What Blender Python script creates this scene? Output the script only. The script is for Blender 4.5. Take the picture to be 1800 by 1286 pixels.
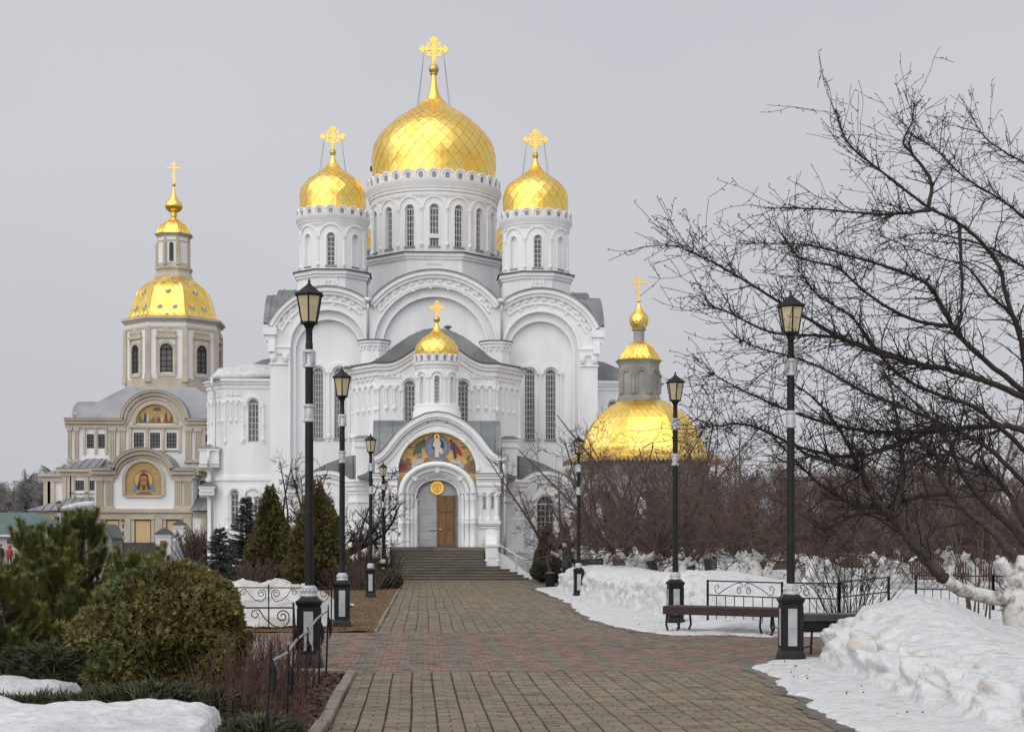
import bpy, bmesh, math, random
from math import pi, sin, cos, tan, radians, sqrt, atan2, hypot
from mathutils import Vector, Matrix, Quaternion, noise

scene = bpy.context.scene
for o in list(bpy.data.objects):
    bpy.data.objects.remove(o)

# ------------------------------------------------------------------ camera
F = 2700.0                      # focal length in photograph pixels (photo is 1800 wide)
HOR = 961.0                     # row of the horizon
YAW = math.atan((900 - 743) / F)
CAMZ = 1.6
cam_data = bpy.data.cameras.new('camera')
cam_data.sensor_width = 36.0
cam_data.lens = 36.0 * F / 1800.0
cam_data.shift_y = (HOR - 643.0) / 1800.0
cam_data.clip_start = 0.1
cam_data.clip_end = 4000
cam = bpy.data.objects.new('camera', cam_data)
cam.location = (0, 0, CAMZ)
cam.rotation_euler = (radians(90), 0, -YAW)
scene.collection.objects.link(cam)
scene.camera = cam

# ------------------------------------------------------------------ sky and sun (overcast)
SUN_EL, SUN_AZ = radians(44), radians(215)      # high behind the camera, a little to the left
world = bpy.data.worlds.new('World')
scene.world = world
world.use_nodes = True
wn, wl = world.node_tree.nodes, world.node_tree.links
for n in list(wn):
    wn.remove(n)
w_out = wn.new('ShaderNodeOutputWorld')
w_bg = wn.new('ShaderNodeBackground')
w_sky = wn.new('ShaderNodeTexSky')
w_sky.sky_type = 'NISHITA'
w_sky.sun_disc = False
w_sky.sun_elevation = SUN_EL
w_sky.sun_rotation = SUN_AZ
w_sky.dust_density = 6.0
w_sky.air_density = 1.0
w_scale = wn.new('ShaderNodeVectorMath'); w_scale.operation = 'SCALE'; w_scale.inputs['Scale'].default_value = 0.045
w_cloud = wn.new('ShaderNodeTexNoise')
w_cloud.inputs['Scale'].default_value = 1.7
w_cloud.inputs['Detail'].default_value = 4.0
w_cloud.inputs['Roughness'].default_value = 0.45
w_tc = wn.new('ShaderNodeTexCoord')
w_map = wn.new('ShaderNodeMapping'); w_map.inputs['Scale'].default_value = (1.0, 1.0, 2.2)
w_ramp = wn.new('ShaderNodeValToRGB')
w_ramp.color_ramp.elements[0].position = 0.28; w_ramp.color_ramp.elements[0].color = (0.352, 0.360, 0.392, 1)
w_ramp.color_ramp.elements[1].position = 0.72; w_ramp.color_ramp.elements[1].color = (0.420, 0.426, 0.448, 1)
w_mix = wn.new('ShaderNodeMix'); w_mix.data_type = 'RGBA'; w_mix.inputs['Factor'].default_value = 0.92
wl.new(w_sky.outputs['Color'], w_scale.inputs[0])
wl.new(w_tc.outputs['Generated'], w_map.inputs['Vector'])
wl.new(w_map.outputs['Vector'], w_cloud.inputs['Vector'])
wl.new(w_cloud.outputs['Fac'], w_ramp.inputs['Fac'])
wl.new(w_scale.outputs['Vector'], w_mix.inputs['A'])
wl.new(w_ramp.outputs['Color'], w_mix.inputs['B'])
wl.new(w_mix.outputs['Result'], w_bg.inputs['Color'])
w_bg.inputs['Strength'].default_value = 1.0
wl.new(w_bg.outputs['Background'], w_out.inputs['Surface'])

sun_data = bpy.data.lights.new('sun', 'SUN')
sun_data.energy = 1.5
sun_data.angle = radians(100)
sun_data.color = (1.0, 0.97, 0.93)
sun = bpy.data.objects.new('sun', sun_data)
sun.rotation_euler = (pi / 2 - SUN_EL, 0, pi - SUN_AZ)
scene.collection.objects.link(sun)

vs = scene.view_settings
vs.view_transform = 'Standard'
vs.look = 'None'
vs.gamma = 1.0
vs.exposure = 0.62
vs.use_curve_mapping = False

# ------------------------------------------------------------------ helpers
col = scene.collection
TH = tan(YAW)

def XU(u, Y):                    # world X of photograph column u at distance Y
    k = (u - 900.0) / F
    return Y * (TH + k) / (1 - k * TH)
def ZV(v, Y, X=0.0):             # world Z of photograph row v at distance Y
    d = Y * cos(YAW) + X * sin(YAW)
    return CAMZ + (HOR - v) * d / F
def PT(u, v, Y):
    x = XU(u, Y)
    return Vector((x, Y, ZV(v, Y, x)))
def GY(v, z=0.0):                # distance of a ground point seen at row v
    return (CAMZ - z) * F / (v - HOR)

def tag(o, label=None, cat=None, group=None, kind=None):
    if label: o['label'] = label
    if cat: o['category'] = cat
    if group: o['group'] = group
    if kind: o['kind'] = kind
    return o

def empty(name, loc=(0, 0, 0), label=None, cat=None, group=None, rz=0.0):
    o = bpy.data.objects.new(name, None)
    o.empty_display_size = 0.2
    o.location = loc
    o.rotation_euler = (0, 0, rz)
    col.objects.link(o)
    return tag(o, label, cat, group)

def link_mesh(name, me, parent=None, loc=None, rot=None, scale=None):
    o = bpy.data.objects.new(name, me)
    col.objects.link(o)
    if parent is not None:
        o.parent = parent
    if loc is not None: o.location = loc
    if rot is not None: o.rotation_euler = rot
    if scale is not None: o.scale = scale
    return o

def copy_tree(o, parent=None, label=None, group=None):
    c = o.copy(); col.objects.link(c)
    if parent is not None: c.parent = parent
    for ch in list(o.children):
        copy_tree(ch, c)
    if label: c['label'] = label
    if group: c['group'] = group
    return c

class MB:
    """collects geometry; build() links it as one mesh object.  org: subtracted from every vertex."""
    def __init__(s, org=(0, 0, 0)):
        s.v = []; s.f = []; s.mi = []; s.org = Vector(org); s.cur = 0
    def add(s, verts, faces):
        b = len(s.v)
        s.v.extend([tuple(p) for p in verts])
        for f in faces:
            s.f.append(tuple(i + b for i in f)); s.mi.append(s.cur)
        return s
    def box(s, x0, x1, y0, y1, z0, z1):
        return s.add([(x0,y0,z0),(x1,y0,z0),(x1,y1,z0),(x0,y1,z0),(x0,y0,z1),(x1,y0,z1),(x1,y1,z1),(x0,y1,z1)],
              [(0,3,2,1),(4,5,6,7),(0,1,5,4),(1,2,6,5),(2,3,7,6),(3,0,4,7)])
    def frust(s, c, w0, d0, w1, d1, z0, z1, rz=0.0):
        pts = []
        for (w, d, z) in ((w0, d0, z0), (w1, d1, z1)):
            for sx, sy in ((-1,-1),(1,-1),(1,1),(-1,1)):
                x, y = sx*w/2, sy*d/2
                pts.append((c[0]+x*cos(rz)-y*sin(rz), c[1]+x*sin(rz)+y*cos(rz), z))
        return s.add(pts, [(0,3,2,1),(4,5,6,7),(0,1,5,4),(1,2,6,5),(2,3,7,6),(3,0,4,7)])
    def xbox(s, m, sx, sy, sz):          # box of the given size under a 4x4 matrix
        pts = [m @ Vector((a*sx/2, b*sy/2, c*sz/2)) for c in (-1,1) for a, b in ((-1,-1),(1,-1),(1,1),(-1,1))]
        return s.add(pts, [(0,3,2,1),(4,5,6,7),(0,1,5,4),(1,2,6,5),(2,3,7,6),(3,0,4,7)])
    def prism(s, pts2, mp, d0, d1, cap0=True):
        """polygon in (u,z), extruded between offsets d0 and d1 of the wall map mp"""
        n = len(pts2)
        vs_ = [mp(u, z, d0) for u, z in pts2] + [mp(u, z, d1) for u, z in pts2]
        fs = [tuple(range(n, 2*n))]
        if cap0: fs.append(tuple(range(n-1, -1, -1)))
        fs += [(i, (i+1) % n, n+(i+1) % n, n+i) for i in range(n)]
        return s.add(vs_, fs)
    def prism_z(s, pts2, z0, z1):
        n = len(pts2)
        vs_ = [(x, y, z0) for x, y in pts2] + [(x, y, z1) for x, y in pts2]
        fs = [tuple(range(n, 2*n)), tuple(range(n-1, -1, -1))]
        fs += [(i, (i+1) % n, n+(i+1) % n, n+i) for i in range(n)]
        return s.add(vs_, fs)
    def lathe(s, prof, n, c=(0, 0, 0), a0=0.0, a1=2*pi, ph=0.0, cap=True):
        """prof: list of (r, z)"""
        full = abs(a1 - a0 - 2*pi) < 1e-6
        m = n if full else n + 1
        vs_ = []
        for r, z in prof:
            for i in range(m):
                a = ph + a0 + (a1 - a0) * i / n
                vs_.append((c[0] + r*cos(a), c[1] + r*sin(a), c[2] + z))
        fs = []
        for j in range(len(prof) - 1):
            for i in range(n):
                i2 = (i + 1) % m if full else i + 1
                fs.append((j*m+i, j*m+i2, (j+1)*m+i2, (j+1)*m+i))
        if cap and full:
            fs.append(tuple(range(m-1, -1, -1)))
            fs.append(tuple((len(prof)-1)*m + i for i in range(m)))
        return s.add(vs_, fs)
    def tube(s, pts, rad, n=6, cap=True):
        pts = [Vector(p) for p in pts]
        k = len(pts)
        if not hasattr(rad, '__len__'): rad = [rad] * k
        t0 = (pts[1] - pts[0]).normalized()
        ref = Vector((0, 0, 1)) if abs(t0.z) < 0.9 else Vector((1, 0, 0))
        nrm = t0.cross(ref).normalized()
        vs_ = []
        for i, p in enumerate(pts):
            if i == 0: t = t0
            elif i == k-1: t = (pts[i] - pts[i-1]).normalized()
            else: t = (pts[i+1] - pts[i-1]).normalized()
            nrm = (nrm - t * nrm.dot(t))
            if nrm.length < 1e-6: nrm = t.orthogonal()
            nrm.normalize()
            b = t.cross(nrm)
            for j in range(n):
                a = 2*pi*j/n
                vs_.append(p + (nrm*cos(a) + b*sin(a)) * rad[i])
        fs = []
        for i in range(k-1):
            for j in range(n):
                j2 = (j+1) % n
                fs.append((i*n+j, i*n+j2, (i+1)*n+j2, (i+1)*n+j))
        if cap:
            fs.append(tuple(range(n-1, -1, -1)))
            fs.append(tuple((k-1)*n + j for j in range(n)))
        return s.add(vs_, fs)
    def sphere(s, c, r, n=10, m=7, sz=1.0):
        prof = [(max(1e-4, r*sin(pi*j/m)), -r*sz*cos(pi*j/m)) for j in range(m+1)]
        return s.lathe(prof, n, c)
    def mold(s, mp, path, w0, w1, d0, d1, closed=False):
        """moulding with a rectangular section along path [(u,z,nu,nz)]: w0..w1 along the normal, d0..d1 proud"""
        vs_ = []
        for (u, z, nu, nz) in path:
            for (w, d) in ((w0, d0), (w0, d1), (w1, d1), (w1, d0)):
                vs_.append(mp(u + nu*w, z + nz*w, d))
        k = len(path)
        fs = []
        for i in range(k - 1 + (1 if closed else 0)):
            a, b = i*4, ((i+1) % k)*4
            for j in range(4):
                j2 = (j+1) % 4
                fs.append((a+j, b+j, b+j2, a+j2))
        if not closed:
            fs.append((3,2,1,0)); e = (k-1)*4; fs.append((e, e+1, e+2, e+3))
        return s.add(vs_, fs)
    def mesh(s, name, mats, smooth=False, flip=True):
        me = bpy.data.meshes.new(name)
        o = s.org
        me.from_pydata([(p[0]-o.x, p[1]-o.y, p[2]-o.z) for p in s.v], [], s.f)
        if not isinstance(mats, (list, tuple)): mats = [mats]
        for m in mats: me.materials.append(m)
        if len(mats) > 1: me.polygons.foreach_set('material_index', s.mi)
        if smooth: me.polygons.foreach_set('use_smooth', [True]*len(me.polygons))
        me.update()
        if flip:
            bm = bmesh.new(); bm.from_mesh(me)
            bmesh.ops.recalc_face_normals(bm, faces=bm.faces)
            bm.to_mesh(me); bm.free()
        return me
    def build(s, name, mats, parent=None, smooth=False, flip=True, autosmooth=None):
        me = s.mesh(name, mats, smooth, flip)
        o = link_mesh(name, me, parent, loc=s.org if parent is None else None)
        if autosmooth is not None:
            me.polygons.foreach_set('use_smooth', [True]*len(me.polygons))
            me.set_sharp_from_angle(angle=radians(autosmooth))
        return o

def arcpath(cu, cz, r, a0, a1, n, legs=None):
    """path points with outward normals; angles from +u axis, counter-clockwise"""
    p = []
    if legs is not None: p.append((cu + r*cos(a0), legs, cos(a0), 0.0))
    for i in range(n+1):
        a = a0 + (a1-a0)*i/n
        p.append((cu + r*cos(a), cz + r*sin(a), cos(a), sin(a)))
    if legs is not None: p.append((cu + r*cos(a1), legs, cos(a1), 0.0))
    return p

def plane_map(ox, oy, ang=0.0):
    """wall facing -Y when ang = 0; u runs along the wall, d is proud of it"""
    ca, sa = cos(ang), sin(ang)
    def mp(u, z, d=0.0):
        return (ox + u*ca + d*sa, oy + u*sa - d*ca, z)
    return mp
def cyl_map(cx, cy, R, ph=0.0):
    def mp(u, z, d=0.0):
        a = ph + u / R
        return (cx + (R+d)*sin(a), cy - (R+d)*cos(a), z)
    return mp

def wall_open(mb, mp, u0, u1, z0, top, opens, depth, du=None, d=0.0):
    """wall with arched or square openings; opens: (uc, half, sill, spring, rise) ; rise 0 = square"""
    topf = top if callable(top) else (lambda u: top)
    bps = {round(u0, 5), round(u1, 5)}
    for (uc, h, zs, zp, rise) in opens:
        n = 10 if rise > 0 else 1
        for i in range(n+1):
            bps.add(round(uc - h*cos(pi*i/n) if rise > 0 else uc - h + 2*h*i, 5))
    if du:
        n = max(1, int(math.ceil((u1-u0)/du)))
        for i in range(n+1): bps.add(round(u0 + (u1-u0)*i/n, 5))
    bps = sorted(b for b in bps if u0-1e-4 <= b <= u1+1e-4)
    def arch(o, u):
        uc, h, zs, zp, rise = o
        if rise <= 0: return zp
        t = max(0.0, 1 - ((u-uc)/h)**2)
        return zp + rise*sqrt(t)
    for a, b in zip(bps[:-1], bps[1:]):
        if b - a < 1e-4: continue
        m = (a+b)/2
        act = sorted([o for o in opens if abs(m-o[0]) < o[1]], key=lambda o: o[2])
        lo = (z0, z0)
        for o in act:
            if o[2] > lo[0] + 1e-4:
                mb.add([mp(a, lo[0], d), mp(b, lo[1], d), mp(b, o[2], d), mp(a, o[2], d)], [(0,1,2,3)])
            za, zb = arch(o, a), arch(o, b)
            mb.add([mp(a, za, d), mp(b, zb, d), mp(b, zb, d-depth), mp(a, za, d-depth)], [(0,1,2,3)])
            mb.add([mp(a, o[2], d), mp(b, o[2], d), mp(b, o[2], d-depth), mp(a, o[2], d-depth)], [(3,2,1,0)])
            lo = (za, zb)
        ta, tb = topf(a), topf(b)
        if ta > lo[0] + 1e-4 or tb > lo[1] + 1e-4:
            mb.add([mp(a, lo[0], d), mp(b, lo[1], d), mp(b, tb, d), mp(a, ta, d)], [(0,1,2,3)])
    for o in opens:
        uc, h, zs, zp, rise = o
        for sg in (-1, 1):
            u = uc + sg*h
            mb.add([mp(u, zs, d), mp(u, zp, d), mp(u, zp, d-depth), mp(u, zs, d-depth)], [(0,1,2,3)])

def arch_poly(uc, h, zs, zp, rise, n=10):
    p = [(uc-h, zs), (uc+h, zs)]
    if rise > 0:
        p += [(uc + h*cos(pi*i/n), zp + rise*sin(pi*i/n)) for i in range(n+1)]
    else:
        p += [(uc+h, zp), (uc-h, zp)]
    return p

def octagon(cx, cy, apo, ph=0.0, n=8):
    R = apo / cos(pi/n)
    return [(cx + R*cos(ph + pi/n + 2*pi*i/n), cy + R*sin(ph + pi/n + 2*pi*i/n)) for i in range(n)]

# ------------------------------------------------------------------ materials
MAT = {}
def material(name, c0, c1=None, rough=0.6, metal=0.0, scale=3.0, detail=5.0, bump=0.0, bscale=None, spec=0.5,
             c2=None, s2=0.6, stretch=None, trans=0.0, coords='pos', lo=0.35, hi=0.65, rvar=0.0):
    m = bpy.data.materials.new(name); m.use_nodes = True
    nt = m.node_tree; N, L = nt.nodes, nt.links
    b = N['Principled BSDF']
    b.inputs['Roughness'].default_value = rough
    b.inputs['Metallic'].default_value = metal
    b.inputs['Specular IOR Level'].default_value = spec
    if coords == 'pos':
        g = N.new('ShaderNodeNewGeometry'); vec = g.outputs['Position']
    else:
        g = N.new('ShaderNodeTexCoord'); vec = g.outputs['Object']
    if stretch:
        mp = N.new('ShaderNodeMapping'); mp.inputs['Scale'].default_value = stretch
        L.new(vec, mp.inputs['Vector']); vec = mp.outputs['Vector']
    if c1 is None:
        b.inputs['Base Color'].default_value = (*c0, 1)
    else:
        t = N.new('ShaderNodeTexNoise'); t.inputs['Scale'].default_value = scale; t.inputs['Detail'].default_value = detail
        t.inputs['Roughness'].default_value = 0.6
        L.new(vec, t.inputs['Vector'])
        r = N.new('ShaderNodeValToRGB')
        r.color_ramp.elements[0].position = lo; r.color_ramp.elements[0].color = (*c0, 1)
        r.color_ramp.elements[1].position = hi; r.color_ramp.elements[1].color = (*c1, 1)
        L.new(t.outputs['Fac'], r.inputs['Fac'])
        out = r.outputs['Color']
        if c2 is not None:
            t2 = N.new('ShaderNodeTexNoise'); t2.inputs['Scale'].default_value = s2; t2.inputs['Detail'].default_value = 6
            L.new(vec, t2.inputs['Vector'])
            r2 = N.new('ShaderNodeValToRGB')
            r2.color_ramp.elements[0].position = 0.5; r2.color_ramp.elements[0].color = (0, 0, 0, 1)
            r2.color_ramp.elements[1].position = 0.68; r2.color_ramp.elements[1].color = (1, 1, 1, 1)
            L.new(t2.outputs['Fac'], r2.inputs['Fac'])
            mx = N.new('ShaderNodeMix'); mx.data_type = 'RGBA'
            L.new(r2.outputs['Color'], mx.inputs['Factor'])
            L.new(out, mx.inputs['A']); mx.inputs['B'].default_value = (*c2, 1)
            out = mx.outputs['Result']
        L.new(out, b.inputs['Base Color'])
        if rvar:
            mr = N.new('ShaderNodeMapRange'); mr.inputs['To Min'].default_value = max(0.02, rough-rvar); mr.inputs['To Max'].default_value = rough+rvar
            L.new(t.outputs['Fac'], mr.inputs['Value']); L.new(mr.outputs['Result'], b.inputs['Roughness'])
    if bump:
        tb = N.new('ShaderNodeTexNoise'); tb.inputs['Scale'].default_value = bscale or scale*4; tb.inputs['Detail'].default_value = 6
        L.new(vec, tb.inputs['Vector'])
        bp = N.new('ShaderNodeBump'); bp.inputs['Strength'].default_value = bump; bp.inputs['Distance'].default_value = 0.05
        L.new(tb.outputs['Fac'], bp.inputs['Height']); L.new(bp.outputs['Normal'], b.inputs['Normal'])
    MAT[name] = m
    return m

material('stucco', (0.735, 0.745, 0.765), (0.815, 0.825, 0.845), 0.85, scale=0.8, detail=9, c2=(0.71, 0.715, 0.73), s2=0.5, bump=0.12, bscale=14, stretch=(1.6, 1.6, 0.30), lo=0.28, hi=0.6)
material('stucco_trim', (0.755, 0.765, 0.785), (0.825, 0.835, 0.855), 0.8, scale=1.6, detail=9, stretch=(1.5, 1.5, 0.5))
material('gold', (1.0, 0.66, 0.13), (1.0, 0.77, 0.24), 0.34, 1.0, scale=0.8, rvar=0.08)
material('gold_trim', (0.90, 0.53, 0.10), (0.98, 0.62, 0.15), 0.34, 1.0, scale=3)
material('gold_seam', (0.62, 0.36, 0.06), None, 0.4, 1.0)
material('old_gold', (0.55, 0.40, 0.14), (0.7, 0.5, 0.2), 0.4, 1.0, scale=6)
material('roof_metal', (0.13, 0.145, 0.155), (0.21, 0.225, 0.235), 0.45, 0.3, scale=0.7, c2=(0.27, 0.28, 0.285), s2=0.35)
material('roof_pale', (0.22, 0.225, 0.245), (0.30, 0.305, 0.325), 0.45, 0.25, scale=0.5)
material('roof_edge', (0.05, 0.05, 0.055), None, 0.5, 0.2)
material('glass', (0.030, 0.033, 0.040), (0.075, 0.080, 0.090), 0.12, scale=0.9, spec=0.6)
material('glass_dark', (0.010, 0.011, 0.015), (0.03, 0.032, 0.038), 0.15, scale=1.2, spec=0.5)
material('frame_white', (0.62, 0.63, 0.65), None, 0.6)
material('frame_black', (0.02, 0.018, 0.02), None, 0.5)
material('sill_metal', (0.22, 0.22, 0.23), (0.32, 0.32, 0.33), 0.5, 0.3, scale=2)
material('beige', (0.46, 0.405, 0.325), (0.55, 0.49, 0.40), 0.85, scale=0.7, c2=(0.42, 0.365, 0.295), s2=0.25)
material('beige_wall', (0.74, 0.735, 0.75), (0.80, 0.795, 0.81), 0.85, scale=0.5)
material('tan_door', (0.58, 0.40, 0.20), (0.66, 0.47, 0.25), 0.7, scale=3)
material('grey_stone', (0.25, 0.24, 0.225), (0.34, 0.33, 0.31), 0.85, scale=1.2, c2=(0.24, 0.235, 0.225), s2=0.4)
material('dark_granite', (0.035, 0.034, 0.036), (0.07, 0.068, 0.07), 0.45, scale=8)
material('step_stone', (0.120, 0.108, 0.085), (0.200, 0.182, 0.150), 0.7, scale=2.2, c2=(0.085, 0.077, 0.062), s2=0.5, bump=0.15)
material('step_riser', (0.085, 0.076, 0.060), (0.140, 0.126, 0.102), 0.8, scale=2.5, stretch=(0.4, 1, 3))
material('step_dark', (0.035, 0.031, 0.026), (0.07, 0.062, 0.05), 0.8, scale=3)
material('metal_door', (0.34, 0.345, 0.365), (0.42, 0.425, 0.445), 0.5, 0.2, scale=2)
material('wood_door', (0.145, 0.068, 0.022), (0.245, 0.122, 0.042), 0.5, scale=2, stretch=(6, 6, 0.8))
material('mosaic_gold', (0.46, 0.27, 0.07), (0.66, 0.42, 0.14), 0.5, 0.15, scale=14, stretch=(0.6, 1, 3.0))
material('mosaic_dull', (0.33, 0.21, 0.075), (0.50, 0.34, 0.13), 0.55, 0.1, scale=8)
material('wet_brick', (0.040, 0.030, 0.020), (0.090, 0.066, 0.042), 0.35, scale=6, detail=8, c2=(0.16, 0.11, 0.06), s2=3.0)
def plain(n, c, r=0.7, sc=9): return material(n, tuple(x*0.82 for x in c), tuple(min(1, x*1.15) for x in c), r, scale=sc)
plain('mos_blue', (0.17, 0.20, 0.27)); plain('mos_grey', (0.23, 0.25, 0.29)); plain('mos_navy', (0.035, 0.055, 0.12))
plain('mos_white', (0.62, 0.56, 0.47)); plain('mos_green', (0.10, 0.115, 0.085)); plain('mos_red', (0.24, 0.045, 0.03))
plain('mos_rock', (0.20, 0.16, 0.12)); plain('mos_pale', (0.46, 0.42, 0.36)); plain('mos_skin', (0.36, 0.19, 0.09)); plain('mos_hair', (0.10, 0.045, 0.02))
plain('mos_teal', (0.16, 0.24, 0.27)); plain('mos_brown', (0.23, 0.11, 0.06))
material('iron', (0.006, 0.006, 0.007), (0.014, 0.0135, 0.014), 0.5, 0.0, scale=9, spec=0.3)
material('silver', (0.42, 0.43, 0.45), (0.55, 0.56, 0.58), 0.45, 0.35, scale=7)
material('silver_panel', (0.36, 0.37, 0.39), (0.46, 0.47, 0.49), 0.5, 0.2, scale=5)
material('lamp_glass', (0.46, 0.39, 0.24), (0.56, 0.48, 0.31), 0.35, scale=5)
material('bench_wood', (0.020, 0.008, 0.008), (0.040, 0.017, 0.015), 0.45, scale=4, stretch=(1, 1, 8), coords='obj')
material('snow', (0.47, 0.485, 0.505), (0.68, 0.69, 0.705), 0.75, scale=3.4, detail=12, c2=(0.48, 0.455, 0.415), s2=3.4, bump=1.0, bscale=13, spec=0.3, lo=0.28, hi=0.62)
material('snow_clean', (0.48, 0.49, 0.51), (0.64, 0.65, 0.66), 0.7, scale=2.6, detail=12, bump=0.8, bscale=11, spec=0.3)
material('cloth_white', (0.46, 0.455, 0.44), (0.56, 0.555, 0.54), 0.85, scale=1.6, c2=(0.32, 0.30, 0.27), s2=0.8, bump=0.2, bscale=6)
material('dry_grass', (0.080, 0.048, 0.020), (0.180, 0.110, 0.050), 0.95, scale=5, detail=9, bump=0.6, bscale=30)
material('soil', (0.030, 0.021, 0.014), (0.085, 0.062, 0.042), 0.95, scale=6, detail=9, bump=0.7, bscale=25)
material('bedding', (0.040, 0.033, 0.023), (0.100, 0.080, 0.054), 0.95, scale=14, c2=(0.24, 0.18, 0.10), s2=1.1)
material('paver', (0.160, 0.128, 0.090), (0.215, 0.175, 0.126), 0.8, scale=2.6, detail=7, c2=(0.225, 0.184, 0.125), s2=0.33, bump=0.25, bscale=60)
material('paver_dark', (0.130, 0.108, 0.080), (0.185, 0.156, 0.118), 0.8, scale=3.1, detail=7, bump=0.25, bscale=60)
material('paver_red', (0.185, 0.112, 0.091), (0.240, 0.150, 0.124), 0.8, scale=2.6, detail=7, c2=(0.16, 0.135, 0.105), s2=0.8, bump=0.25, bscale=60)
material('paver_grey', (0.145, 0.124, 0.095), (0.200, 0.173, 0.136), 0.8, scale=2.6, detail=7, c2=(0.13, 0.10, 0.082), s2=0.8, bump=0.25, bscale=60)
material('kerb', (0.17, 0.15, 0.12), (0.25, 0.225, 0.185), 0.85, scale=5, bump=0.3)
material('bark', (0.022, 0.016, 0.014), (0.052, 0.039, 0.033), 0.9, scale=12, bump=0.4, bscale=40)
material('bark_light', (0.085, 0.060, 0.045), (0.150, 0.110, 0.085), 0.9, scale=9, bump=0.5, bscale=30)
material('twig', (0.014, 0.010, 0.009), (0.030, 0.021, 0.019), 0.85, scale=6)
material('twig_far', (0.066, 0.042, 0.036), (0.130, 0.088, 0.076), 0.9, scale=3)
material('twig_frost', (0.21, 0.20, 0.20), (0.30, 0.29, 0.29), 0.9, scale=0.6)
material('twig_red', (0.050, 0.024, 0.018), (0.115, 0.060, 0.044), 0.8, scale=9)
material('whitewash', (0.70, 0.695, 0.68), (0.80, 0.795, 0.78), 0.85, scale=7, c2=(0.20, 0.17, 0.14), s2=5, bump=0.6, bscale=20)
material('thuja', (0.050, 0.052, 0.013), (0.215, 0.170, 0.045), 0.75, scale=11, detail=6, c2=(0.075, 0.112, 0.032), s2=1.7)
material('thuja_tall', (0.055, 0.052, 0.013), (0.120, 0.098, 0.026), 0.75, scale=2.4, detail=4, c2=(0.085, 0.058, 0.018), s2=0.9)
material('pine', (0.085, 0.104, 0.022), (0.280, 0.275, 0.070), 0.6, scale=7, detail=5, c2=(0.060, 0.088, 0.030), s2=2.2)
material('spruce', (0.075, 0.092, 0.082), (0.150, 0.172, 0.155), 0.75, scale=2.5)
material('juniper', (0.038, 0.050, 0.024), (0.085, 0.092, 0.044), 0.75, scale=4)
material('leaf_dead', (0.055, 0.028, 0.015), (0.11, 0.06, 0.03), 0.85, scale=9)
material('green_roof', (0.068, 0.115, 0.107), (0.090, 0.145, 0.135), 0.5, scale=0.7)
material('pale_wall', (0.58, 0.57, 0.56), (0.66, 0.65, 0.64), 0.85, scale=0.6)
material('green_wall', (0.03, 0.13, 0.075), (0.04, 0.16, 0.09), 0.7, scale=2)
material('blue_wall', (0.42, 0.56, 0.60), (0.50, 0.63, 0.67), 0.8, scale=0.4)
material('brown_wall', (0.10, 0.055, 0.045), (0.14, 0.08, 0.065), 0.8, scale=0.8)
material('drain', (0.56, 0.57, 0.60), (0.66, 0.67, 0.70), 0.45, 0.3, scale=4)
material('jacket', (0.012, 0.013, 0.017), (0.026, 0.027, 0.033), 0.7, scale=8)
material('red_coat', (0.42, 0.03, 0.035), (0.52, 0.045, 0.05), 0.7, scale=8)
material('skin', (0.50, 0.29, 0.21), None, 0.6)
material('asphalt', (0.055, 0.052, 0.048), (0.09, 0.085, 0.078), 0.85, scale=3)
# ================================================================== ground, paving, snow
def fbm(x, y, z=0.0, o=4, g=0.5, l=2.0):
    a, s, f = 1.0, 0.0, 1.0
    for _ in range(o):
        s += a*noise.noise((x*f, y*f, z + f*1.7)); a *= g; f *= l
    return s
def sst(t):
    t = max(0.0, min(1.0, t)); return t*t*(3-2*t)
def interp(pts, t):
    if t <= pts[0][0]: return pts[0][1]
    for (a, b), (c, d) in zip(pts[:-1], pts[1:]):
        if t <= c: return b + (d-b)*(t-a)/(c-a)
    return pts[-1][1]
def grid_mesh(name, nx, ny, fn, mat, smooth=True, parent=None):
    mb = MB()
    for j in range(ny):
        for i in range(nx): mb.v.append(tuple(fn(i/(nx-1), j/(ny-1))))
    for j in range(ny-1):
        for i in range(nx-1): mb.f.append((j*nx+i, j*nx+i+1, (j+1)*nx+i+1, (j+1)*nx+i)); mb.mi.append(0)
    return mb.build(name, mat, parent, smooth=smooth, flip=False)

# one sheet to the horizon
gm = bpy.data.materials.new('ground_mix'); gm.use_nodes = True
nt = gm.node_tree; N, L = nt.nodes, nt.links; b = N['Principled BSDF']; b.inputs['Roughness'].default_value = 0.95
g = N.new('ShaderNodeNewGeometry')
t1 = N.new('ShaderNodeTexNoise'); t1.inputs['Scale'].default_value = 0.07; t1.inputs['Detail'].default_value = 7; L.new(g.outputs['Position'], t1.inputs['Vector'])
t2 = N.new('ShaderNodeTexNoise'); t2.inputs['Scale'].default_value = 5.0; t2.inputs['Detail'].default_value = 8; L.new(g.outputs['Position'], t2.inputs['Vector'])
r1 = N.new('ShaderNodeValToRGB'); r1.color_ramp.elements[0].position = 0.60; r1.color_ramp.elements[1].position = 0.63; L.new(t1.outputs['Fac'], r1.inputs['Fac'])
r2 = N.new('ShaderNodeValToRGB'); r2.color_ramp.elements[0].color = (0.055, 0.038, 0.022, 1); r2.color_ramp.elements[1].color = (0.15, 0.105, 0.06, 1)
r2.color_ramp.elements[0].position = 0.35; r2.color_ramp.elements[1].position = 0.65; L.new(t2.outputs['Fac'], r2.inputs['Fac'])
mx = N.new('ShaderNodeMix'); mx.data_type = 'RGBA'; L.new(r1.outputs['Color'], mx.inputs['Factor']); L.new(r2.outputs['Color'], mx.inputs['A']); mx.inputs['B'].default_value = (0.80, 0.81, 0.83, 1)
L.new(mx.outputs['Result'], b.inputs['Base Color'])
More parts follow.
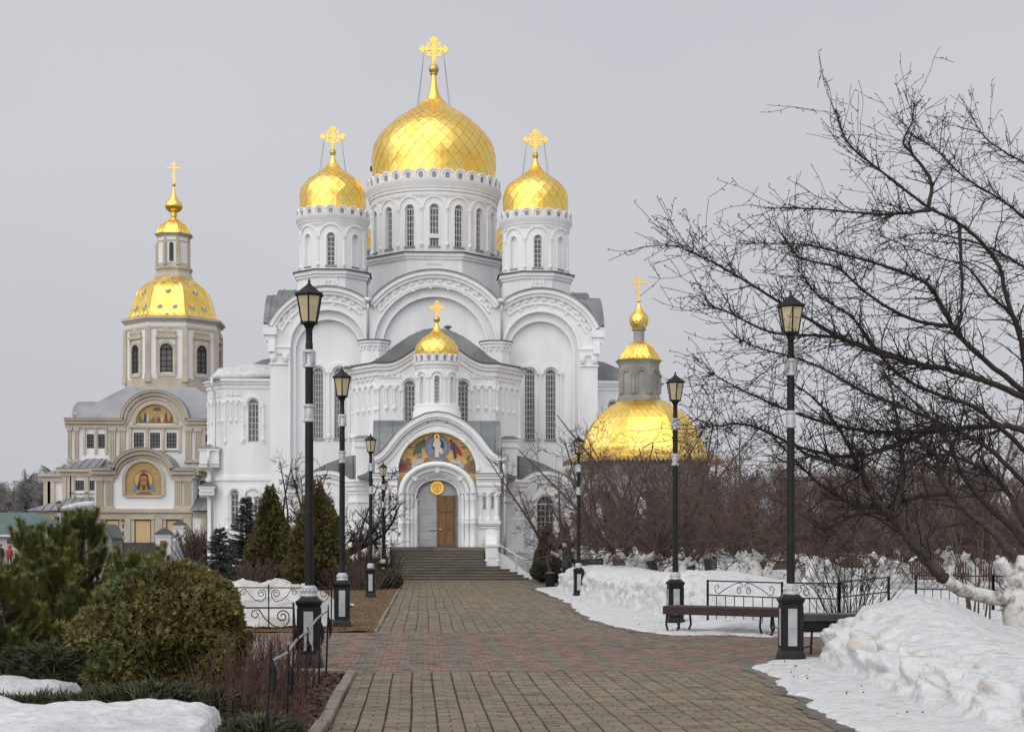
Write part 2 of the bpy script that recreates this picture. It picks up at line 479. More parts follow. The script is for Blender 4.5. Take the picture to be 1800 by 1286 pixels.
bp_ = N.new('ShaderNodeBump'); bp_.inputs['Strength'].default_value = 0.5; bp_.inputs['Distance'].default_value = 0.05; L.new(t2.outputs['Fac'], bp_.inputs['Height']); L.new(bp_.outputs['Normal'], b.inputs['Normal'])
mb = MB(); mb.add([(-900, -60, -0.05), (900, -60, -0.05), (900, 1800, -0.05), (-900, 1800, -0.05)], [(0,1,2,3)])
tag(mb.build('ground', gm), kind='structure')
mb = MB(); mb.add([(-60, 92, -0.035), (-12, 92, -0.035), (-12, 147, -0.035), (-60, 147, -0.035)], [(0,1,2,3)])
tag(mb.build('plaza', MAT['asphalt']), kind='structure')

# --- brick path (pieces near the camera are single bricks)
PX0, PX1 = -0.84, 6.6
YX0, YX1 = 19.7, 28.9             # the crossing path
mb = MB(); mb.add([(PX0, 4, -0.030), (PX1, 4, -0.030), (PX1, 74.2, -0.030), (PX0, 74.2, -0.030)], [(0,1,2,3)])
path = tag(mb.build('path', MAT['bedding']), kind='structure')
mb = MB(); mb.add([(-16, YX0, -0.026), (24, YX0, -0.026), (24, YX1, -0.026), (-16, YX1, -0.026)], [(0,1,2,3)])
cross_path = tag(mb.build('crossing_path', MAT['bedding']), kind='structure')
rb = random.Random(11)
def brick(mb, x0, x1, y0, y1, gx=0.0035, gy=0.0022, mi=0, big=0.0):
    z = rb.gauss(0, 0.0022); t = rb.gauss(0, 0.0018); s = rb.gauss(0, 0.0018)
    x0 += gx + rb.uniform(0, 0.002); x1 -= gx + rb.uniform(0, 0.002); y0 += gy; y1 -= gy + rb.uniform(0, 0.002)
    c = 0.004
    mb.cur = mi
    mb.add([(x0, y0, -0.04), (x1, y0, -0.04), (x1, y1, -0.04), (x0, y1, -0.04),
            (x0+c, y0+c, z-t-s), (x1-c, y0+c, z+t-s), (x1-c, y1-c, z+t+s), (x0+c, y1-c, z-t+s)],
           [(4,5,6,7),(0,1,5,4),(1,2,6,5),(2,3,7,6),(3,0,4,7)])
bm_all = MB(); near = []
W_ = 0.241; PER = 0.40
def lay_main(y0, y1, fine=True):
    ncol = int((PX1-PX0)/W_)
    for i in range(ncol):
        xa = PX0 + i*W_
        ph_ = rb.uniform(0, PER); y = y0 - (ph_ if i % 1 == 0 else 0)
        wob = 0.0
        while y < y1:
            mi = 0 if rb.random() < 0.72 else 1
            for (ya, yb, halves) in ((y, y+0.13, False), (y+0.13, y+0.26, False), (y+0.26, y+0.4, True)):
                a, b_ = max(ya, y0), min(yb, y1)
                if b_ - a < 0.03: continue
                wv = 0.012*sin(0.55*a + i*0.15) + 0.010*noise.noise((xa*1.3, a*0.7, 0))
                parts = [(xa+wv+0.003, xa+W_+wv-0.003)] if not halves else [(xa+wv+0.003, xa+W_/2+wv-0.001), (xa+W_/2+wv+0.001, xa+W_+wv-0.003)]
                for (p, q_) in parts:
                    m = 0 if rb.random() < 0.7 else 1
                    yield (p, q_, a, b_, m)
            y += PER
for (p, q_, a, b_, m) in lay_main(9.5, YX0):
    d_ = p - PX0
    inview = 11.0 < a < 13.2 and -0.9 < p < 2.6
    if inview and len(near) < 300: near.append((p, q_, a, b_, m))
    else: brick(bm_all, p, q_, a, b_, mi=m)
for (p, q_, a, b_, m) in lay_main(YX1, 74.0):
    if a < 60 or p < 4.9: brick(bm_all, p-0.0025, q_+0.0025, a, b_, gx=0.003, mi=m)
o = bm_all.build('paving', [MAT['paver'], MAT['paver_dark']], path, flip=False); o['kind'] = 'stuff'
for (p, q_, a, b_, m) in near:
    mb = MB(); brick(mb, p, q_, a, b_); mb.build('brick', [MAT['paver'], MAT['paver_dark']][m], path, flip=False)
mb = MB(); mb.add([(-6, 68.5, -0.012), (PX0, 68.5, -0.012), (PX0, 74.2, -0.012), (-6, 74.2, -0.012)], [(0,1,2,3)]); mb.add([(PX1, 66.5, -0.012), (12, 66.5, -0.012), (12, 76, -0.012), (PX1, 76, -0.012)], [(0,1,2,3)])
mb.build('side_paving', MAT['paver'], path, flip=False)
# crossing: rows of bricks across the view, red and grey bands along the path direction
xm = MB(); PB = 0.66
y = YX0
while y < YX1 - 0.05:
    off = 0.0825*(int(round(y/0.105)) % 2); x = -9.24 - off
    while x < 16.0:
        red = ((x+0.0825) / PB) % 1.0 < 0.5
        brick(xm, x, x+0.165, y, y+0.105, gx=0.002, gy=0.0022, mi=0 if red else (1 if rb.random() < 0.75 else 2))
        x += 0.165
    y += 0.105
o = xm.build('paving', [MAT['paver_red'], MAT['paver_grey'], MAT['paver_dark']], cross_path, flip=False); o['kind'] = 'stuff'

# kerbs on the left of the path
def kerb_run(name, pts, parent, h=0.05, w=0.12, seg=0.9):
    for (a, b_) in zip(pts[:-1], pts[1:]):
        a, b_ = Vector(a), Vector(b_); n_ = max(1, int((b_-a).length/seg)); d_ = (b_-a)/n_
        for i in range(n_):
            c = a + d_*(i+0.5); ang_ = atan2(d_.y, d_.x) + rb.gauss(0, 0.008)
            m_ = Matrix.Translation((c.x + rb.gauss(0, 0.008), c.y, h/2-0.05 + rb.gauss(0, 0.006))) @ Matrix.Rotation(ang_, 4, 'Z')
            mb = MB(); mb.xbox(m_, d_.length-0.012, w, h+0.1); o = mb.build('kerb_stone', MAT['kerb'], parent)
            bv = o.modifiers.new('bevel', 'BEVEL'); bv.width = 0.012; bv.segments = 1
bed = MB(); bed.add([(-3.2, 9, 0.0), (-0.96, 9, 0.0), (-0.96, YX0-0.08, 0.0), (-3.2, YX0-0.08, 0.0)], [(0,1,2,3)])
flower_bed = tag(bed.build('flower_bed', MAT['soil']), kind='structure')
kerb_run('kerb', [(-0.90, 9.0, 0), (-0.90, YX0-0.1, 0)], flower_bed)
kerb_run('kerb', [(-1.0, YX0-0.04, 0), (-3.4, YX0-0.04, 0)], flower_bed)
gs = grid_mesh('grass_strip', 40, 120, lambda a, b_: (-6.5+5.6*a, YX1+0.015+(66-YX1)*b_, 0.0+0.03*fbm(a*9, b_*40)+0.02), MAT['dry_grass'])
tag(gs, kind='structure')
kerb_run('kerb', [(-0.89, YX1+0.1, 0), (-0.89, 62.0, 0)], gs, h=0.03, w=0.07)
# loose clods and dead leaves in the flower bed
mb = MB(); rl = random.Random(4)
for k in range(2600):
    x = rl.uniform(-2.0, -0.98); y = rl.uniform(10, 19.5); s = rl.uniform(0.012, 0.042)
    q_ = Quaternion((rl.gauss(0, 1), rl.gauss(0, 1), rl.gauss(0, 1), rl.gauss(0, 1))).normalized()
    mb.cur = 0 if rl.random() < 0.6 else 1
    pts = [q_ @ Vector(v) * s + Vector((x, y, 0.01+s*0.4)) for v in ((1, 0, 0), (0, 0.8, 0.2), (-1, 0, 0), (0, -0.8, 0.25), (0, 0, 0.6))]
    mb.add(pts, [(0, 1, 4), (1, 2, 4), (2, 3, 4), (3, 0, 4)])
tag(mb.build('leaf_litter', [MAT['leaf_dead'], MAT['bark_light']], flip=False), 'dead leaves and clods scattered on the flower bed by the kerb', 'leaf litter', kind='stuff')
mb = MB()
for k in range(9000):
    x = rl.uniform(-6.3, -0.95); y = YX1+0.2 + (34*rl.random()**1.6); h = rl.uniform(0.02, 0.07); a = rl.uniform(0, 2*pi); t = rl.uniform(0.02, 0.08)
    mb.add([(x-0.006, y, 0.02), (x+0.006, y, 0.02), (x+t*cos(a), y+t*sin(a), 0.02+h)], [(0, 1, 2)])
tag(mb.build('dry_grass', MAT['dry_grass'], flip=False), 'short dry brown grass left of the path beyond the crossing', 'grass', kind='stuff')

# --- snow, right hand side
XF = [(28, 5.55), (31, 5.62), (33.5, 5.42), (38.2, 5.10), (43, 5.02), (47, 5.06), (49.4, 4.98), (51, 4.62), (53, 4.55)]
def bank_section(secs, rows, name, label, mat, amp=0.085, fs=2.2, seed=0.0, cell=0.0):
    """secs(y) -> list of (x, z); lumps are pushed out along the surface"""
    mb = MB(); n_ = None
    for y in rows:
        sec = secs(y); n_ = len(sec)
        for k, (x, z) in enumerate(sec):
            w = sst(z/0.25)
            p = Vector((x*fs, y*fs*0.8, z*fs*1.3+seed))
            d1 = noise.noise(p); d2 = noise.noise(p*2.3+Vector((7, 1, 3))); d3 = noise.noise(p*5.1)
            cellv = noise.cell(p*0.8) if cell else 0.0
            vz = noise.voronoi(p*1.25)[0][0]
            v2 = noise.voronoi(p*2.6)[0][0]
            face = max(0.0, 1-abs(k-n_*0.16)/(n_*0.20))
            d_ = amp*((0.35+0.55*face)*d1+(0.2+0.3*face)*d2+0.16*d3 + (0.35+2.2*face)*(0.22-vz*vz*1.4) - (0.25+0.5*face)*(v2-0.35))
            mb.v.append((x - d_*w*1.2, y + 0.5*amp*w*d2, max(-0.03, z + d_*w*0.8)))
    for j in range(len(rows)-1):
        for i in range(n_-1): mb.f.append((j*n_+i, (j+1)*n_+i, (j+1)*n_+i+1, j*n_+i+1)); mb.mi.append(0)
    o = mb.build(name, mat, smooth=True, flip=False)
    return tag(o, label, 'snow bank')
def refine(sec, step=0.06):
    out = []
    for (a, b_) in zip(sec[:-1], sec[1:]):
        L_ = hypot(b_[0]-a[0], b_[1]-a[1]); n_ = sec_n.get(len(out), None) or max(1, int(L_/step))
        for k in range(n_): out.append((a[0]+(b_[0]-a[0])*k/n_, a[1]+(b_[1]-a[1])*k/n_))
    out.append(sec[-1]); return out
sec_n = {}
def resample(sec, ks):
    out = []
    for (a, b_), k in zip(zip(sec[:-1], sec[1:]), ks):
        for i in range(k): t = i/k; out.append((a[0]+(b_[0]-a[0])*t, a[1]+(b_[1]-a[1])*t))
    out.append(sec[-1]); return out
def far_sec(y):
    xf = interp(XF, y) + 0.10*fbm(y*0.5, 3.1)
    H = interp([(28, 0.0), (28.6, 0.10), (29.5, 0.28), (31, 0.55), (32.5, 0.86), (35, 1.06), (38, 0.98), (42, 0.86), (47, 0.88), (50.5, 0.98), (51.8, 0.95), (52.3, 0.55), (52.6, -0.05)], y) + 0.06*fbm(y*0.8, 9.0)
    H = max(-0.05, H)
    st_ = interp([(28, 1.0), (31, 0.8), (33, 0.25), (36, 0.14), (53, 0.10)], y)
    s = [(xf-0.25, -0.04), (xf, 0.05*min(1, H*3)), (xf+st_*0.6, H*0.45), (xf+st_, H*0.72), (xf+st_+0.25, H*0.92), (xf+st_+0.8, H), (xf+2.0, H*0.97), (xf+4.0, max(-0.05, H*0.62)), (xf+8, max(-0.05, H*0.5)), (xf+14, max(-0.05, H*0.42)), (xf+40, max(-0.05, H*0.4))]
    return resample(s, [2, 6, 5, 4, 5, 8, 8, 8, 6, 6])
rows = [28.0 + i*0.07 for i in range(int(25/0.07))]
fb = bank_section(far_sec, rows, 'snow_bank', 'long cut snow bank along the path running behind two lamp posts', MAT['snow'])
def near_sec(y):
    xf = interp([(8, 4.75), (13.8, 4.88), (16.4, 4.95), (19, 5.2), (21.2, 5.5), (22.3, 5.9)], y) + 0.10*fbm(y*0.7, 5.5)
    e = sst((22.55-y)/0.7)
    hf = interp([(8, 0.27), (13, 0.33), (17, 0.42), (20, 0.55), (22.6, 0.55)], y)*e
    H = interp([(8, 0.30), (12, 0.36), (15, 0.45), (17, 0.54), (19, 0.70), (20.5, 0.90), (22.6, 0.95)], y)*e
    s = [(xf-0.2, -0.04), (xf, 0.04*e), (xf+0.06, hf*0.4), (xf+0.10, hf*0.75), (xf+0.28, hf), (xf+0.75, hf+(H-hf)*0.6), (xf+1.35, H), (xf+1.8, H*0.92), (xf+2.6, H*0.52), (xf+3.6, H*0.36), (xf+12, H*0.33)]
    s = [(x, max(-0.05, z) if e > 0.02 else -0.05) for x, z in s]
    return resample(s, [2, 6, 8, 8, 14, 18, 16, 12, 12, 12])
rows = [8.0 + i*0.05 for i in range(int(14.7/0.05))]
nb = bank_section(near_sec, rows, 'snow_bank', 'big lumpy dirty snow bank in front of the leaning whitewashed apple tree', MAT['snow'], amp=0.11, fs=2.3, seed=4.0)
# thin trampled snow sheets between the banks and the bricks
def apron(name, edge, foot, y0, y1, n_, label, h=0.05, wob=0.16):
    def f(a, b_):
        y = y0 + (y1-y0)*b_
        xe = interp(edge, y) + wob*fbm(y*1.1, 2.0, o=5) ; xf = max(interp(foot, y) + 0.35, xe+0.02)
        x = xe + (xf-xe)*a
        d_ = min((x-xe), 99); e = min(1.0, d_/0.10)
        eb = sst((y-y0)/0.25)*sst((y1-y)/0.25)
        return (x, y, -0.012 + (h*sqrt(max(0, e)) + 0.022*fbm(x*2.5, y*2.5) + 0.03*max(0, a))*eb)
    o = grid_mesh(name, 34, n_, f, MAT['snow'])
    def wet(a, b_):
        y = y0 + (y1-y0)*b_; xe = interp(edge, y) + wob*fbm(y*1.1, 2.0, o=5)
        return (xe + 0.06 - a*(0.14+0.10*(0.5+noise.noise((y*1.7, 4, 4)))), y, 0.0075)
    tag(grid_mesh('melt_edge', 3, n_, wet, MAT['wet_brick']), kind='structure')
    return tag(o, label, 'snow')
apron('snow_sheet', [(27.4, 4.6), (28.2, 4.3), (29.4, 3.95), (32.2, 3.68), (36, 3.78), (40, 3.95), (43.6, 4.15), (50, 4.25), (58.4, 4.25), (61, 5.6)], [(27, 7.0), (29, 6.0), (31, 5.7), (34, 5.45), (38, 5.1), (48, 5.1), (51, 4.7), (53, 4.6), (61, 5.7)], 27.6, 60.5, 330, 'thin trampled snow sheet at the foot of the long cut bank')
apron('snow_sheet', [(8, 3.70), (13.3, 3.80), (14.4, 3.80), (16.06, 3.95), (18.9, 4.22), (20.4, 4.42), (21.0, 4.8), (21.6, 5.4)], [(8, 4.8), (14, 4.9), (17, 5.0), (21.2, 5.5), (22, 5.9)], 8.0, 21.7, 190, 'thin trampled snow sheet at the foot of the big lumpy bank')
def cs(a, b_):   # snow strip under the bench and the railing, along the crossing
    x = 4.9 + 18*a; y0_ = 27.05 + 1.6*sst((6.2-x)/1.4) - 0.02*(x-5) + 0.13*fbm(x*1.2, 4.0); y = y0_ + 3.4*b_
    return (x, y, -0.012 + 0.06*sqrt(min(1, b_*3.4/0.12))*sst((x-4.9)/0.3) + 0.30*sst(b_*1.1)*sst((x-4.9)/1.5) + 0.05*fbm(x*1.5, y*1.5)*sst(b_*4))
tag(grid_mesh('snow_sheet', 150, 34, cs, MAT['snow']), 'low snow strip under the bench and railing along the crossing', 'snow')
def orch(a, b_):
    x = 6.5 + 46*a; y = 30 + 95*b_
    return (x, y, 0.30 + 0.10*fbm(x*0.2, y*0.2) + 0.06*fbm(x*1.1, y*1.1))
def orch2(a, b_):
    x = 9.5 + 30*a; y = 9 + 13*b_
    return (x, y, 0.28*sst(a*6)*sst((1-b_)*8) + 0.06*fbm(x*0.8, y*0.8))
tag(grid_mesh('orchard_snow', 110, 190, orch, MAT['snow_clean']), kind='structure')
tag(grid_mesh('orchard_snow', 70, 50, orch2, MAT['snow_clean']), kind='structure')
# --- snow, left hand side
def slab(name, outline, h, label, res=0.09, mat='snow_clean', edge=0.10, amp=0.05):
    xs = [p[0] for p in outline]; ys = [p[1] for p in outline]
    x0, x1, y0, y1 = min(xs)-0.2, max(xs)+0.2, min(ys)-0.2, max(ys)+0.2
    nx, ny = int((x1-x0)/res)+2, int((y1-y0)/res)+2
    def dist(x, y):
        ins = False; dm_ = 1e9; n_ = len(outline)
        for i in range(n_):
            ax, ay = outline[i]; bx_, by = outline[(i+1) % n_]
            if (ay > y) != (by > y) and x < (bx_-ax)*(y-ay)/(by-ay)+ax: ins = not ins
            t = max(0, min(1, ((x-ax)*(bx_-ax)+(y-ay)*(by-ay))/max(1e-9, (bx_-ax)**2+(by-ay)**2)))
            dm_ = min(dm_, hypot(x-ax-t*(bx_-ax), y-ay-t*(by-ay)))
        return dm_ if ins else -dm_
    def f(a, b_):
        x = x0+(x1-x0)*a; y = y0+(y1-y0)*b_
        d_ = dist(x, y) + 0.07*fbm(x*1.4, y*1.4, 2.0)
        z = h*sqrt(sst(d_/edge)) if d_ > 0 else -0.08
        return (x, y, z + (amp*fbm(x*1.1, y*1.1, 5.0) + 0.022*fbm(x*4, y*4) + 0.045*sst(noise.noise((x*1.2+4, y*2.3, 1))*5+0.3))*sst(d_/0.2))
    return tag(grid_mesh(name, nx, ny, f, MAT[mat]), label, 'snow')
slab('snow_slab', [(-5.5, 9.3), (-1.75, 9.3), (-1.58, 11.0), (-1.72, 13.3), (-2.1, 13.75), (-2.9, 13.45), (-3.4, 13.6), (-3.7, 14.1), (-4.3, 13.9), (-5.5, 14.4)], 0.23, 'thick clean snow slab with a crumbled edge before the round bush', res=0.045, amp=0.05, edge=0.05)
slab('snow_slab', [(-7.5, 15.1), (-5.0, 15.3), (-3.9, 16.1), (-3.6, 17.0), (-4.4, 17.4), (-6.0, 16.9), (-7.5, 16.8)], 0.14, 'thin snow patch under the pines behind the creeping juniper', res=0.07)
slab('snow_slab', [(-3.3, 15.2), (-2.3, 15.4), (-2.0, 16.6), (-2.2, 17.8), (-3.2, 17.5)], 0.10, 'small snow remnant beside the red stemmed shrub', res=0.07)
slab('snow_slab', [(-19, 76), (-14, 74.5), (-11, 75.5), (-11.5, 78), (-15, 79), (-19, 79)], 0.25, 'low snow heap on the ground beside the spruces', res=0.25, edge=0.6)
slab('snow_slab', [(-24, 100), (-19, 98), (-15, 99), (-18, 103), (-24, 104)], 0.5, 'far snow heap by the church plaza', res=0.5, edge=1.0)
# white cover sheet heaped over the bed between the railings
def sheet(a, b_):
    x = -6.2 + 4.3*a; y = 30.2 + 12.5*b_
    e = sst(a/0.22)*sst((1-a)/0.16)*(0.12*sst(b_/0.04)+0.88*sst(b_/0.5))*sst((1-b_)/0.30)
    m = 0.66 + 0.22*sst(a*2.0)*sst((1-a)*2.2) - 0.12*a
    rg = abs(noise.noise((x*0.9, y*0.5, 0.3)))*0.40 + abs(noise.noise((x*2.0+1, y*0.8, 1.3)))*0.24 + 0.07*abs(noise.noise((x*5, y*2.2, 4)))
    hem = 0.13*math.exp(-((b_-0.035)/0.018)**2)*(0.6+0.6*noise.noise((x*1.5, 3, 3)))
    return (x + 0.15*noise.noise((y*0.8, 2, 1)), y + 0.35*noise.noise((x*1.3, 1, 7)), 0.03 + hem*sst(a/0.1)*sst((1-a)/0.1) + e*(m - rg) + (1-e)*0.05*abs(noise.noise((x*3, y*3, 2))))
tag(grid_mesh('cover_sheet', 130, 210, sheet, MAT['cloth_white']), 'crumpled white cover sheet heaped over the bed behind the scroll railing', 'cover sheet')

# dark bits of litter lying on the snow
mb = MB(); rl = random.Random(14)
for k in range(44):
    near_ = k < 30
    y = rl.uniform(13.2, 20.5) if near_ else rl.uniform(29, 48); x = (interp([(13, 3.95), (20.5, 4.6)], y) + rl.random()**1.5*1.0) if near_ else (4.2+rl.random()*0.7)
    s_ = rl.uniform(0.005, 0.016)*(1 if near_ else 1.5); q_ = Quaternion((rl.gauss(0, 1), rl.gauss(0, 1), rl.gauss(0, 1), rl.gauss(0, 1))).normalized()
    pts = [q_ @ Vector(v)*s_ + Vector((x, y, 0.075)) for v in ((1.6, 0, 0), (0, 0.7, 0), (-1.4, 0, 0), (0, -0.7, 0), (0, 0, 0.7), (0, 0, -0.7))]
    mb.add(pts, [(0,1,4),(1,2,4),(2,3,4),(3,0,4),(1,0,5),(2,1,5),(3,2,5),(0,3,5)])
tag(mb.build('litter', MAT['leaf_dead'], flip=False), 'dark bits of bark and leaves scattered on the trampled snow', 'litter', kind='stuff')
# ================================================================== shared church parts
def make_window(mpw, uc, half, zs, zp, rise, d, parent, cols=3, rows=6, bar=0.05, glass='glass', frame='frame_white', fan=True, transom=None):
    """pane at offset d behind the wall face, with a lattice frame as its child"""
    mb = MB(); mb.prism(arch_poly(uc, half+0.02, zs, zp, rise+0.02 if rise else 0, 10), mpw, d-0.05, d)
    w = mb.build('window', MAT[glass], parent)
    fr = MB(); f0, f1 = d+0.004, d+0.06
    def bar_(u0, u1, z0, z1):
        fr.prism([(u0, z0), (u1, z0), (u1, z1), (u0, z1)], mpw, f0, f1)
    ztop = zp
    for i in range(1, cols):
        u = uc - half + 2*half*i/cols
        bar_(u-bar/2, u+bar/2, zs, ztop)
    for j in range(1, rows):
        z = zs + (ztop-zs)*j/rows
        bar_(uc-half, uc+half, z-bar/2, z+bar/2)
    bar_(uc-half, uc-half+bar*1.2, zs, ztop); bar_(uc+half-bar*1.2, uc+half, zs, ztop)
    bar_(uc-half, uc+half, zs, zs+bar*1.4)
    if rise > 0:
        bar_(uc-half, uc+half, zp-bar*0.4, zp+bar*1.9)
        fr.mold(mpw, [(uc+half*cos(a), zp+rise*sin(a), cos(a), sin(a)) for a in [pi*i/10 for i in range(11)]], -bar*1.2, 0.0, f0, f1)
        if fan:
            for a in (pi*0.25, pi*0.5, pi*0.75):
                x, z = cos(a), sin(a); px, pz = -z*bar*0.35, x*bar*0.35
                r0, r1 = 0.12, 0.98
                fr.prism([(uc+half*r0*x+px, zp+rise*r0*z+pz), (uc+half*r1*x+px, zp+rise*r1*z+pz),
                          (uc+half*r1*x-px, zp+rise*r1*z-pz), (uc+half*r0*x-px, zp+rise*r0*z-pz)], mpw, f0, f1)
    fr.build('window_frame', MAT[frame], w)
    return w

def colonnette(mb, mp, u, z0, z1, r, d=0.0, ring=None, corbel=True, n=8, cap=True):
    c = mp(u, 0.0, d)
    pr = []
    if corbel:
        pr += [(0.02, z0), (r*0.9, z0+r*0.7), (r*0.7, z0+r*1.4), (r*1.75, z0+r*2.6), (r*1.75, z0+r*4.4), (r*1.2, z0+r*5.0)]
        zb = z0 + r*5.0
    else:
        pr += [(r*1.8, z0), (r*1.8, z0+r*1.6), (r*1.25, z0+r*2.4)]
        zb = z0 + r*2.4
    pr += [(r, zb+r*0.4)]
    if ring:
        for zr in ring:
            pr += [(r, zr-r*1.3), (r*1.5, zr-r*1.0), (r*1.5, zr-r*0.2), (r*1.15, zr), (r*1.5, zr+r*0.2), (r*1.5, zr+r*1.0), (r, zr+r*1.3)]
    if cap:
        pr += [(r, z1-r*3.6), (r*1.4, z1-r*3.2), (r*1.1, z1-r*2.6), (r*1.7, z1-r*1.4), (r*1.9, z1-r*1.2), (r*1.9, z1)]
    else:
        pr += [(r, z1)]
    mb.lathe(pr, n, (c[0], c[1], 0.0), cap=True)

def tiled_dome(name, prof, cx, cy, N, parent, mat='gold', cut=0.25, lim=300, lift=0.03, seed=1, neck_r=0.35, label=None, aspect=1.12):
    """onion dome of overlapping diamond sheets over a solid core; returns (dome object, tiles built singly)"""
    rnd = random.Random(seed)
    # arc-length table of the profile (refined)
    P = []
    for (a, b) in zip(prof[:-1], prof[1:]):
        for k in range(6):
            t = k/6; P.append((a[0]+(b[0]-a[0])*t, a[1]+(b[1]-a[1])*t))
    P.append(prof[-1])
    for _ in range(3):   # soften the corners
        P = [P[0]] + [((P[i-1][0]+2*P[i][0]+P[i+1][0])/4, (P[i-1][1]+2*P[i][1]+P[i+1][1])/4) for i in range(1, len(P)-1)] + [P[-1]]
    core = MB(); core.lathe([(r-0.02 if r > 0.2 else r-0.004, z) for r, z in P], 64 if N > 24 else 40, (cx, cy, 0))
    dome = core.build(name, MAT['gold_seam'], parent, smooth=True)
    imax = max(range(len(P)), key=lambda i: P[i][0])
    nk = MB(); nk.lathe([(r, z) for i, (r, z) in enumerate(P) if i > imax and r < neck_r*1.25], 40, (cx, cy, 0)); nk.build('dome_neck', MAT[mat], dome, smooth=True)
    lower = MB(); lower.lathe([(r+0.005, z) for i, (r, z) in enumerate(P) if i < imax*0.6], 64, (cx, cy, 0)); lower.build('dome_skirt', MAT['gold_trim'], dome, smooth=True)
    if label: dome['label'] = label
    S = [0.0]
    for a, b in zip(P[:-1], P[1:]): S.append(S[-1] + hypot(b[0]-a[0], b[1]-a[1]))
    def at(s):
        s = max(0, min(S[-1], s))
        for i in range(len(S)-1):
            if S[i+1] >= s:
                t = (s-S[i])/max(1e-9, S[i+1]-S[i])
                return P[i][0]+(P[i+1][0]-P[i][0])*t, P[i][1]+(P[i+1][1]-P[i][1])*t
        return P[-1]
    rows = [0.0]
    while len(rows) < 90:
        r, z = at(rows[-1])
        if r < neck_r and rows[-1] > S[-1]*0.3: break
        rows.append(rows[-1] + max(0.05, pi*r/N*aspect))
        if rows[-1] >= S[-1]: break
    single = []; rest = MB()
    camp = Vector((0, 0, CAMZ))
    for j in range(-1, len(rows)-2):
        for i in range(N):
            off = 0.5*(j % 2)
            def node(jj, ii):
                jj2 = min(max(jj, 0), len(rows)-1)
                r, z = at(rows[jj2]); a = 2*pi*(ii)/N
                return Vector((cx + r*sin(a), cy - r*cos(a), z))
            b, rr, t, ll = node(j, i+off), node(j+1, i+off+0.5), node(j+2, i+off), node(j+1, i+off-0.5)
            c = (b+rr+t+ll)/4
            nm = (rr-ll).cross(t-b)
            if nm.length < 1e-6: continue
            nm.normalize()
            if (c - Vector((cx, cy, c.z))).dot(nm) < 0 and nm.z < 0.9: nm = -nm
            k = 0.968
            tl = [rnd.uniform(0.4, 1.25)*lift for _ in range(4)]
            q = [c + (p-c)*k for p in (b, rr, t, ll)]
            topv = [p + nm*(tl[m] + (0.012 if m == 0 else 0)) for m, p in enumerate(q)]
            botv = [p - nm*0.03 for p in q]
            # pillowed centre catches the light like beaten sheet
            ctr = c + nm*(lift*rnd.uniform(0.9, 1.7))
            verts = topv + botv + [ctr]
            faces = [(0,1,8),(1,2,8),(2,3,8),(3,0,8),(0,4,5,1),(1,5,6,2),(2,6,7,3),(3,7,4,0)]
            facing = nm.dot((camp-c).normalized())
            if facing > cut:
                single.append((facing*(rr-ll).length*(t-b).length, verts, faces))
            else:
                rest.add(verts, faces)
    single.sort(key=lambda s: -s[0])
    for k, (ar, verts, faces) in enumerate(single):
        if k < lim:
            mb = MB(); mb.add(verts, faces)
            mb.build('tile', MAT[mat], dome, flip=True)
        else:
            rest.add(verts, faces)
    if rest.v:
        o = rest.build('tiles', MAT[mat], dome, flip=True); o['kind'] = 'stuff'
    return dome

def ornate_cross(parent, x, y, z0, w, h, mat='gold_trim', ring=True):
    mb = MB(); mp = plane_map(x, y)
    t = w*0.055; D = (-0.05, 0.05)
    zc = z0 + h*0.56
    def bar(u0, u1, z0_, z1_, dd=D): mb.prism([(u0, z0_), (u1, z0_), (u1, z1_), (u0, z1_)], mp, *dd)
    bar(-t, t, z0, z0+h*0.93)
    bar(-w*0.42, -t, zc-t*0.9, zc+t*0.9); bar(t, w*0.42, zc-t*0.9, zc+t*0.9)
    def disc(u, z, r, dd=(-0.06, 0.06), n=12): mb.prism([(u+r*cos(2*pi*i/n), z+r*sin(2*pi*i/n)) for i in range(n)], mp, *dd)
    r = w*0.075
    for (du, dz, eu, ez) in ((-1, 0, -w*0.42, zc), (1, 0, w*0.42, zc), (0, 1, 0, z0+h*0.90)):
        disc(eu + du*r*0.7, ez + dz*r*0.7, r, (-0.065, 0.065))
        disc(eu - dz*r*1.05, ez - abs(du)*r*1.05, r*0.85); disc(eu + dz*r*1.05, ez + abs(du)*r*1.05, r*0.85)
    if ring:
        R = w*0.27
        mb.mold(mp, arcpath(0, zc, R, 0, 2*pi, 28), -t*0.55, t*0.55, -0.035, 0.035)
        for a in (pi/4, 3*pi/4, 5*pi/4, 7*pi/4):
            disc(R*1.18*cos(a), zc+R*1.18*sin(a), r*0.55, (-0.055, 0.055))
            pr = [(0.12*w*cos(a+b), zc+0.12*w*sin(a+b)) for b in (-0.3, 0.3)] + [(R*0.95*cos(a), zc+R*0.95*sin(a))]
            mb.prism(pr, mp, -0.025, 0.025)
    mb.lathe([(w*0.09, z0-w*0.02), (w*0.05, z0+w*0.06), (t, z0+w*0.16)], 10, (x, y, 0))
    return mb.build('cross', MAT[mat], parent)

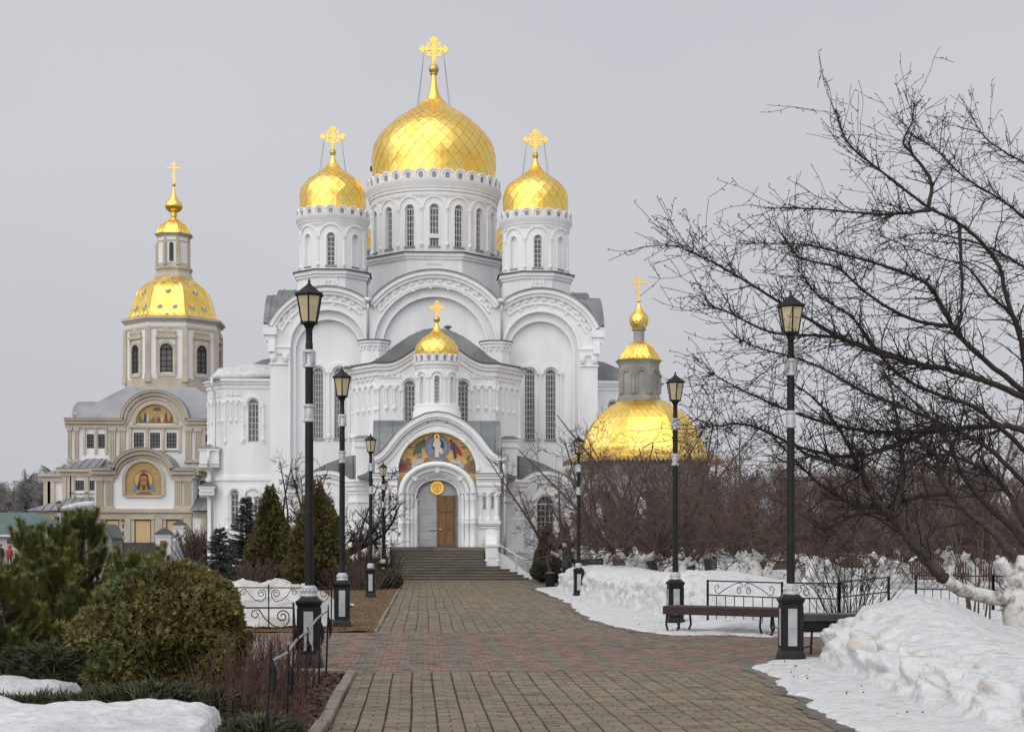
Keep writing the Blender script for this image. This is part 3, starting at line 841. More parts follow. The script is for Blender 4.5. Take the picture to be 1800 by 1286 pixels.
def orthodox_cross(parent, x, y, z0, w, h, mat='gold_trim'):
    mb = MB(); mp = plane_map(x, y); t = w*0.05
    def poly(p, dd): mb.prism(p, mp, *dd)
    poly([(-t, z0), (t, z0), (t, z0+h), (-t, z0+h)], (-0.05, 0.05))
    za = z0 + h*0.72
    poly([(-w/2, za-t), (w/2, za-t), (w/2, za+t), (-w/2, za+t)], (-0.056, 0.056))
    zb = z0 + h*0.88
    poly([(-w*0.2, zb-t*0.8), (w*0.2, zb-t*0.8), (w*0.2, zb+t*0.8), (-w*0.2, zb+t*0.8)], (-0.056, 0.056))
    zc = z0 + h*0.28
    poly([(-w*0.2, zc+w*0.09-t*0.8), (w*0.2, zc-w*0.09-t*0.8), (w*0.2, zc-w*0.09+t*0.8), (-w*0.2, zc+w*0.09+t*0.8)], (-0.056, 0.056))
    return mb.build('cross', MAT[mat], parent)

def frieze_arches(cx, cy, R, z0, h, n, parent, mat='stucco_trim'):
    """ring of small raised arches round the foot of a dome"""
    mp = cyl_map(cx, cy, R); mb = MB(); dk = MB()
    for i in range(n):
        u = 2*pi*R*i/n; r = pi*R/n*0.97
        zc = z0 + max(0.02, h - r)
        mb.prism(arch_poly(u, r, z0, zc, r, 8), mp, -0.16, -0.02)
        mb.mold(mp, arcpath(u, zc, r*0.88, 0, pi, 10, legs=z0), -r*0.14, r*0.14, -0.02, 0.07)
        mb.mold(mp, arcpath(u, zc, r*0.55, 0, pi, 8, legs=z0), -r*0.12, r*0.10, -0.02, 0.04)
        dk.prism(arch_poly(u, r*0.30, z0+0.03, zc, r*0.34, 6), mp, -0.021, -0.006)
    o = mb.build('dome_frieze', MAT[mat], parent)
    d = dk.build('frieze_niches', MAT['sill_metal'], o); d['kind'] = 'stuff'; o['kind'] = 'stuff'
    return o

# ================================================================== the cathedral
AX = 0.747                                    # its axis of symmetry
YF, YD, YC = 93.5, 97.0, 103.38               # main front, front drums, centre
YR = 2*YC - YD
HX = YC - YD                                  # half spacing of the corner drums
s_f, s_d, s_c = YF/F, YD/F, YC/F
cath = empty('cathedral', (0, 0, 0), 'white stucco cathedral with five gold onion domes and a mosaic porch', 'cathedral')

def zf(v, Y): return CAMZ + (HOR - v) * Y / F

WB = 287*s_f                                  # half width of the front
ZA = zf(621, YF); RC = 143*s_f; RS = 112*s_f; BX = 186.5*s_f
def ftop(u):
    t = ZA + 1.0
    for c, r in ((0, RC), (-BX, RS), (BX, RS)):
        if abs(u-c) < r: t = max(t, ZA + sqrt(r*r-(u-c)**2))
    return t
# --- the front in three stepped layers
mpF = plane_map(AX, YF)
o1 = [(-BX, 65.5*s_f, 0, zf(612.5, YF), 65.5*s_f), (BX, 65.5*s_f, 0, zf(612.5, YF), 65.5*s_f), (0, 107*s_f, 0, zf(612, YF), 107*s_f)]
o2 = [(-BX, 58*s_f, 0, zf(620, YF), 58*s_f), (BX, 58*s_f, 0, zf(620, YF), 58*s_f), (0, 93*s_f, 0, zf(613, YF), 93*s_f)]
mb = MB()
wall_open(mb, mpF, -WB, WB, 0, ftop, o1, 0.30, du=0.35)
front = mb.build('front_wall', MAT['stucco'], cath)
mb = MB(); wall_open(mb, mpF, -WB+0.2, WB-0.2, 0, lambda u: ftop(u)-0.6, o2, 0.30, du=0.35, d=-0.30)
mb.build('arch_recess', MAT['stucco'], front)
WZ0, WZ1 = zf(771, YF), zf(646, YF); WH = 9.0*s_f
wins = [sg*BX + t*18.6*s_f for sg in (-1, 1) for t in (-1, 1)]
mb = MB(); wall_open(mb, mpF, -WB+0.2, WB-0.2, 0, lambda u: ftop(u)-0.8, [(u, WH, WZ0, WZ1-WH, WH) for u in wins], 0.25, du=0.35, d=-0.60)
mb.build('bay_wall', MAT['stucco'], front)
# mouldings round the recesses
mb = MB()
for (uc, h, zs, zp, rise) in o1:
    mb.mold(mpF, arcpath(uc, zp, h, 0, pi, 26, legs=0.0), 0.0, 0.14, -0.02, 0.07)
for (uc, h, zs, zp, rise) in o2:
    mb.mold(mpF, arcpath(uc, zp, h, 0, pi, 26, legs=0.0), -0.03, 0.10, -0.32, -0.20)
mb.build('arch_moulding', MAT['stucco_trim'], front)
for u in wins:
    make_window(mpF, u, WH, WZ0+0.03, WZ1-WH, WH, -0.80, cath, cols=4, rows=11, bar=0.035)
for sg in (-1, 1):
    mb = MB(); sl = MB()
    for t in (-1, 1):
        u = sg*BX + t*18.6*s_f
        mb.mold(mpF, arcpath(u, WZ1-WH, WH+0.22, 0, pi, 14), -0.10, 0.10, -0.62, -0.42)
        mb.mold(mpF, arcpath(u, WZ1-WH, WH+0.02, 0, pi, 14, legs=WZ0), 0.0, 0.06, -0.62, -0.55)
        sl.prism([(u-WH-0.05, WZ0-0.08), (u+WH+0.05, WZ0-0.08), (u+WH+0.05, WZ0+0.02), (u-WH-0.05, WZ0+0.02)], mpF, -0.80, -0.50)
    for t in (-37.2, 0, 37.2):
        colonnette(mb, mpF, sg*BX + t*s_f, WZ0-0.15, WZ1-WH+0.1, 0.09, d=-0.55)
    mb.build('window_hood', MAT['stucco_trim'], front)
    sl.build('window_sill', MAT['sill_metal'], front)

# --- cornices along the gables with stepped dentils
def arc_range(c, r):
    xi = (RC**2 - RS**2 + BX**2) / (2*BX)
    if c == 0: a = math.acos(xi/RC); return a, pi - a
    a_in = math.acos(max(-1, min(1, (xi - BX)/RS))); a_out = math.acos(min(1, (WB - BX + 0.05)/RS))
    return (a_out, a_in) if c > 0 else (pi - a_in, pi - a_out)
for c, r in ((0, RC), (-BX, RS), (BX, RS)):
    a0, a1 = arc_range(c, r)
    mb = MB()
    mb.mold(mpF, arcpath(c, ZA, r, a0, a1, 30), -0.20, 0.10, -0.02, 0.34)
    mb.mold(mpF, arcpath(c, ZA, r, a0, a1, 30), -0.40, -0.20, -0.02, 0.20)
    mb.mold(mpF, arcpath(c, ZA, r, a0, a1, 30), -0.86, -0.76, -0.02, 0.10)
    nd = int((a1-a0)*r/0.62)
    for k in range(nd):
        a = a0 + (a1-a0)*(k+0.5)/nd
        mb.mold(mpF, [(c + r*cos(b), ZA + r*sin(b), cos(b), sin(b)) for b in (a-0.16/r, a+0.16/r)], -0.62, -0.40, -0.02, 0.085)
        mb.mold(mpF, [(c + r*cos(b), ZA + r*sin(b), cos(b), sin(b)) for b in (a+0.10/r, a+0.30/r)], -0.76, -0.52, -0.02, 0.06)
        if k % 2: mb.mold(mpF, [(c + r*cos(b), ZA + r*sin(b), cos(b), sin(b)) for b in (a-0.08/r, a+0.08/r)], -1.02, -0.86, -0.02, 0.08)
    mb.build('gable_cornice', MAT['stucco_trim'], cath)
# --- corner pilaster capitals
for sg in (-1, 1):
    mb = MB()
    u0, u1 = sorted((sg*(WB+0.06), sg*(WB - 34*s_f)))
    za, zb = zf(640, YF), zf(614, YF)
    mb.prism([(u0, zb-0.35), (u1, zb-0.35), (u1, zb), (u0, zb)], mpF, -0.1, 0.12)
    mb.prism([(u0-0.04, zb), (u1+0.04, zb), (u1+0.04, zb+0.09), (u0-0.04, zb+0.09)], mpF, -0.1, 0.18)
    mb.prism([(u0, za-0.1), (u1, za-0.1), (u1, za), (u0, za)], mpF, -0.1, 0.10)
    for k in (0.2, 0.8):
        c = mpF(u0+(u1-u0)*k, 0, 0.0)
        mb.lathe([(0.02, za+0.02), (0.17, za+0.10), (0.24, za+0.28), (0.24, zb-0.36)], 10, (c[0], c[1], 0))
    zt = zf(576, YF)
    mb.prism([(sg*WB-0.25, zt-0.9), (sg*WB+0.25, zt-0.9), (sg*WB+0.25, zt-0.55), (sg*WB-0.25, zt-0.55)], mpF, -0.5, 0.22)
    mb.prism([(sg*WB-0.4, zt-0.55), (sg*WB+0.4, zt-0.55), (sg*WB+0.4, zt-0.1), (sg*WB-0.4, zt-0.1)], mpF, -0.5, 0.34)
    mb.build('pilaster_capital', MAT['stucco_trim'], cath)
# --- side walls, rear wall and the vaulted roofs
YB = 2*YC - YF
mb = MB()
for sg in (-1, 1):
    x = AX + sg*(WB-0.02)
    mb.add([(x, YF+0.05, 0), (x, YB, 0), (x, YB, ZA+1.2), (x, YF+0.05, ZA+1.2)], [(0,1,2,3)])
mb.add([(AX-WB, YB, 0), (AX+WB, YB, 0), (AX+WB, YB, ZA+1.2), (AX-WB, YB, ZA+1.2)], [(0,1,2,3)])
for yc_, r in ((YD, RS), (YC, RC), (YR, RS)):
    for sg in (-1, 1):
        x = AX + sg*WB
        p = [(x, yc_ + r*cos(pi*i/20)*0.98, ZA + r*sin(pi*i/20)*0.98) for i in range(21)]
        mb.add(p, [tuple(range(21))])
mb.build('side_wall', MAT['stucco'], cath)
def barrel_y(c, r, y0, y1, name='roof_vault'):
    mb = MB(); a0, a1 = arc_range(c, r)
    n = 20
    pts = [(AX+c+(r+0.13)*cos(a0+(a1-a0)*i/n), ZA+(r+0.13)*sin(a0+(a1-a0)*i/n)) for i in range(n+1)]
    pin = [(AX+c+(r+0.03)*cos(a0+(a1-a0)*i/n), ZA+(r+0.03)*sin(a0+(a1-a0)*i/n)) for i in range(n+1)]
    poly = pts + pin[::-1]; m = len(poly)
    vs_ = [(x, y0, z) for x, z in poly] + [(x, y1, z) for x, z in poly]
    fs = [(i, (i+1) % m, m+(i+1) % m, m+i) for i in range(m)]
    fs += [(i, i+1, m-2-i, m-1-i) for i in range(n)] + [(m+i, m+m-1-i, m+m-2-i, m+i+1) for i in range(n)]
    mb.add(vs_, fs)
    return mb.build(name, MAT['roof_metal'], cath)
barrel_y(0, RC, YF-0.40, YB); barrel_y(-BX, RS, YF-0.40, YB); barrel_y(BX, RS, YF-0.40, YB)
def barrel_x(yc_, r, x0, x1, lo_=0.0):
    mb = MB(); n = 24; a0, a1 = 0.0, pi
    vs_ = []; fs = []
    xs = [x0 + (x1-x0)*k/3 for k in range(4)]
    for x in xs:
        for rr in (r+0.13, r-0.02):
            for i in range(n+1):
                a = lo_ + (pi-2*lo_)*i/n; vs_.append((x, yc_+rr*cos(a), ZA+rr*sin(a)))
    m = n+1
    for k in range(3):
        for i in range(n):
            a = k*2*m
            fs.append((a+i, a+i+1, a+2*m+i+1, a+2*m+i)); fs.append((a+m+i, a+3*m+i, a+3*m+i+1, a+m+i+1))
    for k in (0, 3):
        a = k*2*m
        for i in range(n): fs.append((a+i, a+m+i, a+m+i+1, a+i+1))
    # standing seams
    mb.add(vs_, fs)
    for sx in [x0+0.35*k for k in range(1, int((x1-x0)/0.35))][::2]:
        p = [(sx, yc_+(r+0.15)*cos(lo_+(pi-2*lo_)*i/n), ZA+(r+0.15)*sin(lo_+(pi-2*lo_)*i/n)) for i in range(n+1)]
        mb.tube(p, 0.02, 4)
    mb.build('side_roof_vault', MAT['roof_metal'], cath)
for sg in (-1, 1):
    a, b = sorted((AX + sg*(WB-0.9), AX + sg*(WB+0.42)))
    barrel_x(YD+0.05, RS-0.05, a, b, 0.46)
    a, b = sorted((AX + sg*(BX-1.0), AX + sg*(WB+0.30)))
    barrel_x(YC, RC+0.25, a, b)
    c = AX + sg*(WB+0.24)
    mb = MB(); mp_ = plane_map(AX+sg*(WB), YD, -sg*pi/2)
    mb.mold(mp_, arcpath(0, ZA, RS-0.1, 0, pi, 20), -0.25, 0.03, -0.1, 0.3)
    mb.build('gable_cornice', MAT['stucco_trim'], cath)

# --- corner drums and domes
def drum(cx, cy, R, z0, z1, nb, whalf, wz0, wz1, blind, name, winset=None, seed=0, rows=6):
    """cylinder with arcaded bays; wz0..wz1 window sill and crown"""
    mp = cyl_map(cx, cy, R); bay = 2*pi*R/nb
    ops = []; 
    for i in range(nb):
        u = i*bay
        if u > pi*R: u -= 2*pi*R
        ops.append((u, whalf, wz0, wz1-whalf, whalf, i))
    mb = MB()
    wall_open(mb, mp, -pi*R-bay/2+bay/2, pi*R, z0, z1, [o[:5] for o in ops if abs(o[0]) < pi*R-whalf-0.01], 0.28, du=0.25)
    d = mb.build(name, MAT['stucco'], cath)
    nb_ = MB(); tr = MB(); sl = MB()
    for (u, h, zs, zp, ri, i) in ops:
        a = u/R
        if blind and i % 2:
            nb_.prism(arch_poly(u, h+0.02, zs, zp, ri, 8), mp, -0.24, -0.20)
            tr.mold(mp, arcpath(u, zp, h, 0, pi, 12, legs=zs), 0.0, 0.06, -0.02, 0.03)
            sl.prism([(u-h-0.04, zs-0.06), (u+h+0.04, zs-0.06), (u+h+0.04, zs+0.03), (u-h-0.04, zs+0.03)], mp, -0.2, 0.06)
        elif abs(a) < 1.75:
            make_window(mp, u, h, zs+0.02, zp, ri, -0.24, cath, cols=3 if not blind else 2, rows=rows, bar=0.042)
            tr.mold(mp, arcpath(u, zp, h, 0, pi, 12, legs=zs), 0.0, 0.07, -0.02, 0.04)
            sl.prism([(u-h-0.08, zs-0.07), (u+h+0.08, zs-0.07), (u+h+0.08, zs+0.03), (u-h-0.08, zs+0.03)], mp, -0.25, 0.09)
        else:
            nb_.prism(arch_poly(u, h+0.02, zs, zp, ri, 8), mp, -0.24, -0.20)
        # hood arch over the bay and the colonnette on its side
        hr = bay/2 - 0.09
        tr.mold(mp, arcpath(u, wz1 - whalf + 0.05, hr, 0.0, pi, 16), -0.05, 0.06, -0.02, 0.075)
        zc1 = wz1 - whalf + 0.06
        colonnette(tr, mp, u + bay/2, wz0-0.12, zc1, bay*0.038 if blind else 0.075, d=0.02)
    tr.build('drum_arcade', MAT['stucco_trim'], d)
    if nb_.v: nb_.build('blind_niche', MAT['stucco'], d)['kind'] = 'stuff'
    sl.build('drum_sill', MAT['sill_metal'], d)['kind'] = 'stuff'
    return d

def ring_cornice(cx, cy, prof, n=64):
    mb = MB(); mb.lathe(prof, n, (cx, cy, 0)); return mb

def octa_base(cx, cy, apo, z0, z1, name, orn=True):
    mb = MB()
    mb.prism_z(octagon(cx, cy, apo), z0, z1-0.45)
    b = mb.build(name, MAT['stucco'], cath)
    mb = MB(); mb.prism_z(octagon(cx, cy, apo+0.10), z1-0.45, z1-0.28); mb.prism_z(octagon(cx, cy, apo+0.20), z1-0.279, z1-0.06)
    mb.build('base_cornice', MAT['stucco_trim'], b)
    mb = MB(); mb.prism_z(octagon(cx, cy, apo+0.30), z1-0.058, z1)
    mb.build('base_roof', MAT['roof_edge'], b)
    return b

zoct = zf(475, YD-2.3)
sdprof_px = [(945,163),(930,167),(910,168.5),(890,167),(870,161),(850,150),(835,138),(820,122),(800,95),(780,65),(760,40),(740,26),(720,17),(700,10),(688,8)]
def zoomz(y, Y): return zf(40 + y/2.923, Y)
dome_sets = [(AX-HX, YD, 'near', 55), (AX+HX, YD, 'near', 55), (AX-HX, YR, 'far', 0), (AX+HX, YR, 'far', 0)]
for k, (dx, dy, side, lim) in enumerate(dome_sets):
    base = octa_base(dx, dy, 59*s_d, ZA, zoct, 'drum_base')
    R = 57.8*s_d
    wz0, wz1 = zf(469, YD-R), zf(411, YD-R)
    zc0 = zf(392, YD-R)
    d = drum(dx, dy, R, zoct-0.02, zc0+0.35, 8, 7.3*s_d, wz0, wz1, True, 'drum', seed=k)
    mb = ring_cornice(dx, dy, [(R-0.1, zc0-0.12), (R+0.05, zc0-0.10), (R+0.05, zc0), (R+0.10, zc0+0.02), (R+0.12, zc0+0.16), (R+0.24, zc0+0.30), (R+0.26, zc0+0.48), (R-0.2, zc0+0.56)])
    mpc = cyl_map(dx, dy, R+0.045)
    for i in range(96):
        u = 2*pi*(R+0.045)*i/96
        mb.prism([(u-0.03, zc0-0.22), (u+0.03, zc0-0.22), (u+0.03, zc0-0.12), (u-0.03, zc0-0.12)], mpc, -0.06, 0.03)
    cor = mb.build('drum_cornice', MAT['stucco_trim'], d, autosmooth=35)
    fr = frieze_arches(dx, dy, R+0.16, zc0+0.50, 0.50, 20, d)
    prof = [(r/2.923*s_d, zoomz(y, YD)) for y, r in sdprof_px]
    prof[0] = (prof[0][0], zc0+0.55)
    dm = tiled_dome('dome', prof, dx, dy, 20, cath, seed=20+k, lim=lim, cut=0.2, neck_r=0.30, lift=0.022)
    zt = prof[-1][1]
    mb = MB(); mb.sphere((dx, dy, zoomz(677, YD)), 15.5/2.923*s_d, 14, 9); mb.lathe([(0.16, zt-0.03), (0.16, zt+0.04), (0.09, zt+0.06)], 12, (dx, dy, 0))
    mb.build('dome_ball', MAT['old_gold'], dm, smooth=True)
    ornate_cross(dm, dx, dy, zoomz(662, YD), 117/2.923*s_d, (662-545)/2.923*s_d)
    mb = MB()
    for sg in (-1, 1):
        for dyy in (-0.5, 0.6):
            mb.tube([(dx+sg*0.55, dy, zoomz(612, YD)), (dx+sg*0.85, dy+dyy, zoomz(806, YD))], 0.008, 3)
    mb.build('guy_wire', MAT['iron'], dm)
    # small ornamental frame on the drum base
    mpB = plane_map(dx, dy-59*s_d); mb = MB()
    z0 = zf(503, YD-2.1); z1 = zf(487, YD-2.1); h = 9.5*s_d
    for u in (-h, -h/2.2, h/2.2, h): mb.prism([(u-0.045, z0), (u+0.045, z0), (u+0.045, z1), (u-0.045, z1)], mpB, 0, 0.07)
    for z in (z1, (z0+z1)/2): mb.prism([(-h, z-0.05), (h, z-0.05), (h, z+0.05), (-h, z+0.05)], mpB, 0, 0.06)
    mb.build('base_ornament', MAT['stucco_trim'], base)

# --- central drum and dome
RCD = 109*s_c
zoc = zf(443, YC-4.5)
base = octa_base(AX, YC, 113*s_c, ZA+2, zoc, 'drum_base')
mb = MB(); mpB = plane_map(AX, YC-113*s_c); zq = zf(462, YC-4.3)
for k in (-2, -1, 0, 1, 2):
    mb.prism([(k*0.22-0.08, zq-0.12), (k*0.22+0.08, zq-0.12), (k*0.22+0.08, zq+(0.1 if k % 2 == 0 else 0.0)), (k*0.22-0.08, zq+(0.1 if k % 2 == 0 else 0.0))], mpB, 0, 0.07)
mb.build('base_ornament', MAT['stucco_trim'], base)
Yq = YC-RCD
cz0 = zf(337, Yq)
d = drum(AX, YC, RCD, zoc-0.02, cz0+0.5, 16, 7.9*s_c, zf(433.5, Yq), zf(358.5, Yq), False, 'drum', seed=9, rows=6)
mb = ring_cornice(AX, YC, [(RCD-0.1, cz0-0.22), (RCD+0.06, cz0-0.20), (RCD+0.06, cz0), (RCD+0.14, cz0+0.05), (RCD+0.15, cz0+0.22), (RCD+0.20, cz0+0.24), (RCD+0.22, cz0+0.40), (RCD+0.36, cz0+0.60), (RCD+0.38, cz0+0.80), (RCD-0.2, cz0+0.90)], 96)
mpc = cyl_map(AX, YC, RCD+0.055)
for i in range(200):
    u = 2*pi*(RCD+0.055)*i/200
    mb.prism([(u-0.03, cz0-0.34), (u+0.03, cz0-0.34), (u+0.03, cz0-0.22), (u-0.03, cz0-0.22)], mpc, -0.06, 0.03)
mb.build('drum_cornice', MAT['stucco_trim'], d, autosmooth=35)
frieze_arches(AX, YC, RCD+0.24, cz0+0.84, 0.64, 32, d)
cprof_px = [(800,308),(770,314),(740,317),(710,318),(680,315),(650,307),(620,293),(590,273),(560,246),(530,214),(505,182),(480,148),(455,108),(435,80),(415,58),(395,42),(375,31),(355,23),(330,17.5),(300,14),(268,12)]
prof = [(r/2.923*s_c, zoomz(y, YC)) for y, r in cprof_px]
prof[0] = (prof[0][0], cz0+0.9)
dm = tiled_dome('dome', prof, AX, YC, 32, cath, seed=5, lim=190, cut=0.2, neck_r=0.75, lift=0.03)
mb = MB(); mb.sphere((AX, YC, zoomz(243, YC)), 26/2.923*s_c, 18, 10); zt = prof[-1][1]; mb.lathe([(0.24, zt-0.05), (0.25, zt+0.03), (0.15, zt+0.1)], 14, (AX, YC, 0))
mb.build('dome_ball', MAT['old_gold'], dm, smooth=True)
ornate_cross(dm, AX, YC, zoomz(218, YC), 136/2.923*s_c, (218-80)/2.923*s_c)
mb = MB()
for sg in (-1, 1):
    for dyy in (-0.9, 1.0):
        mb.tube([(AX+sg*0.66, YC, zoomz(165, YC)), (AX+sg*1.1, YC+dyy, zoomz(452, YC))], 0.011, 3)
mb.build('guy_wire', MAT['iron'], dm)
# air conditioning unit in the middle drum window
mb = MB(); mb.box(AX-0.3, AX+0.3, Yq-0.02, Yq+0.3, zf(419, Yq), zf(411, Yq)); mb.build('vent_box', MAT['drain'], cath)
# floodlight beside the dome
mb = MB(); c = PT(655, 297, YC); mb.box(c.x-0.16, c.x+0.02, c.y-0.15, c.y+0.1, c.z-0.15, c.z+0.15); mb.box(c.x-0.02, c.x+0.25, c.y-0.03, c.y+0.03, c.z-0.2, c.z-0.14); mb.build('floodlight', MAT['iron'], cath)

# --- narthex (chamfered block before the main front)
YN = 84.0; s_n = YN/F
HN = 104*s_n; HN2 = 4.72; YN2 = YN + 2.2
zn = zf(641, YN)
def ntop(u):
    a = abs(u)
    if a > 2.75: return zn
    return zn + 1.25*(0.5+0.5*cos(pi*a/2.75))
mpN = plane_map(AX, YN)
nw = [(-1.45, 0.29, zf(742, YN), zf(669, YN)-0.29, 0.29), (1.45, 0.29, zf(742, YN), zf(669, YN)-0.29, 0.29)]
mb = MB()
wall_open(mb, mpN, -HN, HN, 0, ntop, nw, 0.3, du=0.3)
ang = atan2(YN2-YN, HN2-HN); LN = hypot(YN2-YN, HN2-HN)
mpNR = plane_map(AX+HN, YN, ang); mpNL = plane_map(AX-HN2, YN2, -ang)
for m_ in (mpNR, mpNL): wall_open(mb, m_, 0, LN, 0, zn, [], 0.1)
for sg in (-1, 1):
    x = AX+sg*HN2; mb.add([(x, YN2, 0), (x, YF, 0), (x, YF, zn), (x, YN2, zn)], [(0,1,2,3)])
nar = mb.build('narthex_wall', MAT['stucco'], cath)
for o in nw: make_window(mpN, o[0], o[1], o[2]+0.02, o[3], o[4], -0.25, cath, cols=3, rows=7, bar=0.04)
mb = MB()
path = [(AX-HN2, YF), (AX-HN2, YN2), (AX-HN, YN), (AX+HN, YN), (AX+HN2, YN2), (AX+HN2, YF)]
def offs(p, d):      # push the outline outwards
    return [(AX-HN2-d, YF), (AX-HN2-d, YN2-d*0.45), (AX-HN-d*0.45, YN-d), (AX+HN+d*0.45, YN-d), (AX+HN2+d, YN2-d*0.45), (AX+HN2+d, YF)]
def band(mb, z0, z1, d):
    a = offs(path, d); b = offs(path, -0.05)
    for i in (0, 1, 3, 4):
        q = [a[i], a[i+1], b[i+1], b[i]]
        mb.prism_z(q, z0, z1)
    # middle stretch follows the raised curve
    n = 24
    us = [-HN - d*0.45 + (2*HN + 0.9*d)*i/n for i in range(n+1)]
    mb.mold(mpN, [(u, ntop(u)-zn+z0, 0, 1) for u in us], 0, z1-z0, -0.05, d)
band(mb, zn-0.62, zn-0.34, 0.10); band(mb, zn-0.338, zn-0.16, 0.22); band(mb, zn-0.158, zn+0.02, 0.32)
mb.build('narthex_cornice', MAT['stucco_trim'], nar)
mb = MB(); band(mb, zn+0.022, zn+0.08, 0.40); mb.build('roof_edge', MAT['roof_edge'], nar)
rp = [(HN2+0.35, zn+0.05), (4.3, zn+0.10), (3.6, zn+0.28), (3.0, zn+0.62), (2.3, zn+1.2), (1.5, zn+1.75), (0.7, zn+2.12), (0, zn+2.2)]
poly = [(x, z) for x, z in rp] + [(-x, z) for x, z in rp[::-1][1:]] + [(-HN2-0.35, zn-0.02), (HN2+0.35, zn-0.02)]
mb = MB(); 
mpr = plane_map(AX, YN2+0.1)
mb.prism(poly, mpr, 0.9, -(YF-YN2)+0.0)
o = mb.build('narthex_roof', MAT['roof_metal'], cath)
mb = MB()
for (xa, za), (xb, zb) in zip(rp[:-1], rp[1:]):
    for sg in (-1, 1): mb.tube([(AX+sg*(xa+xb)/2, YN2-0.78, (za+zb)/2+0.02), (AX+sg*(xa+xb)/2, YF, (za+zb)/2+0.02)], 0.03, 4)
mb.build('roof_seam', MAT['roof_edge'], o)['kind'] = 'stuff'
mb = MB(); c = PT(787, 590, 88); mb.lathe([(0.11, c.z-1.2), (0.11, c.z+0.45), (0.22, c.z+0.45), (0.24, c.z+0.52), (0.03, c.z+0.62)], 10, (c.x, c.y, 0)); mb.build('vent_pipe', MAT['roof_metal'], cath)
# blind arcades
def arcade(mp, u0, u1, n, z_spring, z_bot, parent, low_every=None, r=0.065, d=0.02):
    mb = MB(); w = (u1-u0)/n
    for i in range(n):
        uc = u0 + w*(i+0.5)
        mb.mold(mp, arcpath(uc, z_spring, w/2-0.04, 0, pi, 10), -0.05, 0.06, -0.02, 0.09)
        mb.mold(mp, arcpath(uc, z_spring, w/2-0.13, 0, pi, 8, legs=z_bot+0.35), -0.025, 0.025, -0.02, 0.04)
    for i in range(n+1):
        lo = (low_every is not None and i in low_every)
        colonnette(mb, mp, u0+w*i, z_bot - (1.35 if lo else 0), z_spring+0.03, r, d=d, ring=[z_bot+0.15] if lo else None)
    return mb.build('blind_arcade', MAT['stucco_trim'], parent)
def relief_panel(mp, u0, u1, z0, z1, n, parent):
    mb = MB(); w = (u1-u0)/n
    for i in range(n+1):
        u = u0 + w*i
        mb.prism([(u-0.05, z0), (u+0.05, z0), (u+0.05, z1), (u-0.05, z1)], mp, -0.02, 0.07)
        if i < n:
            zm = (z0+z1)/2
            mb.prism([(u+0.05, zm-0.06), (u+w-0.05, zm-0.06), (u+w-0.05, zm+0.06), (u+0.05, zm+0.06)], mp, -0.02, 0.05)
            mb.mold(mp, arcpath(u+w/2, z1-0.14, w/2-0.06, 0, pi, 6), -0.03, 0.03, -0.02, 0.06)
            mb.mold(mp, arcpath(u+w/2, z0+0.14, w/2-0.06, pi, 2*pi, 6), -0.03, 0.03, -0.02, 0.06)
    return mb.build('relief_panel', MAT['stucco_trim'], parent)
za_, zb_ = zf(683, YN), zf(724, YN)
arcade(mpN, -HN+0.08, -1.85, 3, za_, zb_, nar, low_every=[0, 3]); arcade(mpN, 1.85, HN-0.08, 3, za_, zb_, nar, low_every=[0, 3])
arcade(mpNL, 0.12, LN-0.12, 4, za_-0.06, zb_-0.1, nar, low_every=[0]); arcade(mpNR, 0.12, LN-0.12, 4, za_-0.06, zb_-0.1, nar, low_every=[4])
zr0, zr1 = zf(665, YN), zf(652, YN)
relief_panel(mpN, -HN+0.15, -HN+1.5, zr0, zr1, 4, nar); relief_panel(mpN, HN-1.5, HN-0.15, zr0, zr1, 4, nar)
relief_panel(mpNL, 0.4, LN-0.35, zr0-0.06, zr1-0.06, 4, nar); relief_panel(mpNR, 0.35, LN-0.4, zr0-0.06, zr1-0.06, 4, nar)
for o in nw:
    mb = MB(); mb.mold(mpN, arcpath(o[0], o[3], o[1]+0.2, 0, pi, 14, legs=o[3]-0.3), -0.08, 0.08, -0.02, 0.12); mb.build('window_hood', MAT['stucco_trim'], nar)
# capped piers where the narthex meets the main front
for sg in (-1, 1):
    x = AX + sg*107*s_f*0.985; y = YF-1.0
    mb = MB(); zp0, zp1 = zf(640, y), zf(612, y)
    mb.prism_z(octagon(x, y, 0.78), zp0-2, zp1)
    mb.prism_z(octagon(x, y, 0.86), zp1, zp1+0.2); mb.prism_z(octagon(x, y, 0.95), zp1+0.2, zp1+0.34)
    for k in range(8):
        a = pi/8 + k*pi/4
        for t in (-0.28, 0.0, 0.28):
            a2 = k*pi/4
            cx_, cy_ = x + 0.83*cos(a2) - t*sin(a2), y + 0.83*sin(a2) + t*cos(a2)
            mb.lathe([(0.01, zp1-0.28), (0.05, zp1-0.2), (0.05, zp1-0.02)], 6, (cx_, cy_, 0))
    p = mb.build('pier', MAT['stucco_trim'], cath)
    mb = MB(); mb.prism_z(octagon(x, y, 1.0), zp1+0.342, zp1+0.39); mb.build('pier_cap', MAT['roof_edge'], p)
# rainwater pipes in the valleys
for sg in (-1, 1):
    x = AX + sg*3.97*(RC/4.87)
    mb = MB(); zt = zf(533, YF)
    mb.frust((x, YF-0.45), 0.3, 0.25, 0.5, 0.35, zt-0.1, zt+0.22)
    mb.tube([(x, YF-0.45, zt-0.1), (x, YF-0.45, zt-0.5), (x+sg*0.02, YF-0.14, zt-0.9), (x+sg*0.02, YF-0.14, zf(600, YF))], 0.075, 8)
    mb.build('rain_pipe', MAT['drain'], cath, smooth=True)

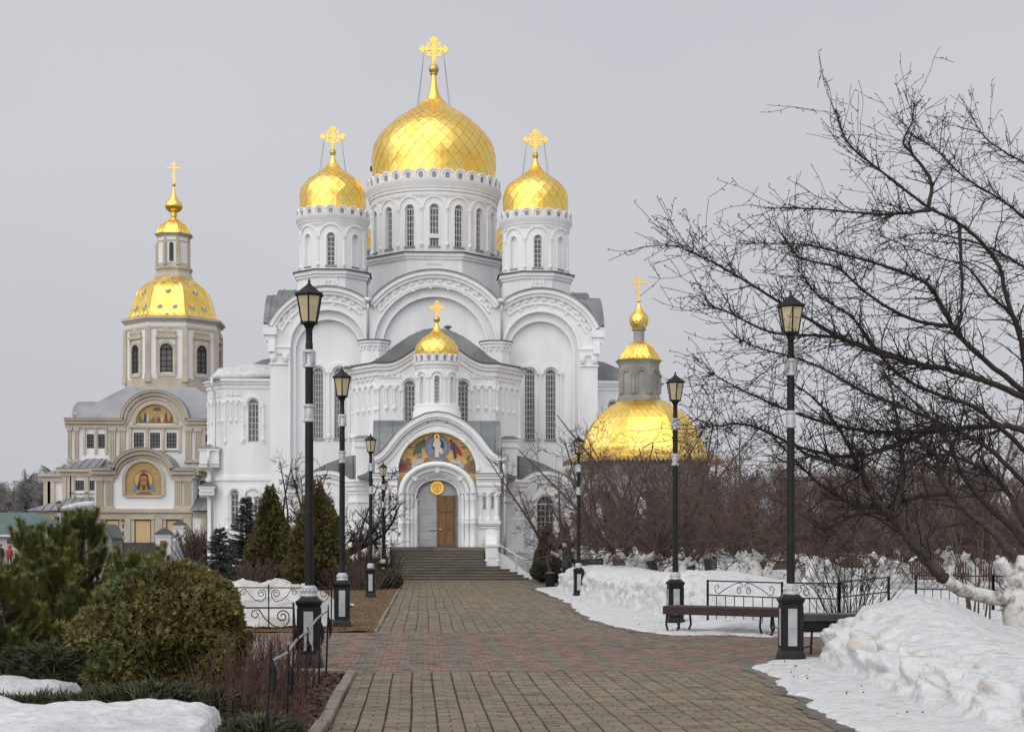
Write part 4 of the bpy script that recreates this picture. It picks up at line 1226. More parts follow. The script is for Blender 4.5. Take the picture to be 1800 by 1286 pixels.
# --- small dome over the porch
YP2 = 81.6; s_p2 = YP2/F
def z2y(y, Y): return zf(440 + y/4.018, Y)
pR = 37*s_p2
zb0 = zf(718, YP2)
mb = MB(); mb.lathe([(1.28, zf(742, YP2)-1.5), (1.28, zf(725, YP2)), (1.22, zf(722, YP2)), (1.22, zf(714, YP2)), (pR, zf(712, YP2))], 40, (AX, YP2, 0)); 
mb.build('dome_plinth', MAT['stucco'], cath, autosmooth=40)
d = drum(AX, YP2, pR, zf(716, YP2), z2y(820, YP2)+0.3, 8, 0.145, z2y(1095, YP2-pR), z2y(885, YP2-pR), True, 'drum', rows=7)
zc0 = z2y(838, YP2)
mb = ring_cornice(AX, YP2, [(pR-0.1, zc0-0.05), (pR+0.04, zc0-0.04), (pR+0.05, zc0+0.06), (pR+0.12, zc0+0.14), (pR+0.13, zc0+0.27), (pR-0.1, zc0+0.3)], 48)
mb.build('drum_cornice', MAT['stucco_trim'], d, autosmooth=35)
frieze_arches(AX, YP2, pR+0.08, zc0+0.29, 0.42, 18, d)
pp = [(760,145),(735,152),(715,154),(695,152),(675,144),(655,132),(635,112),(615,86),(600,62),(585,42),(565,28),(545,19),(525,12),(512,9)]
prof = [(r/4.018*s_p2, z2y(y, YP2)) for y, r in pp]
dm = tiled_dome('dome', prof, AX, YP2, 18, cath, seed=31, lim=45, cut=0.2, neck_r=0.2, lift=0.014)
mb = MB(); mb.sphere((AX, YP2, z2y(490, YP2)), 23/4.018*s_p2, 14, 9); mb.build('dome_ball', MAT['old_gold'], dm, smooth=True)
ornate_cross(dm, AX, YP2, z2y(468, YP2), 100/4.018*s_p2, 110/4.018*s_p2)
# ================================================================== porch, portal, stairs
YP = 79.0; s_p = YP/F
def z4(y, Y=YP): return zf(700 + y/3.78, Y)
mpP = plane_map(AX, YP)
FL = 1.60
gp = [(0, 8.42), (0.6, 8.32), (1.19, 8.04), (1.52, 7.82), (1.95, 7.45), (2.28, 7.05), (2.56, 6.67), (2.83, 6.36), (3.08, 6.19), (3.25, 6.14)]
def gtop(u):
    a = abs(u)
    for (x0, z0), (x1, z1) in zip(gp[:-1], gp[1:]):
        if x0 <= a <= x1: return z0 + (z1-z0)*(a-x0)/(x1-x0)
    return gp[-1][1]
MR = 2.0; MZ = 5.50                        # mosaic arch
PH, PZ, PRI = 1.98, 4.35, 1.63              # portal archivolt
mb = MB()
wall_open(mb, mpP, -3.2, 3.2, 0.0, gtop, [(0, MR, 0.0, MZ, MR)], 0.35, du=0.25)
for sg in (-1, 1):
    x = AX+sg*3.2; mb.add([(x, YP, 0), (x, YN+0.3, 0), (x, YN+0.3, 6.14), (x, YP, 6.14)], [(0,1,2,3)])
por = mb.build('porch_wall', MAT['stucco'], cath)
# gable mouldings
def gpath(n=44, h=3.25):
    p = []
    for i in range(n+1):
        u = -h + 2*h*i/n; e = 0.05
        s = (gtop(min(h, u+e))-gtop(max(-h, u-e)))/(min(h, u+e)-max(-h, u-e)); l = hypot(1, s)
        p.append((u, gtop(u), -s/l, 1/l))
    return p
mb = MB()
mb.mold(mpP, gpath(), -0.14, 0.10, -0.3, 0.30); mb.mold(mpP, gpath(), -0.26, -0.142, -0.02, 0.20); mb.mold(mpP, gpath(), -0.52, -0.44, -0.02, 0.08)
gq = gpath(150)
for k in range(2, len(gq)-2, 2):
    u, z, nu, nz = gq[k]; tu, tz = nz, -nu
    mb.mold(mpP, [(u-tu*0.02, z-tz*0.02, nu, nz), (u+tu*0.02, z+tz*0.02, nu, nz)], -0.42, -0.26, -0.02, 0.10)
mb.mold(mpP, arcpath(0, MZ, MR, 0, pi, 30), 0.0, 0.12, -0.02, 0.08)
for a in (0.06, pi*0.27, pi/2, pi*0.73, pi-0.06):
    mb.mold(mpP, [(MR*cos(b), MZ+MR*sin(b), cos(b), sin(b)) for b in (a-0.05, a-0.02, a+0.02, a+0.05)], -0.02, 0.16, -0.02, 0.13)
mb.build('gable_moulding', MAT['stucco_trim'], por)
# roof: cross vault behind the gable
mb = MB()
mb.mold(plane_map(AX, YP), gpath(), 0.10, 0.15, -2.4, 0.34)
pr = [(YP+0.5, 6.15), (YP+0.55, 6.6), (YP+0.8, 7.3), (YP+1.2, 7.85), (YP+1.8, 8.2), (YP+2.5, 8.3), (YP+3.4, 8.1), (YP+4.2, 7.5), (YN+0.1, 6.8), (YN+0.1, 6.15)]
n = len(pr)
vs_ = [(AX-3.32, y, z) for y, z in pr] + [(AX+3.32, y, z) for y, z in pr]
mb.add(vs_, [tuple(range(n)), tuple(range(2*n-1, n-1, -1))] + [(i, (i+1) % n, n+(i+1) % n, n+i) for i in range(n)])
rf = mb.build('porch_roof', MAT['roof_metal'], por)
mb = MB()
for x in (-3.0, -2.3, -1.6, 1.6, 2.3, 3.0):
    mb.tube([(AX+x, y, z+0.015) for y, z in pr[:7]], 0.02, 4)
for sg in (-1, 1):   # flared skirt
    sk = [(3.22, 6.12), (3.32, 5.85), (3.5, 5.6), (3.75, 5.4), (4.15, 5.27), (4.15, 5.2), (3.22, 5.2)]
    mb.prism([(sg*x, z) for x, z in sk], mpP, -0.9, -4.6)
mb.build('roof_seam', MAT['roof_metal'], rf)['kind'] = 'stuff'
# cornice blocks beside the portal
for sg in (-1, 1):
    mb = MB()
    def blk(u0, u1, z0, z1, d):
        a, b = sorted((sg*u0, sg*u1)); mb.prism([(a, z0), (b, z0), (b, z1), (a, z1)], mpP, -0.05, d)
    blk(2.03, 3.27, 4.37, 4.74, 0.12); blk(2.0, 3.3, 4.741, 4.84, 0.20); blk(2.03, 3.27, 4.841, 5.08, 0.14)
    for k in range(9): blk(2.08+k*0.132, 2.15+k*0.132, 5.0, 5.10, 0.20)
    blk(1.98, 3.32, 5.101, 5.26, 0.26); blk(1.95, 3.35, 5.261, 5.36, 0.34)
    # niche panel with three little columns
    blk(2.10, 3.22, 2.72, 2.80, 0.16); blk(2.06, 3.26, 2.801, 2.95, 0.22); blk(2.10, 3.22, 2.58, 2.64, 0.12)
    for u in (2.22, 2.64, 3.06):
        colonnette(mb, mpP, sg*u, 2.95, 4.36, 0.085, d=0.06, corbel=False)
    pb = mb.build('niche_panel', MAT['stucco_trim'], por)
    mb = MB(); dk = MB()
    for u in (2.43, 2.85):
        mb.mold(mpP, arcpath(sg*u, 4.12, 0.13, 0, pi, 10, legs=3.05), -0.02, 0.04, -0.02, 0.09)
        dk.prism(arch_poly(sg*u, 0.065, 3.55, 4.12, 0.11, 6), mpP, 0.0, 0.012)
    mb.build('niche_moulding', MAT['stucco_trim'], pb); dk.build('niche_slit', MAT['sill_metal'], pb)
    mb = MB(); blk(1.93, 3.38, 5.362, 5.40, 0.40); mb.build('cornice_cap', MAT['sill_metal'], pb)
# mosaic lunette with its stone-set figures (thin relief)
ym = -0.30
mb = MB()
mb.prism([(MR+0.02, PZ)] + [((MR+0.02)*cos(pi*i/30), MZ+(MR+0.02)*sin(pi*i/30)) for i in range(31)] + [(-MR-0.02, PZ)] + [(-1.5*cos(pi*i/24), PZ+1.2*sin(pi*i/24)) for i in range(25)], mpP, ym-0.06, ym)
mos = mb.build('mosaic', MAT['mosaic_gold'], por); mos['label'] = 'gold mosaic lunette with a white robed figure in a blue disc'
def Z6(x, y): return ((x-578)*0.00546, 8.066 - y*0.00546)
def relief(name, pts, mat, k, raw=False):
    mb = MB(); p = pts if raw else [Z6(x, y) for x, y in pts]
    mb.prism(p, mpP, ym+0.001, ym+0.012*k); return mb.build(name, MAT[mat], mos)
def circ(x, y, r, n=28, ry=None):
    return [(x+r*cos(2*pi*i/n), y+(ry or r)*sin(2*pi*i/n)) for i in range(n)]
relief('hill', [(205,480),(212,380),(235,345),(270,370),(320,400),(360,395),(420,380),(490,335),(540,370),(620,365),(660,335),(700,375),(760,385),(830,410),(880,375),(925,345),(945,420),(945,490),(700,480),(578,470),(450,480)], 'mos_rock', 1)
relief('disc', circ(578, 240, 121), 'mos_blue', 2)
relief('disc', circ(580, 235, 92), 'mos_grey', 3)
relief('disc', circ(584, 225, 58, ry=64), 'mos_navy', 4)
relief('robe', [(555,165),(600,165),(612,205),(606,245),(625,255),(636,300),(625,310),(598,285),(595,335),(560,338),(553,240),(535,235),(540,200)], 'mos_white', 6)
relief('halo', circ(575, 142, 25), 'gold_trim', 5); relief('head', circ(575, 145, 11, ry=15), 'mos_hair', 7)
relief('robe', [(415,185),(450,180),(470,215),(455,240),(430,255),(432,300),(425,345),(385,345),(395,290),(345,330),(355,270),(380,215)], 'mos_green', 4)
relief('robe', [(398,300),(432,300),(428,345),(388,345)], 'mos_teal', 5)
relief('head', circ(452, 183, 14, ry=16), 'mos_hair', 6)
relief('robe', [(700,225),(712,195),(745,200),(775,235),(800,275),(818,325),(790,320),(765,285),(758,345),(735,350),(728,270),(702,262)], 'mos_red', 4)
relief('robe', [(712,195),(735,200),(745,240),(755,345),(738,350),(722,270)], 'mos_navy', 5)
relief('head', circ(706, 182, 13, ry=15), 'mos_hair', 6)
relief('rock', [(345,400),(360,350),(400,345),(460,365),(440,395),(400,400),(370,440),(330,440)], 'mos_pale', 3)
relief('rock', [(700,385),(720,360),(780,360),(800,385),(840,430),(810,440),(770,400)], 'mos_pale', 3)
relief('figure', [(220,450),(235,405),(265,390),(295,420),(295,445),(250,455)], 'mos_red', 4)
relief('figure', [(280,365),(295,340),(325,355),(330,395),(300,405)], 'mos_brown', 4)
relief('figure', [(865,430),(880,400),(915,385),(935,410),(930,450),(890,455)], 'mos_brown', 4)
relief('tree', [(845,345),(870,335),(878,312),(884,336),(880,352),(868,380),(862,375),(866,355)], 'mos_green', 4)
for (x0, y) in ((300, 240), (795, 237)):
    relief('lettering', [(x0, y), (x0+55, y), (x0+55, y+7), (x0, y+7)], 'mos_hair', 4)
for (x0, x1, y) in ((250,350,300),(270,345,270),(330,400,215),(360,420,190),(255,330,325),(830,900,290),(815,880,255),(770,840,210),(740,800,170),(830,905,320),(400,450,160)):
    relief('gold_line', [(x0, y), (x1, y-3), (x1, y), (x0, y+3)], 'mos_rock', 1.5)
# portal: nested archivolts on colonnettes, in front of the wall
def ellipse_path(a, b, n=28, legs=None):
    p = []
    if legs is not None: p.append((a, legs, 1, 0))
    for i in range(n+1):
        t = pi*i/n; nu, nz = cos(t)/a, sin(t)/b; l = hypot(nu, nz)
        p.append((a*cos(t), PZ + b*sin(t), nu/l, nz/l))
    if legs is not None: p.append((-a, legs, -1, 0))
    return p
mb = MB()
rings = [(1.98, 1.63, 0.30, 0.42), (1.70, 1.37, 0.28, 0.22), (1.44, 1.12, 0.18, 0.06), (1.28, 0.97, 0.12, -0.06), (1.17, 0.84, 0.15, -0.18)]
for (a, b, w, dd) in rings:
    mb.mold(mpP, ellipse_path(a, b), -w, 0.0, ym-0.05, dd)
    # a roll on the edge of each order
    for i in range(1): 
        pts = [mpP(u - nu*w*0.5, z - nz*w*0.5, dd) for u, z, nu, nz in ellipse_path(a, b)]
        mb.tube(pts, w*0.42, 8)
for a in (pi*0.22, pi*0.5, pi*0.78):
    A, B, w, dd = rings[1]
    mb.mold(mpP, [(A*cos(t), PZ+B*sin(t), cos(t), sin(t)) for t in (a-0.07, a-0.03, a+0.03, a+0.07)], -w-0.03, 0.05, -0.1, dd+0.16)
for a in (pi*0.35, pi*0.65):
    A, B, w, dd = rings[3]
    mb.mold(mpP, [(A*cos(t), PZ+B*sin(t), cos(t), sin(t)) for t in (a-0.06, a-0.02, a+0.02, a+0.06)], -w-0.03, 0.04, -0.2, dd+0.08)
mb.build('archivolt', MAT['stucco_trim'], por, autosmooth=50)
for sg in (-1, 1):
    mb = MB()
    # stepped jambs
    for (u0, u1, dd) in ((1.66, 2.0, 0.20), (1.42, 1.66, 0.02), (1.26, 1.42, -0.10), (1.02, 1.26, -0.20)):
        a, b = sorted((sg*u0, sg*u1)); mb.prism([(a, FL), (b, FL), (b, PZ), (a, PZ)], mpP, -0.5, dd)
    for (u, r, dd) in ((1.83, 0.135, 0.26), (1.53, 0.115, 0.08), (1.32, 0.075, -0.08), (1.13, 0.05, -0.18)):
        z0, z1 = FL+0.36, PZ-0.02
        c = mpP(sg*u, 0, dd)
        pr_ = [(r*1.25, FL), (r*1.25, FL+0.24), (r*1.05, FL+0.30), (r*1.2, FL+0.36), (r, FL+0.42), (r, 2.75), (r*1.25, 2.79), (r*1.25, 2.90), (r*1.05, 2.94), (r*1.25, 2.98), (r*1.25, 3.10), (r, 3.14), (r, PZ-0.34), (r*1.2, PZ-0.30), (r, PZ-0.25), (r*1.3, PZ-0.1), (r*1.3, PZ+0.02)]
        mb.lathe(pr_, 12, (c[0], c[1], 0))
    mb.build('portal_column', MAT['stucco_trim'], por, autosmooth=50)
# doors
mb = MB(); yd = -0.42
mb.prism([(-1.04, FL), (1.04, FL), (1.04, PZ)] + [(1.02*cos(pi*i/16), PZ+0.68*sin(pi*i/16)) for i in range(17)] + [(-1.04, PZ)], mpP, yd-0.2, yd-0.1)
mb.build('door_tympanum', MAT['metal_door'], por)
mb = MB(); mb.prism([(-1.0, FL+0.02), (-0.03, FL+0.02), (-0.03, PZ-0.02), (-1.0, PZ-0.02)], mpP, yd-0.098, yd-0.03)
dl = mb.build('metal_door', MAT['metal_door'], por)
mb = MB()
for k in range(12): z = FL+0.12+k*0.225; mb.prism([(-0.99, z), (-0.04, z), (-0.04, z+0.012), (-0.99, z+0.012)], mpP, yd-0.028, yd-0.022)
for z in (FL+0.4, FL+1.3, FL+2.2): mb.prism([(-1.0, z), (-0.94, z), (-0.94, z+0.2), (-1.0, z+0.2)], mpP, yd-0.02, yd+0.01)
mb.prism([(-0.42, FL+0.86), (-0.08, FL+0.86), (-0.08, FL+0.90), (-0.42, FL+0.90)], mpP, yd-0.02, yd+0.03)
mb.build('door_fitting', MAT['sill_metal'], dl)
mb = MB(); mb.prism([(0.0, FL+0.02), (0.88, FL+0.02), (0.88, 4.26), (0.0, 4.26)], mpP, yd-0.098, yd-0.04)
dw = mb.build('wooden_door', MAT['wood_door'], por)
mb = MB()
for (z0, z1) in ((FL+0.12, FL+0.86), (FL+0.98, FL+1.72), (FL+1.84, 4.16)):
    for (u0, u1) in ((0.08, 0.41), (0.48, 0.80)):
        mb.prism([(u0, z0), (u1, z0), (u1, z1), (u0, z1)], mpP, yd-0.038, yd-0.02)
        mb.mold(mpP, [(u0, z0, -1, -1), (u1, z0, 1, -1), (u1, z1, 1, 1), (u0, z1, -1, 1)], 0.0, 0.025, yd-0.038, yd-0.005, closed=True)
mb.build('door_panel', MAT['wood_door'], dw)
mb = MB(); mb.prism([(0.08, FL+0.90), (0.26, FL+0.90), (0.26, FL+0.95), (0.08, FL+0.95)], mpP, yd-0.03, yd+0.04); mb.build('door_handle', MAT['silver'], dw)
mb = MB(); mb.add([mpP(0.89, FL+0.02, yd-0.06), mpP(1.0, FL+0.02, yd+0.38), mpP(1.0, PZ-0.05, yd+0.38), mpP(0.89, PZ-0.05, yd-0.06),
                   mpP(0.93, FL+0.02, yd-0.08), mpP(1.04, FL+0.02, yd+0.36), mpP(1.04, PZ-0.05, yd+0.36), mpP(0.93, PZ-0.05, yd-0.08)],
                  [(0,1,2,3),(7,6,5,4),(0,4,5,1),(1,5,6,2),(2,6,7,3),(3,7,4,0)])
mb.build('metal_door', MAT['sill_metal'], por)
c = mpP(0, 0, 0)
mb = MB(); R0 = 0.335; zc = z4(592)
mb.prism([(R0*cos(2*pi*i/28), zc+R0*sin(2*pi*i/28)) for i in range(28)], mpP, yd-0.1, yd+0.02)
mb.mold(mpP, arcpath(0, zc, R0, 0, 2*pi, 28), -0.03, 0.02, yd+0.0, yd+0.05)
med = mb.build('medallion', MAT['gold_trim'], por)
mb = MB(); rnd = random.Random(3)
mb.prism([(0.10*cos(t*0.9)*1.0, zc-0.02+0.16*sin(t*0.9)) for t in range(7)], mpP, yd+0.02, yd+0.05)
for k in range(9):
    a = 2*pi*k/9; mb.sphere(mpP(0.2*cos(a), zc+0.2*sin(a), yd+0.03), 0.035+0.02*rnd.random(), 6, 4)
mb.build('medallion_relief', MAT['old_gold'], med)
# --- landing and stairs
mb = MB(); mb.box(AX-3.2, AX+3.2, 77.6, YP+0.7, 0.0, FL-0.005); mb.build('landing', MAT['step_stone'], cath)
stairs = cath
NST = 12; RIS = FL/NST; TRD = 0.355
exts = [2.27, 2.27, 2.28, 2.28, 2.30, 2.32, 3.05, 3.50, 3.85, 4.12, 4.36, 4.57]
for k in range(NST):
    zt = FL - RIS*(k+1)*0.0 - RIS*k - 0.0
    zt = FL - RIS*k
    y1 = 77.6 - TRD*k; y0 = y1 - TRD
    zt -= RIS if k >= 0 else 0
    if zt <= 0.005: zt = 0.006
    e = exts[k]
    # tread slab with a nosing, riser set back
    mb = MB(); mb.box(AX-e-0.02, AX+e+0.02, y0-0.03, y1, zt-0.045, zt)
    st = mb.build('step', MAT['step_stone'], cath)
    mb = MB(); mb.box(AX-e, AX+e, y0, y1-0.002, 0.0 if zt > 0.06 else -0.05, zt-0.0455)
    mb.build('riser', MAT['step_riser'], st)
# pedestals, cheek walls and rails
for sg in (-1, 1):
    mb = MB()
    x = AX+sg*2.68
    mb.box(x-0.30, x+0.30, 75.9, 76.5, 0.0, 1.62); mb.box(x-0.36, x+0.36, 75.84, 76.56, 1.62, 1.74); mb.box(x-0.22, x+0.22, 75.88, 75.9, 1.05, 1.5)
    for t in (-0.31, 0.31): mb.sphere((x+t, 75.9, 0.92), 0.07, 8, 6)
    mb.box(x-0.28, x+0.28, 76.56, 78.9, 0.0, 2.0)
    p = [(-0.30, 1.74), (0.30, 1.74), (0.27, 2.42), (0.16, 2.52), (-0.16, 2.52), (-0.27, 2.42)]
    mb.prism([(sg*2.68+u, z) for u, z in p], plane_map(AX, 77.0), -0.4, 0.1)
    pd = mb.build('stair_pedestal', MAT['stucco_trim'], cath)
    mb = MB()
    pts = [(sg*2.98, 0.0), (sg*2.98, 1.38), (sg*3.4, 1.18), (sg*4.5, 0.28), (sg*4.75, 0.28), (sg*4.75, 0.0)]
    mb.prism(pts, plane_map(AX, 76.6), -0.12, 0.12)
    mb.build('cheek_wall', MAT['stucco_trim'], cath)
    mb = MB()
    mb.tube([(AX+sg*3.0, 76.4, 1.75), (AX+sg*4.72, 76.4, 0.72), (AX+sg*4.72, 76.4, 0.0)], 0.03, 6)
    mb.tube([(AX+sg*3.9, 76.4, 1.2), (AX+sg*3.9, 76.4, 0.5)], 0.022, 6)
    mb.tube([(AX+sg*2.32, 77.3, 1.6), (AX+sg*2.32, 77.3, 2.45), (AX+sg*2.32, 78.6, 2.45)], 0.025, 6)
    mb.build('stair_rail', MAT['drain'], cath, smooth=True)
# tall white caps beside the porch roof
for sg in (-1, 1):
    x = AX+sg*3.92; y = 83.0
    mb = MB(); mb.box(x-0.40, x+0.40, y-0.4, y+1.0, 4.9, 7.0); mb.box(x-0.46, x+0.46, y-0.46, y+1.0, 6.95, 7.1); mb.box(x-0.5, x+0.5, y-0.5, y+1.0, 7.3, 7.42); mb.box(x-0.43, x+0.43, y-0.43, y+1.0, 7.1, 7.3)
    p = mb.build('pier', MAT['stucco_trim'], cath)
    mb = MB(); mb.frust((x, y+0.2), 1.08, 1.5, 0.5, 0.7, 7.422, 7.6); mb.build('pier_cap', MAT['roof_metal'], p)
    # polygonal corner turret with arcading
    tx, ty, tr = AX+sg*3.92, 82.9, 0.78
    mb = MB()
    mb.prism_z(octagon(tx, ty, tr), 1.4, 4.75)
    mb.prism_z(octagon(tx, ty, tr+0.16), 0.0, 1.28); mb.prism_z(octagon(tx, ty, tr+0.24), 1.28, 1.45)
    mb.prism_z(octagon(tx, ty, tr+0.05), 4.42, 4.6); mb.prism_z(octagon(tx, ty, tr+0.14), 4.601, 4.85); mb.prism_z(octagon(tx, ty, tr+0.24), 4.851, 5.05); mb.prism_z(octagon(tx, ty, tr+0.32), 5.051, 5.2)
    tu = mb.build('corner_turret', MAT['stucco'], cath)
    for k in (-1, 0, 1):
        a = k*pi/4; ap = tr
        m_ = plane_map(tx+ap*sin(a), ty-ap*cos(a), a)
        arcade(m_, -0.30, 0.30, 3, 3.95, 2.95, tu, r=0.035, d=0.01)
    # gallery with a round-headed gable and window
    GYY = 84.6; mg = plane_map(AX, GYY)
    gx = 6.02
    def gt(u, gx=gx, sg=sg):
        a = abs(abs(u)-gx)
        return 4.72 + (1.02*sqrt(max(0, 1-(a/1.5)**2)) if a < 1.5 else 0) 
    mb = MB()
    u0, u1 = sorted((sg*4.2, sg*8.1))
    wall_open(mb, mg, u0, u1, 0.0, gt, [(sg*gx, 0.47, 2.0, 3.95, 0.47)], 0.3, du=0.2)
    xs = AX+sg*8.1
    mb.add([(xs, GYY, 0), (xs, YF, 0), (xs, YF, 5.4), (xs, GYY, 4.72)], [(0,1,2,3)])
    gl = mb.build('gallery_wall', MAT['stucco'], cath)
    make_window(mg, sg*gx, 0.47, 2.02, 3.95, 0.47, -0.25, cath, cols=4, rows=6, bar=0.035)
    mb = MB()
    gpth = lambda w: [(sg*(gx-2.0), 4.72, 0, 1)] + [(sg*(gx-1.5), 4.72, 0, 1)] + [(sg*(gx - 1.5*cos(pi*i/16)), 4.72+1.02*sin(pi*i/16), -sg*cos(pi*i/16), sin(pi*i/16)) for i in range(1, 16)] + [(sg*(gx+1.5), 4.72, 0, 1), (sg*8.1, 4.72, 0, 1)]
    pth = gpth(0)
    mb.mold(mg, pth, -0.16, 0.06, -0.02, 0.28); mb.mold(mg, pth, -0.34, -0.162, -0.02, 0.14); mb.mold(mg, pth, -0.62, -0.52, -0.02, 0.07)
    mb.mold(mg, arcpath(sg*gx, 3.95, 0.62, 0, pi, 16, legs=3.7), -0.06, 0.08, -0.02, 0.1)
    for t in (-0.78, 0.78): colonnette(mb, mg, sg*gx+t, 2.0, 3.75, 0.08, d=0.04, corbel=False)
    mb.box(min(AX+sg*4.4, xs), max(AX+sg*4.4, xs), GYY-0.14, GYY, 1.25, 1.42); mb.box(min(AX+sg*4.4, xs), max(AX+sg*4.4, xs), GYY-0.10, GYY, 0.0, 1.248)
    mb.build('gallery_cornice', MAT['stucco_trim'], gl)
    arcade(mg, sg*gx+(-1.75 if sg > 0 else 1.05), sg*gx+(-1.05 if sg > 0 else 1.75), 1, 3.75, 2.9, gl, r=0.05)
    rp_ = [(4.2, 6.75), (5.0, 6.62), (6.0, 6.25), (7.0, 5.75), (7.8, 5.35), (8.3, 5.2), (8.3, 5.05), (4.2, 5.05)]
    mb = MB(); mb.prism([(sg*u, z) for u, z in rp_], plane_map(AX, 85.6), -7.9, 0.0)
    mb.mold(mg, pth, 0.06, 0.11, -1.2, 0.32)
    gr = mb.build('gallery_roof', MAT['roof_metal'], cath)
    mb = MB(); 
    for u in (4.6, 5.4, 6.2, 7.0): 
        z = [b for a, b in rp_[:6] if True]
        zz = 6.75 - (u-4.2)**1.35*0.26
        mb.tube([(AX+sg*u, 85.58, zz), (AX+sg*u, 85.58, 5.1)], 0.02, 4)
    mb.build('roof_seam', MAT['roof_edge'], gr)['kind'] = 'stuff'
# rain pipe on the right of the porch
mb = MB(); x = AX+3.42
mb.frust((x, YP-0.15), 0.2, 0.2, 0.34, 0.3, 5.95, 6.15)
mb.tube([(x, YP-0.15, 5.95), (x, YP-0.15, 5.7), (x+0.06, YP-0.18, 5.4), (x+0.06, YP-0.18, 0.2)], 0.075, 8)
mb.build('rain_pipe', MAT['drain'], cath, smooth=True)

# --- side arms of the cathedral
YA = 98.0; s_a = YA/F
for sg in (-1, 1):
    xo, xc_, xi = 14.55, 13.3, 9.7
    zt = zf(668, YA)
    m0 = plane_map(AX, YA); mb = MB()
    wx = 11.45
    ops = [(sg*wx, 0.33, zf(778, YA), zf(703, YA)-0.33, 0.33), (sg*12.62, 0.24, zf(932, YA), zf(862, YA)-0.24, 0.24),
           (sg*11.72, 0.2, zf(932, YA), zf(872, YA)-0.2, 0.2), (sg*11.2, 0.2, zf(932, YA), zf(872, YA)-0.2, 0.2)]
    u0, u1 = sorted((sg*xi, sg*xc_))
    wall_open(mb, m0, u0, u1, 0.0, zt, ops, 0.3)
    a_ = atan2(1.6, xo-xc_); L_ = hypot(1.6, xo-xc_)
    mc = plane_map(AX+xc_, YA, a_) if sg > 0 else plane_map(AX-xo, YA+1.6, -a_)
    wall_open(mb, mc, 0, L_, 0, zt, [], 0.1)
    x = AX+sg*xo; mb.add([(x, YA+1.6, 0), (x, YA+12, 0), (x, YA+12, zt), (x, YA+1.6, zt)], [(0,1,2,3)])
    arm = mb.build('side_arm_wall', MAT['stucco'], cath)
    for k, o in enumerate(ops):
        make_window(m0, o[0], o[1], o[2]+0.02, o[3], o[4], -0.25, cath, cols=3 if k == 0 else 2, rows=6, bar=0.04)
    mb = MB()
    def oband(z0, z1, d):
        A = [(AX+sg*(xo+d), YA+12), (AX+sg*(xo+d), YA+1.6-d*0.4), (AX+sg*(xc_+d*0.4), YA-d), (AX+sg*xi, YA-d)]
        B = [(AX+sg*(xo-0.05), YA+12), (AX+sg*(xo-0.05), YA+1.62), (AX+sg*(xc_-0.02), YA+0.05), (AX+sg*xi, YA+0.05)]
        for i in range(3): mb.prism_z([A[i], A[i+1], B[i+1], B[i]], z0, z1)
    oband(zt-0.6, zt-0.35, 0.08); oband(zt-0.348, zt-0.18, 0.2); oband(zt-0.178, zt, 0.34)
    oband(zf(845, YA), zf(838, YA), 0.1)
    mb.mold(m0, arcpath(sg*wx, ops[0][3], 0.5, 0, pi, 14, legs=ops[0][3]-0.2), -0.08, 0.1, -0.02, 0.12)
    mb.mold(m0, arcpath(sg*12.62, ops[1][3], 0.42, 0, pi, 14, legs=ops[1][3]-0.2), -0.08, 0.08, -0.02, 0.12)
    mb.mold(m0, arcpath(sg*11.46, ops[2][3]+0.1, 0.62, 0, pi, 16, legs=ops[2][3]-0.2), -0.08, 0.12, -0.02, 0.14)
    for t in (-0.62, 0.62): colonnette(mb, m0, sg*wx+t, ops[0][2]-0.1, ops[0][3], 0.08, d=0.03, ring=[zf(748, YA)])
    for t in (12.2, 13.06): colonnette(mb, m0, sg*t, ops[1][2]-0.1, ops[1][3], 0.07, d=0.03, ring=[ops[1][2]+0.8])
    mb.build('arm_moulding', MAT['stucco_trim'], arm)
    zs_, zb_2 = zf(709, YA), zf(746, YA)
    a0, a1 = sorted((sg*12.15, sg*13.22))
    arcade(m0, a0, a1, 3, zs_, zb_2, arm, low_every=[0, 3]); arcade(mc, 0.15, L_-0.15, 4, zs_-0.05, zb_2-0.05, arm, low_every=[0])
    relief_panel(m0, *sorted((sg*12.25, sg*13.15)), zf(698, YA), zf(687, YA), 3, arm); relief_panel(mc, 0.4, L_-0.3, zf(700, YA), zf(689, YA), 4, arm)
    mb = MB()
    rz = [(zt, 0.36), (zt+0.12, 0.36)]
    # roof: curved hip
    xs_ = [xo+0.4, 13.4, 12.2, 11.0, 9.7]; zs2 = [zt+0.02, zt+0.35, zt+0.85, zt+1.35, zt+1.6]
    poly = [(sg*x, z) for x, z in zip(xs_, zs2)] + [(sg*9.7, zt-0.05), (sg*(xo+0.4), zt-0.05)]
    mb.prism(poly, plane_map(AX, YA+1.2), -10, 0.0)
    poly2 = [(sg*(xo+0.1), zt+0.03), (sg*9.7, zt+0.03), (sg*9.7, zt+1.5), (sg*11.0, zt+1.3), (sg*12.2, zt+0.8), (sg*13.4, zt+0.3)]
    mb.add([(AX+sg*(xc_+0.15), YA-0.36, zt+0.01), (AX+sg*9.7, YA-0.36, zt+0.01), (AX+sg*9.7, YA+1.22, zt+1.58), (AX+sg*11.0, YA+1.22, zt+1.33), (AX+sg*12.2, YA+1.22, zt+0.83), (AX+sg*13.4, YA+1.22, zt+0.33), (AX+sg*(xo+0.35), YA+1.3, zt+0.01)],
           [(0,1,2,3,4,5,6)])
    mb.build('arm_roof', MAT['roof_metal'], cath)
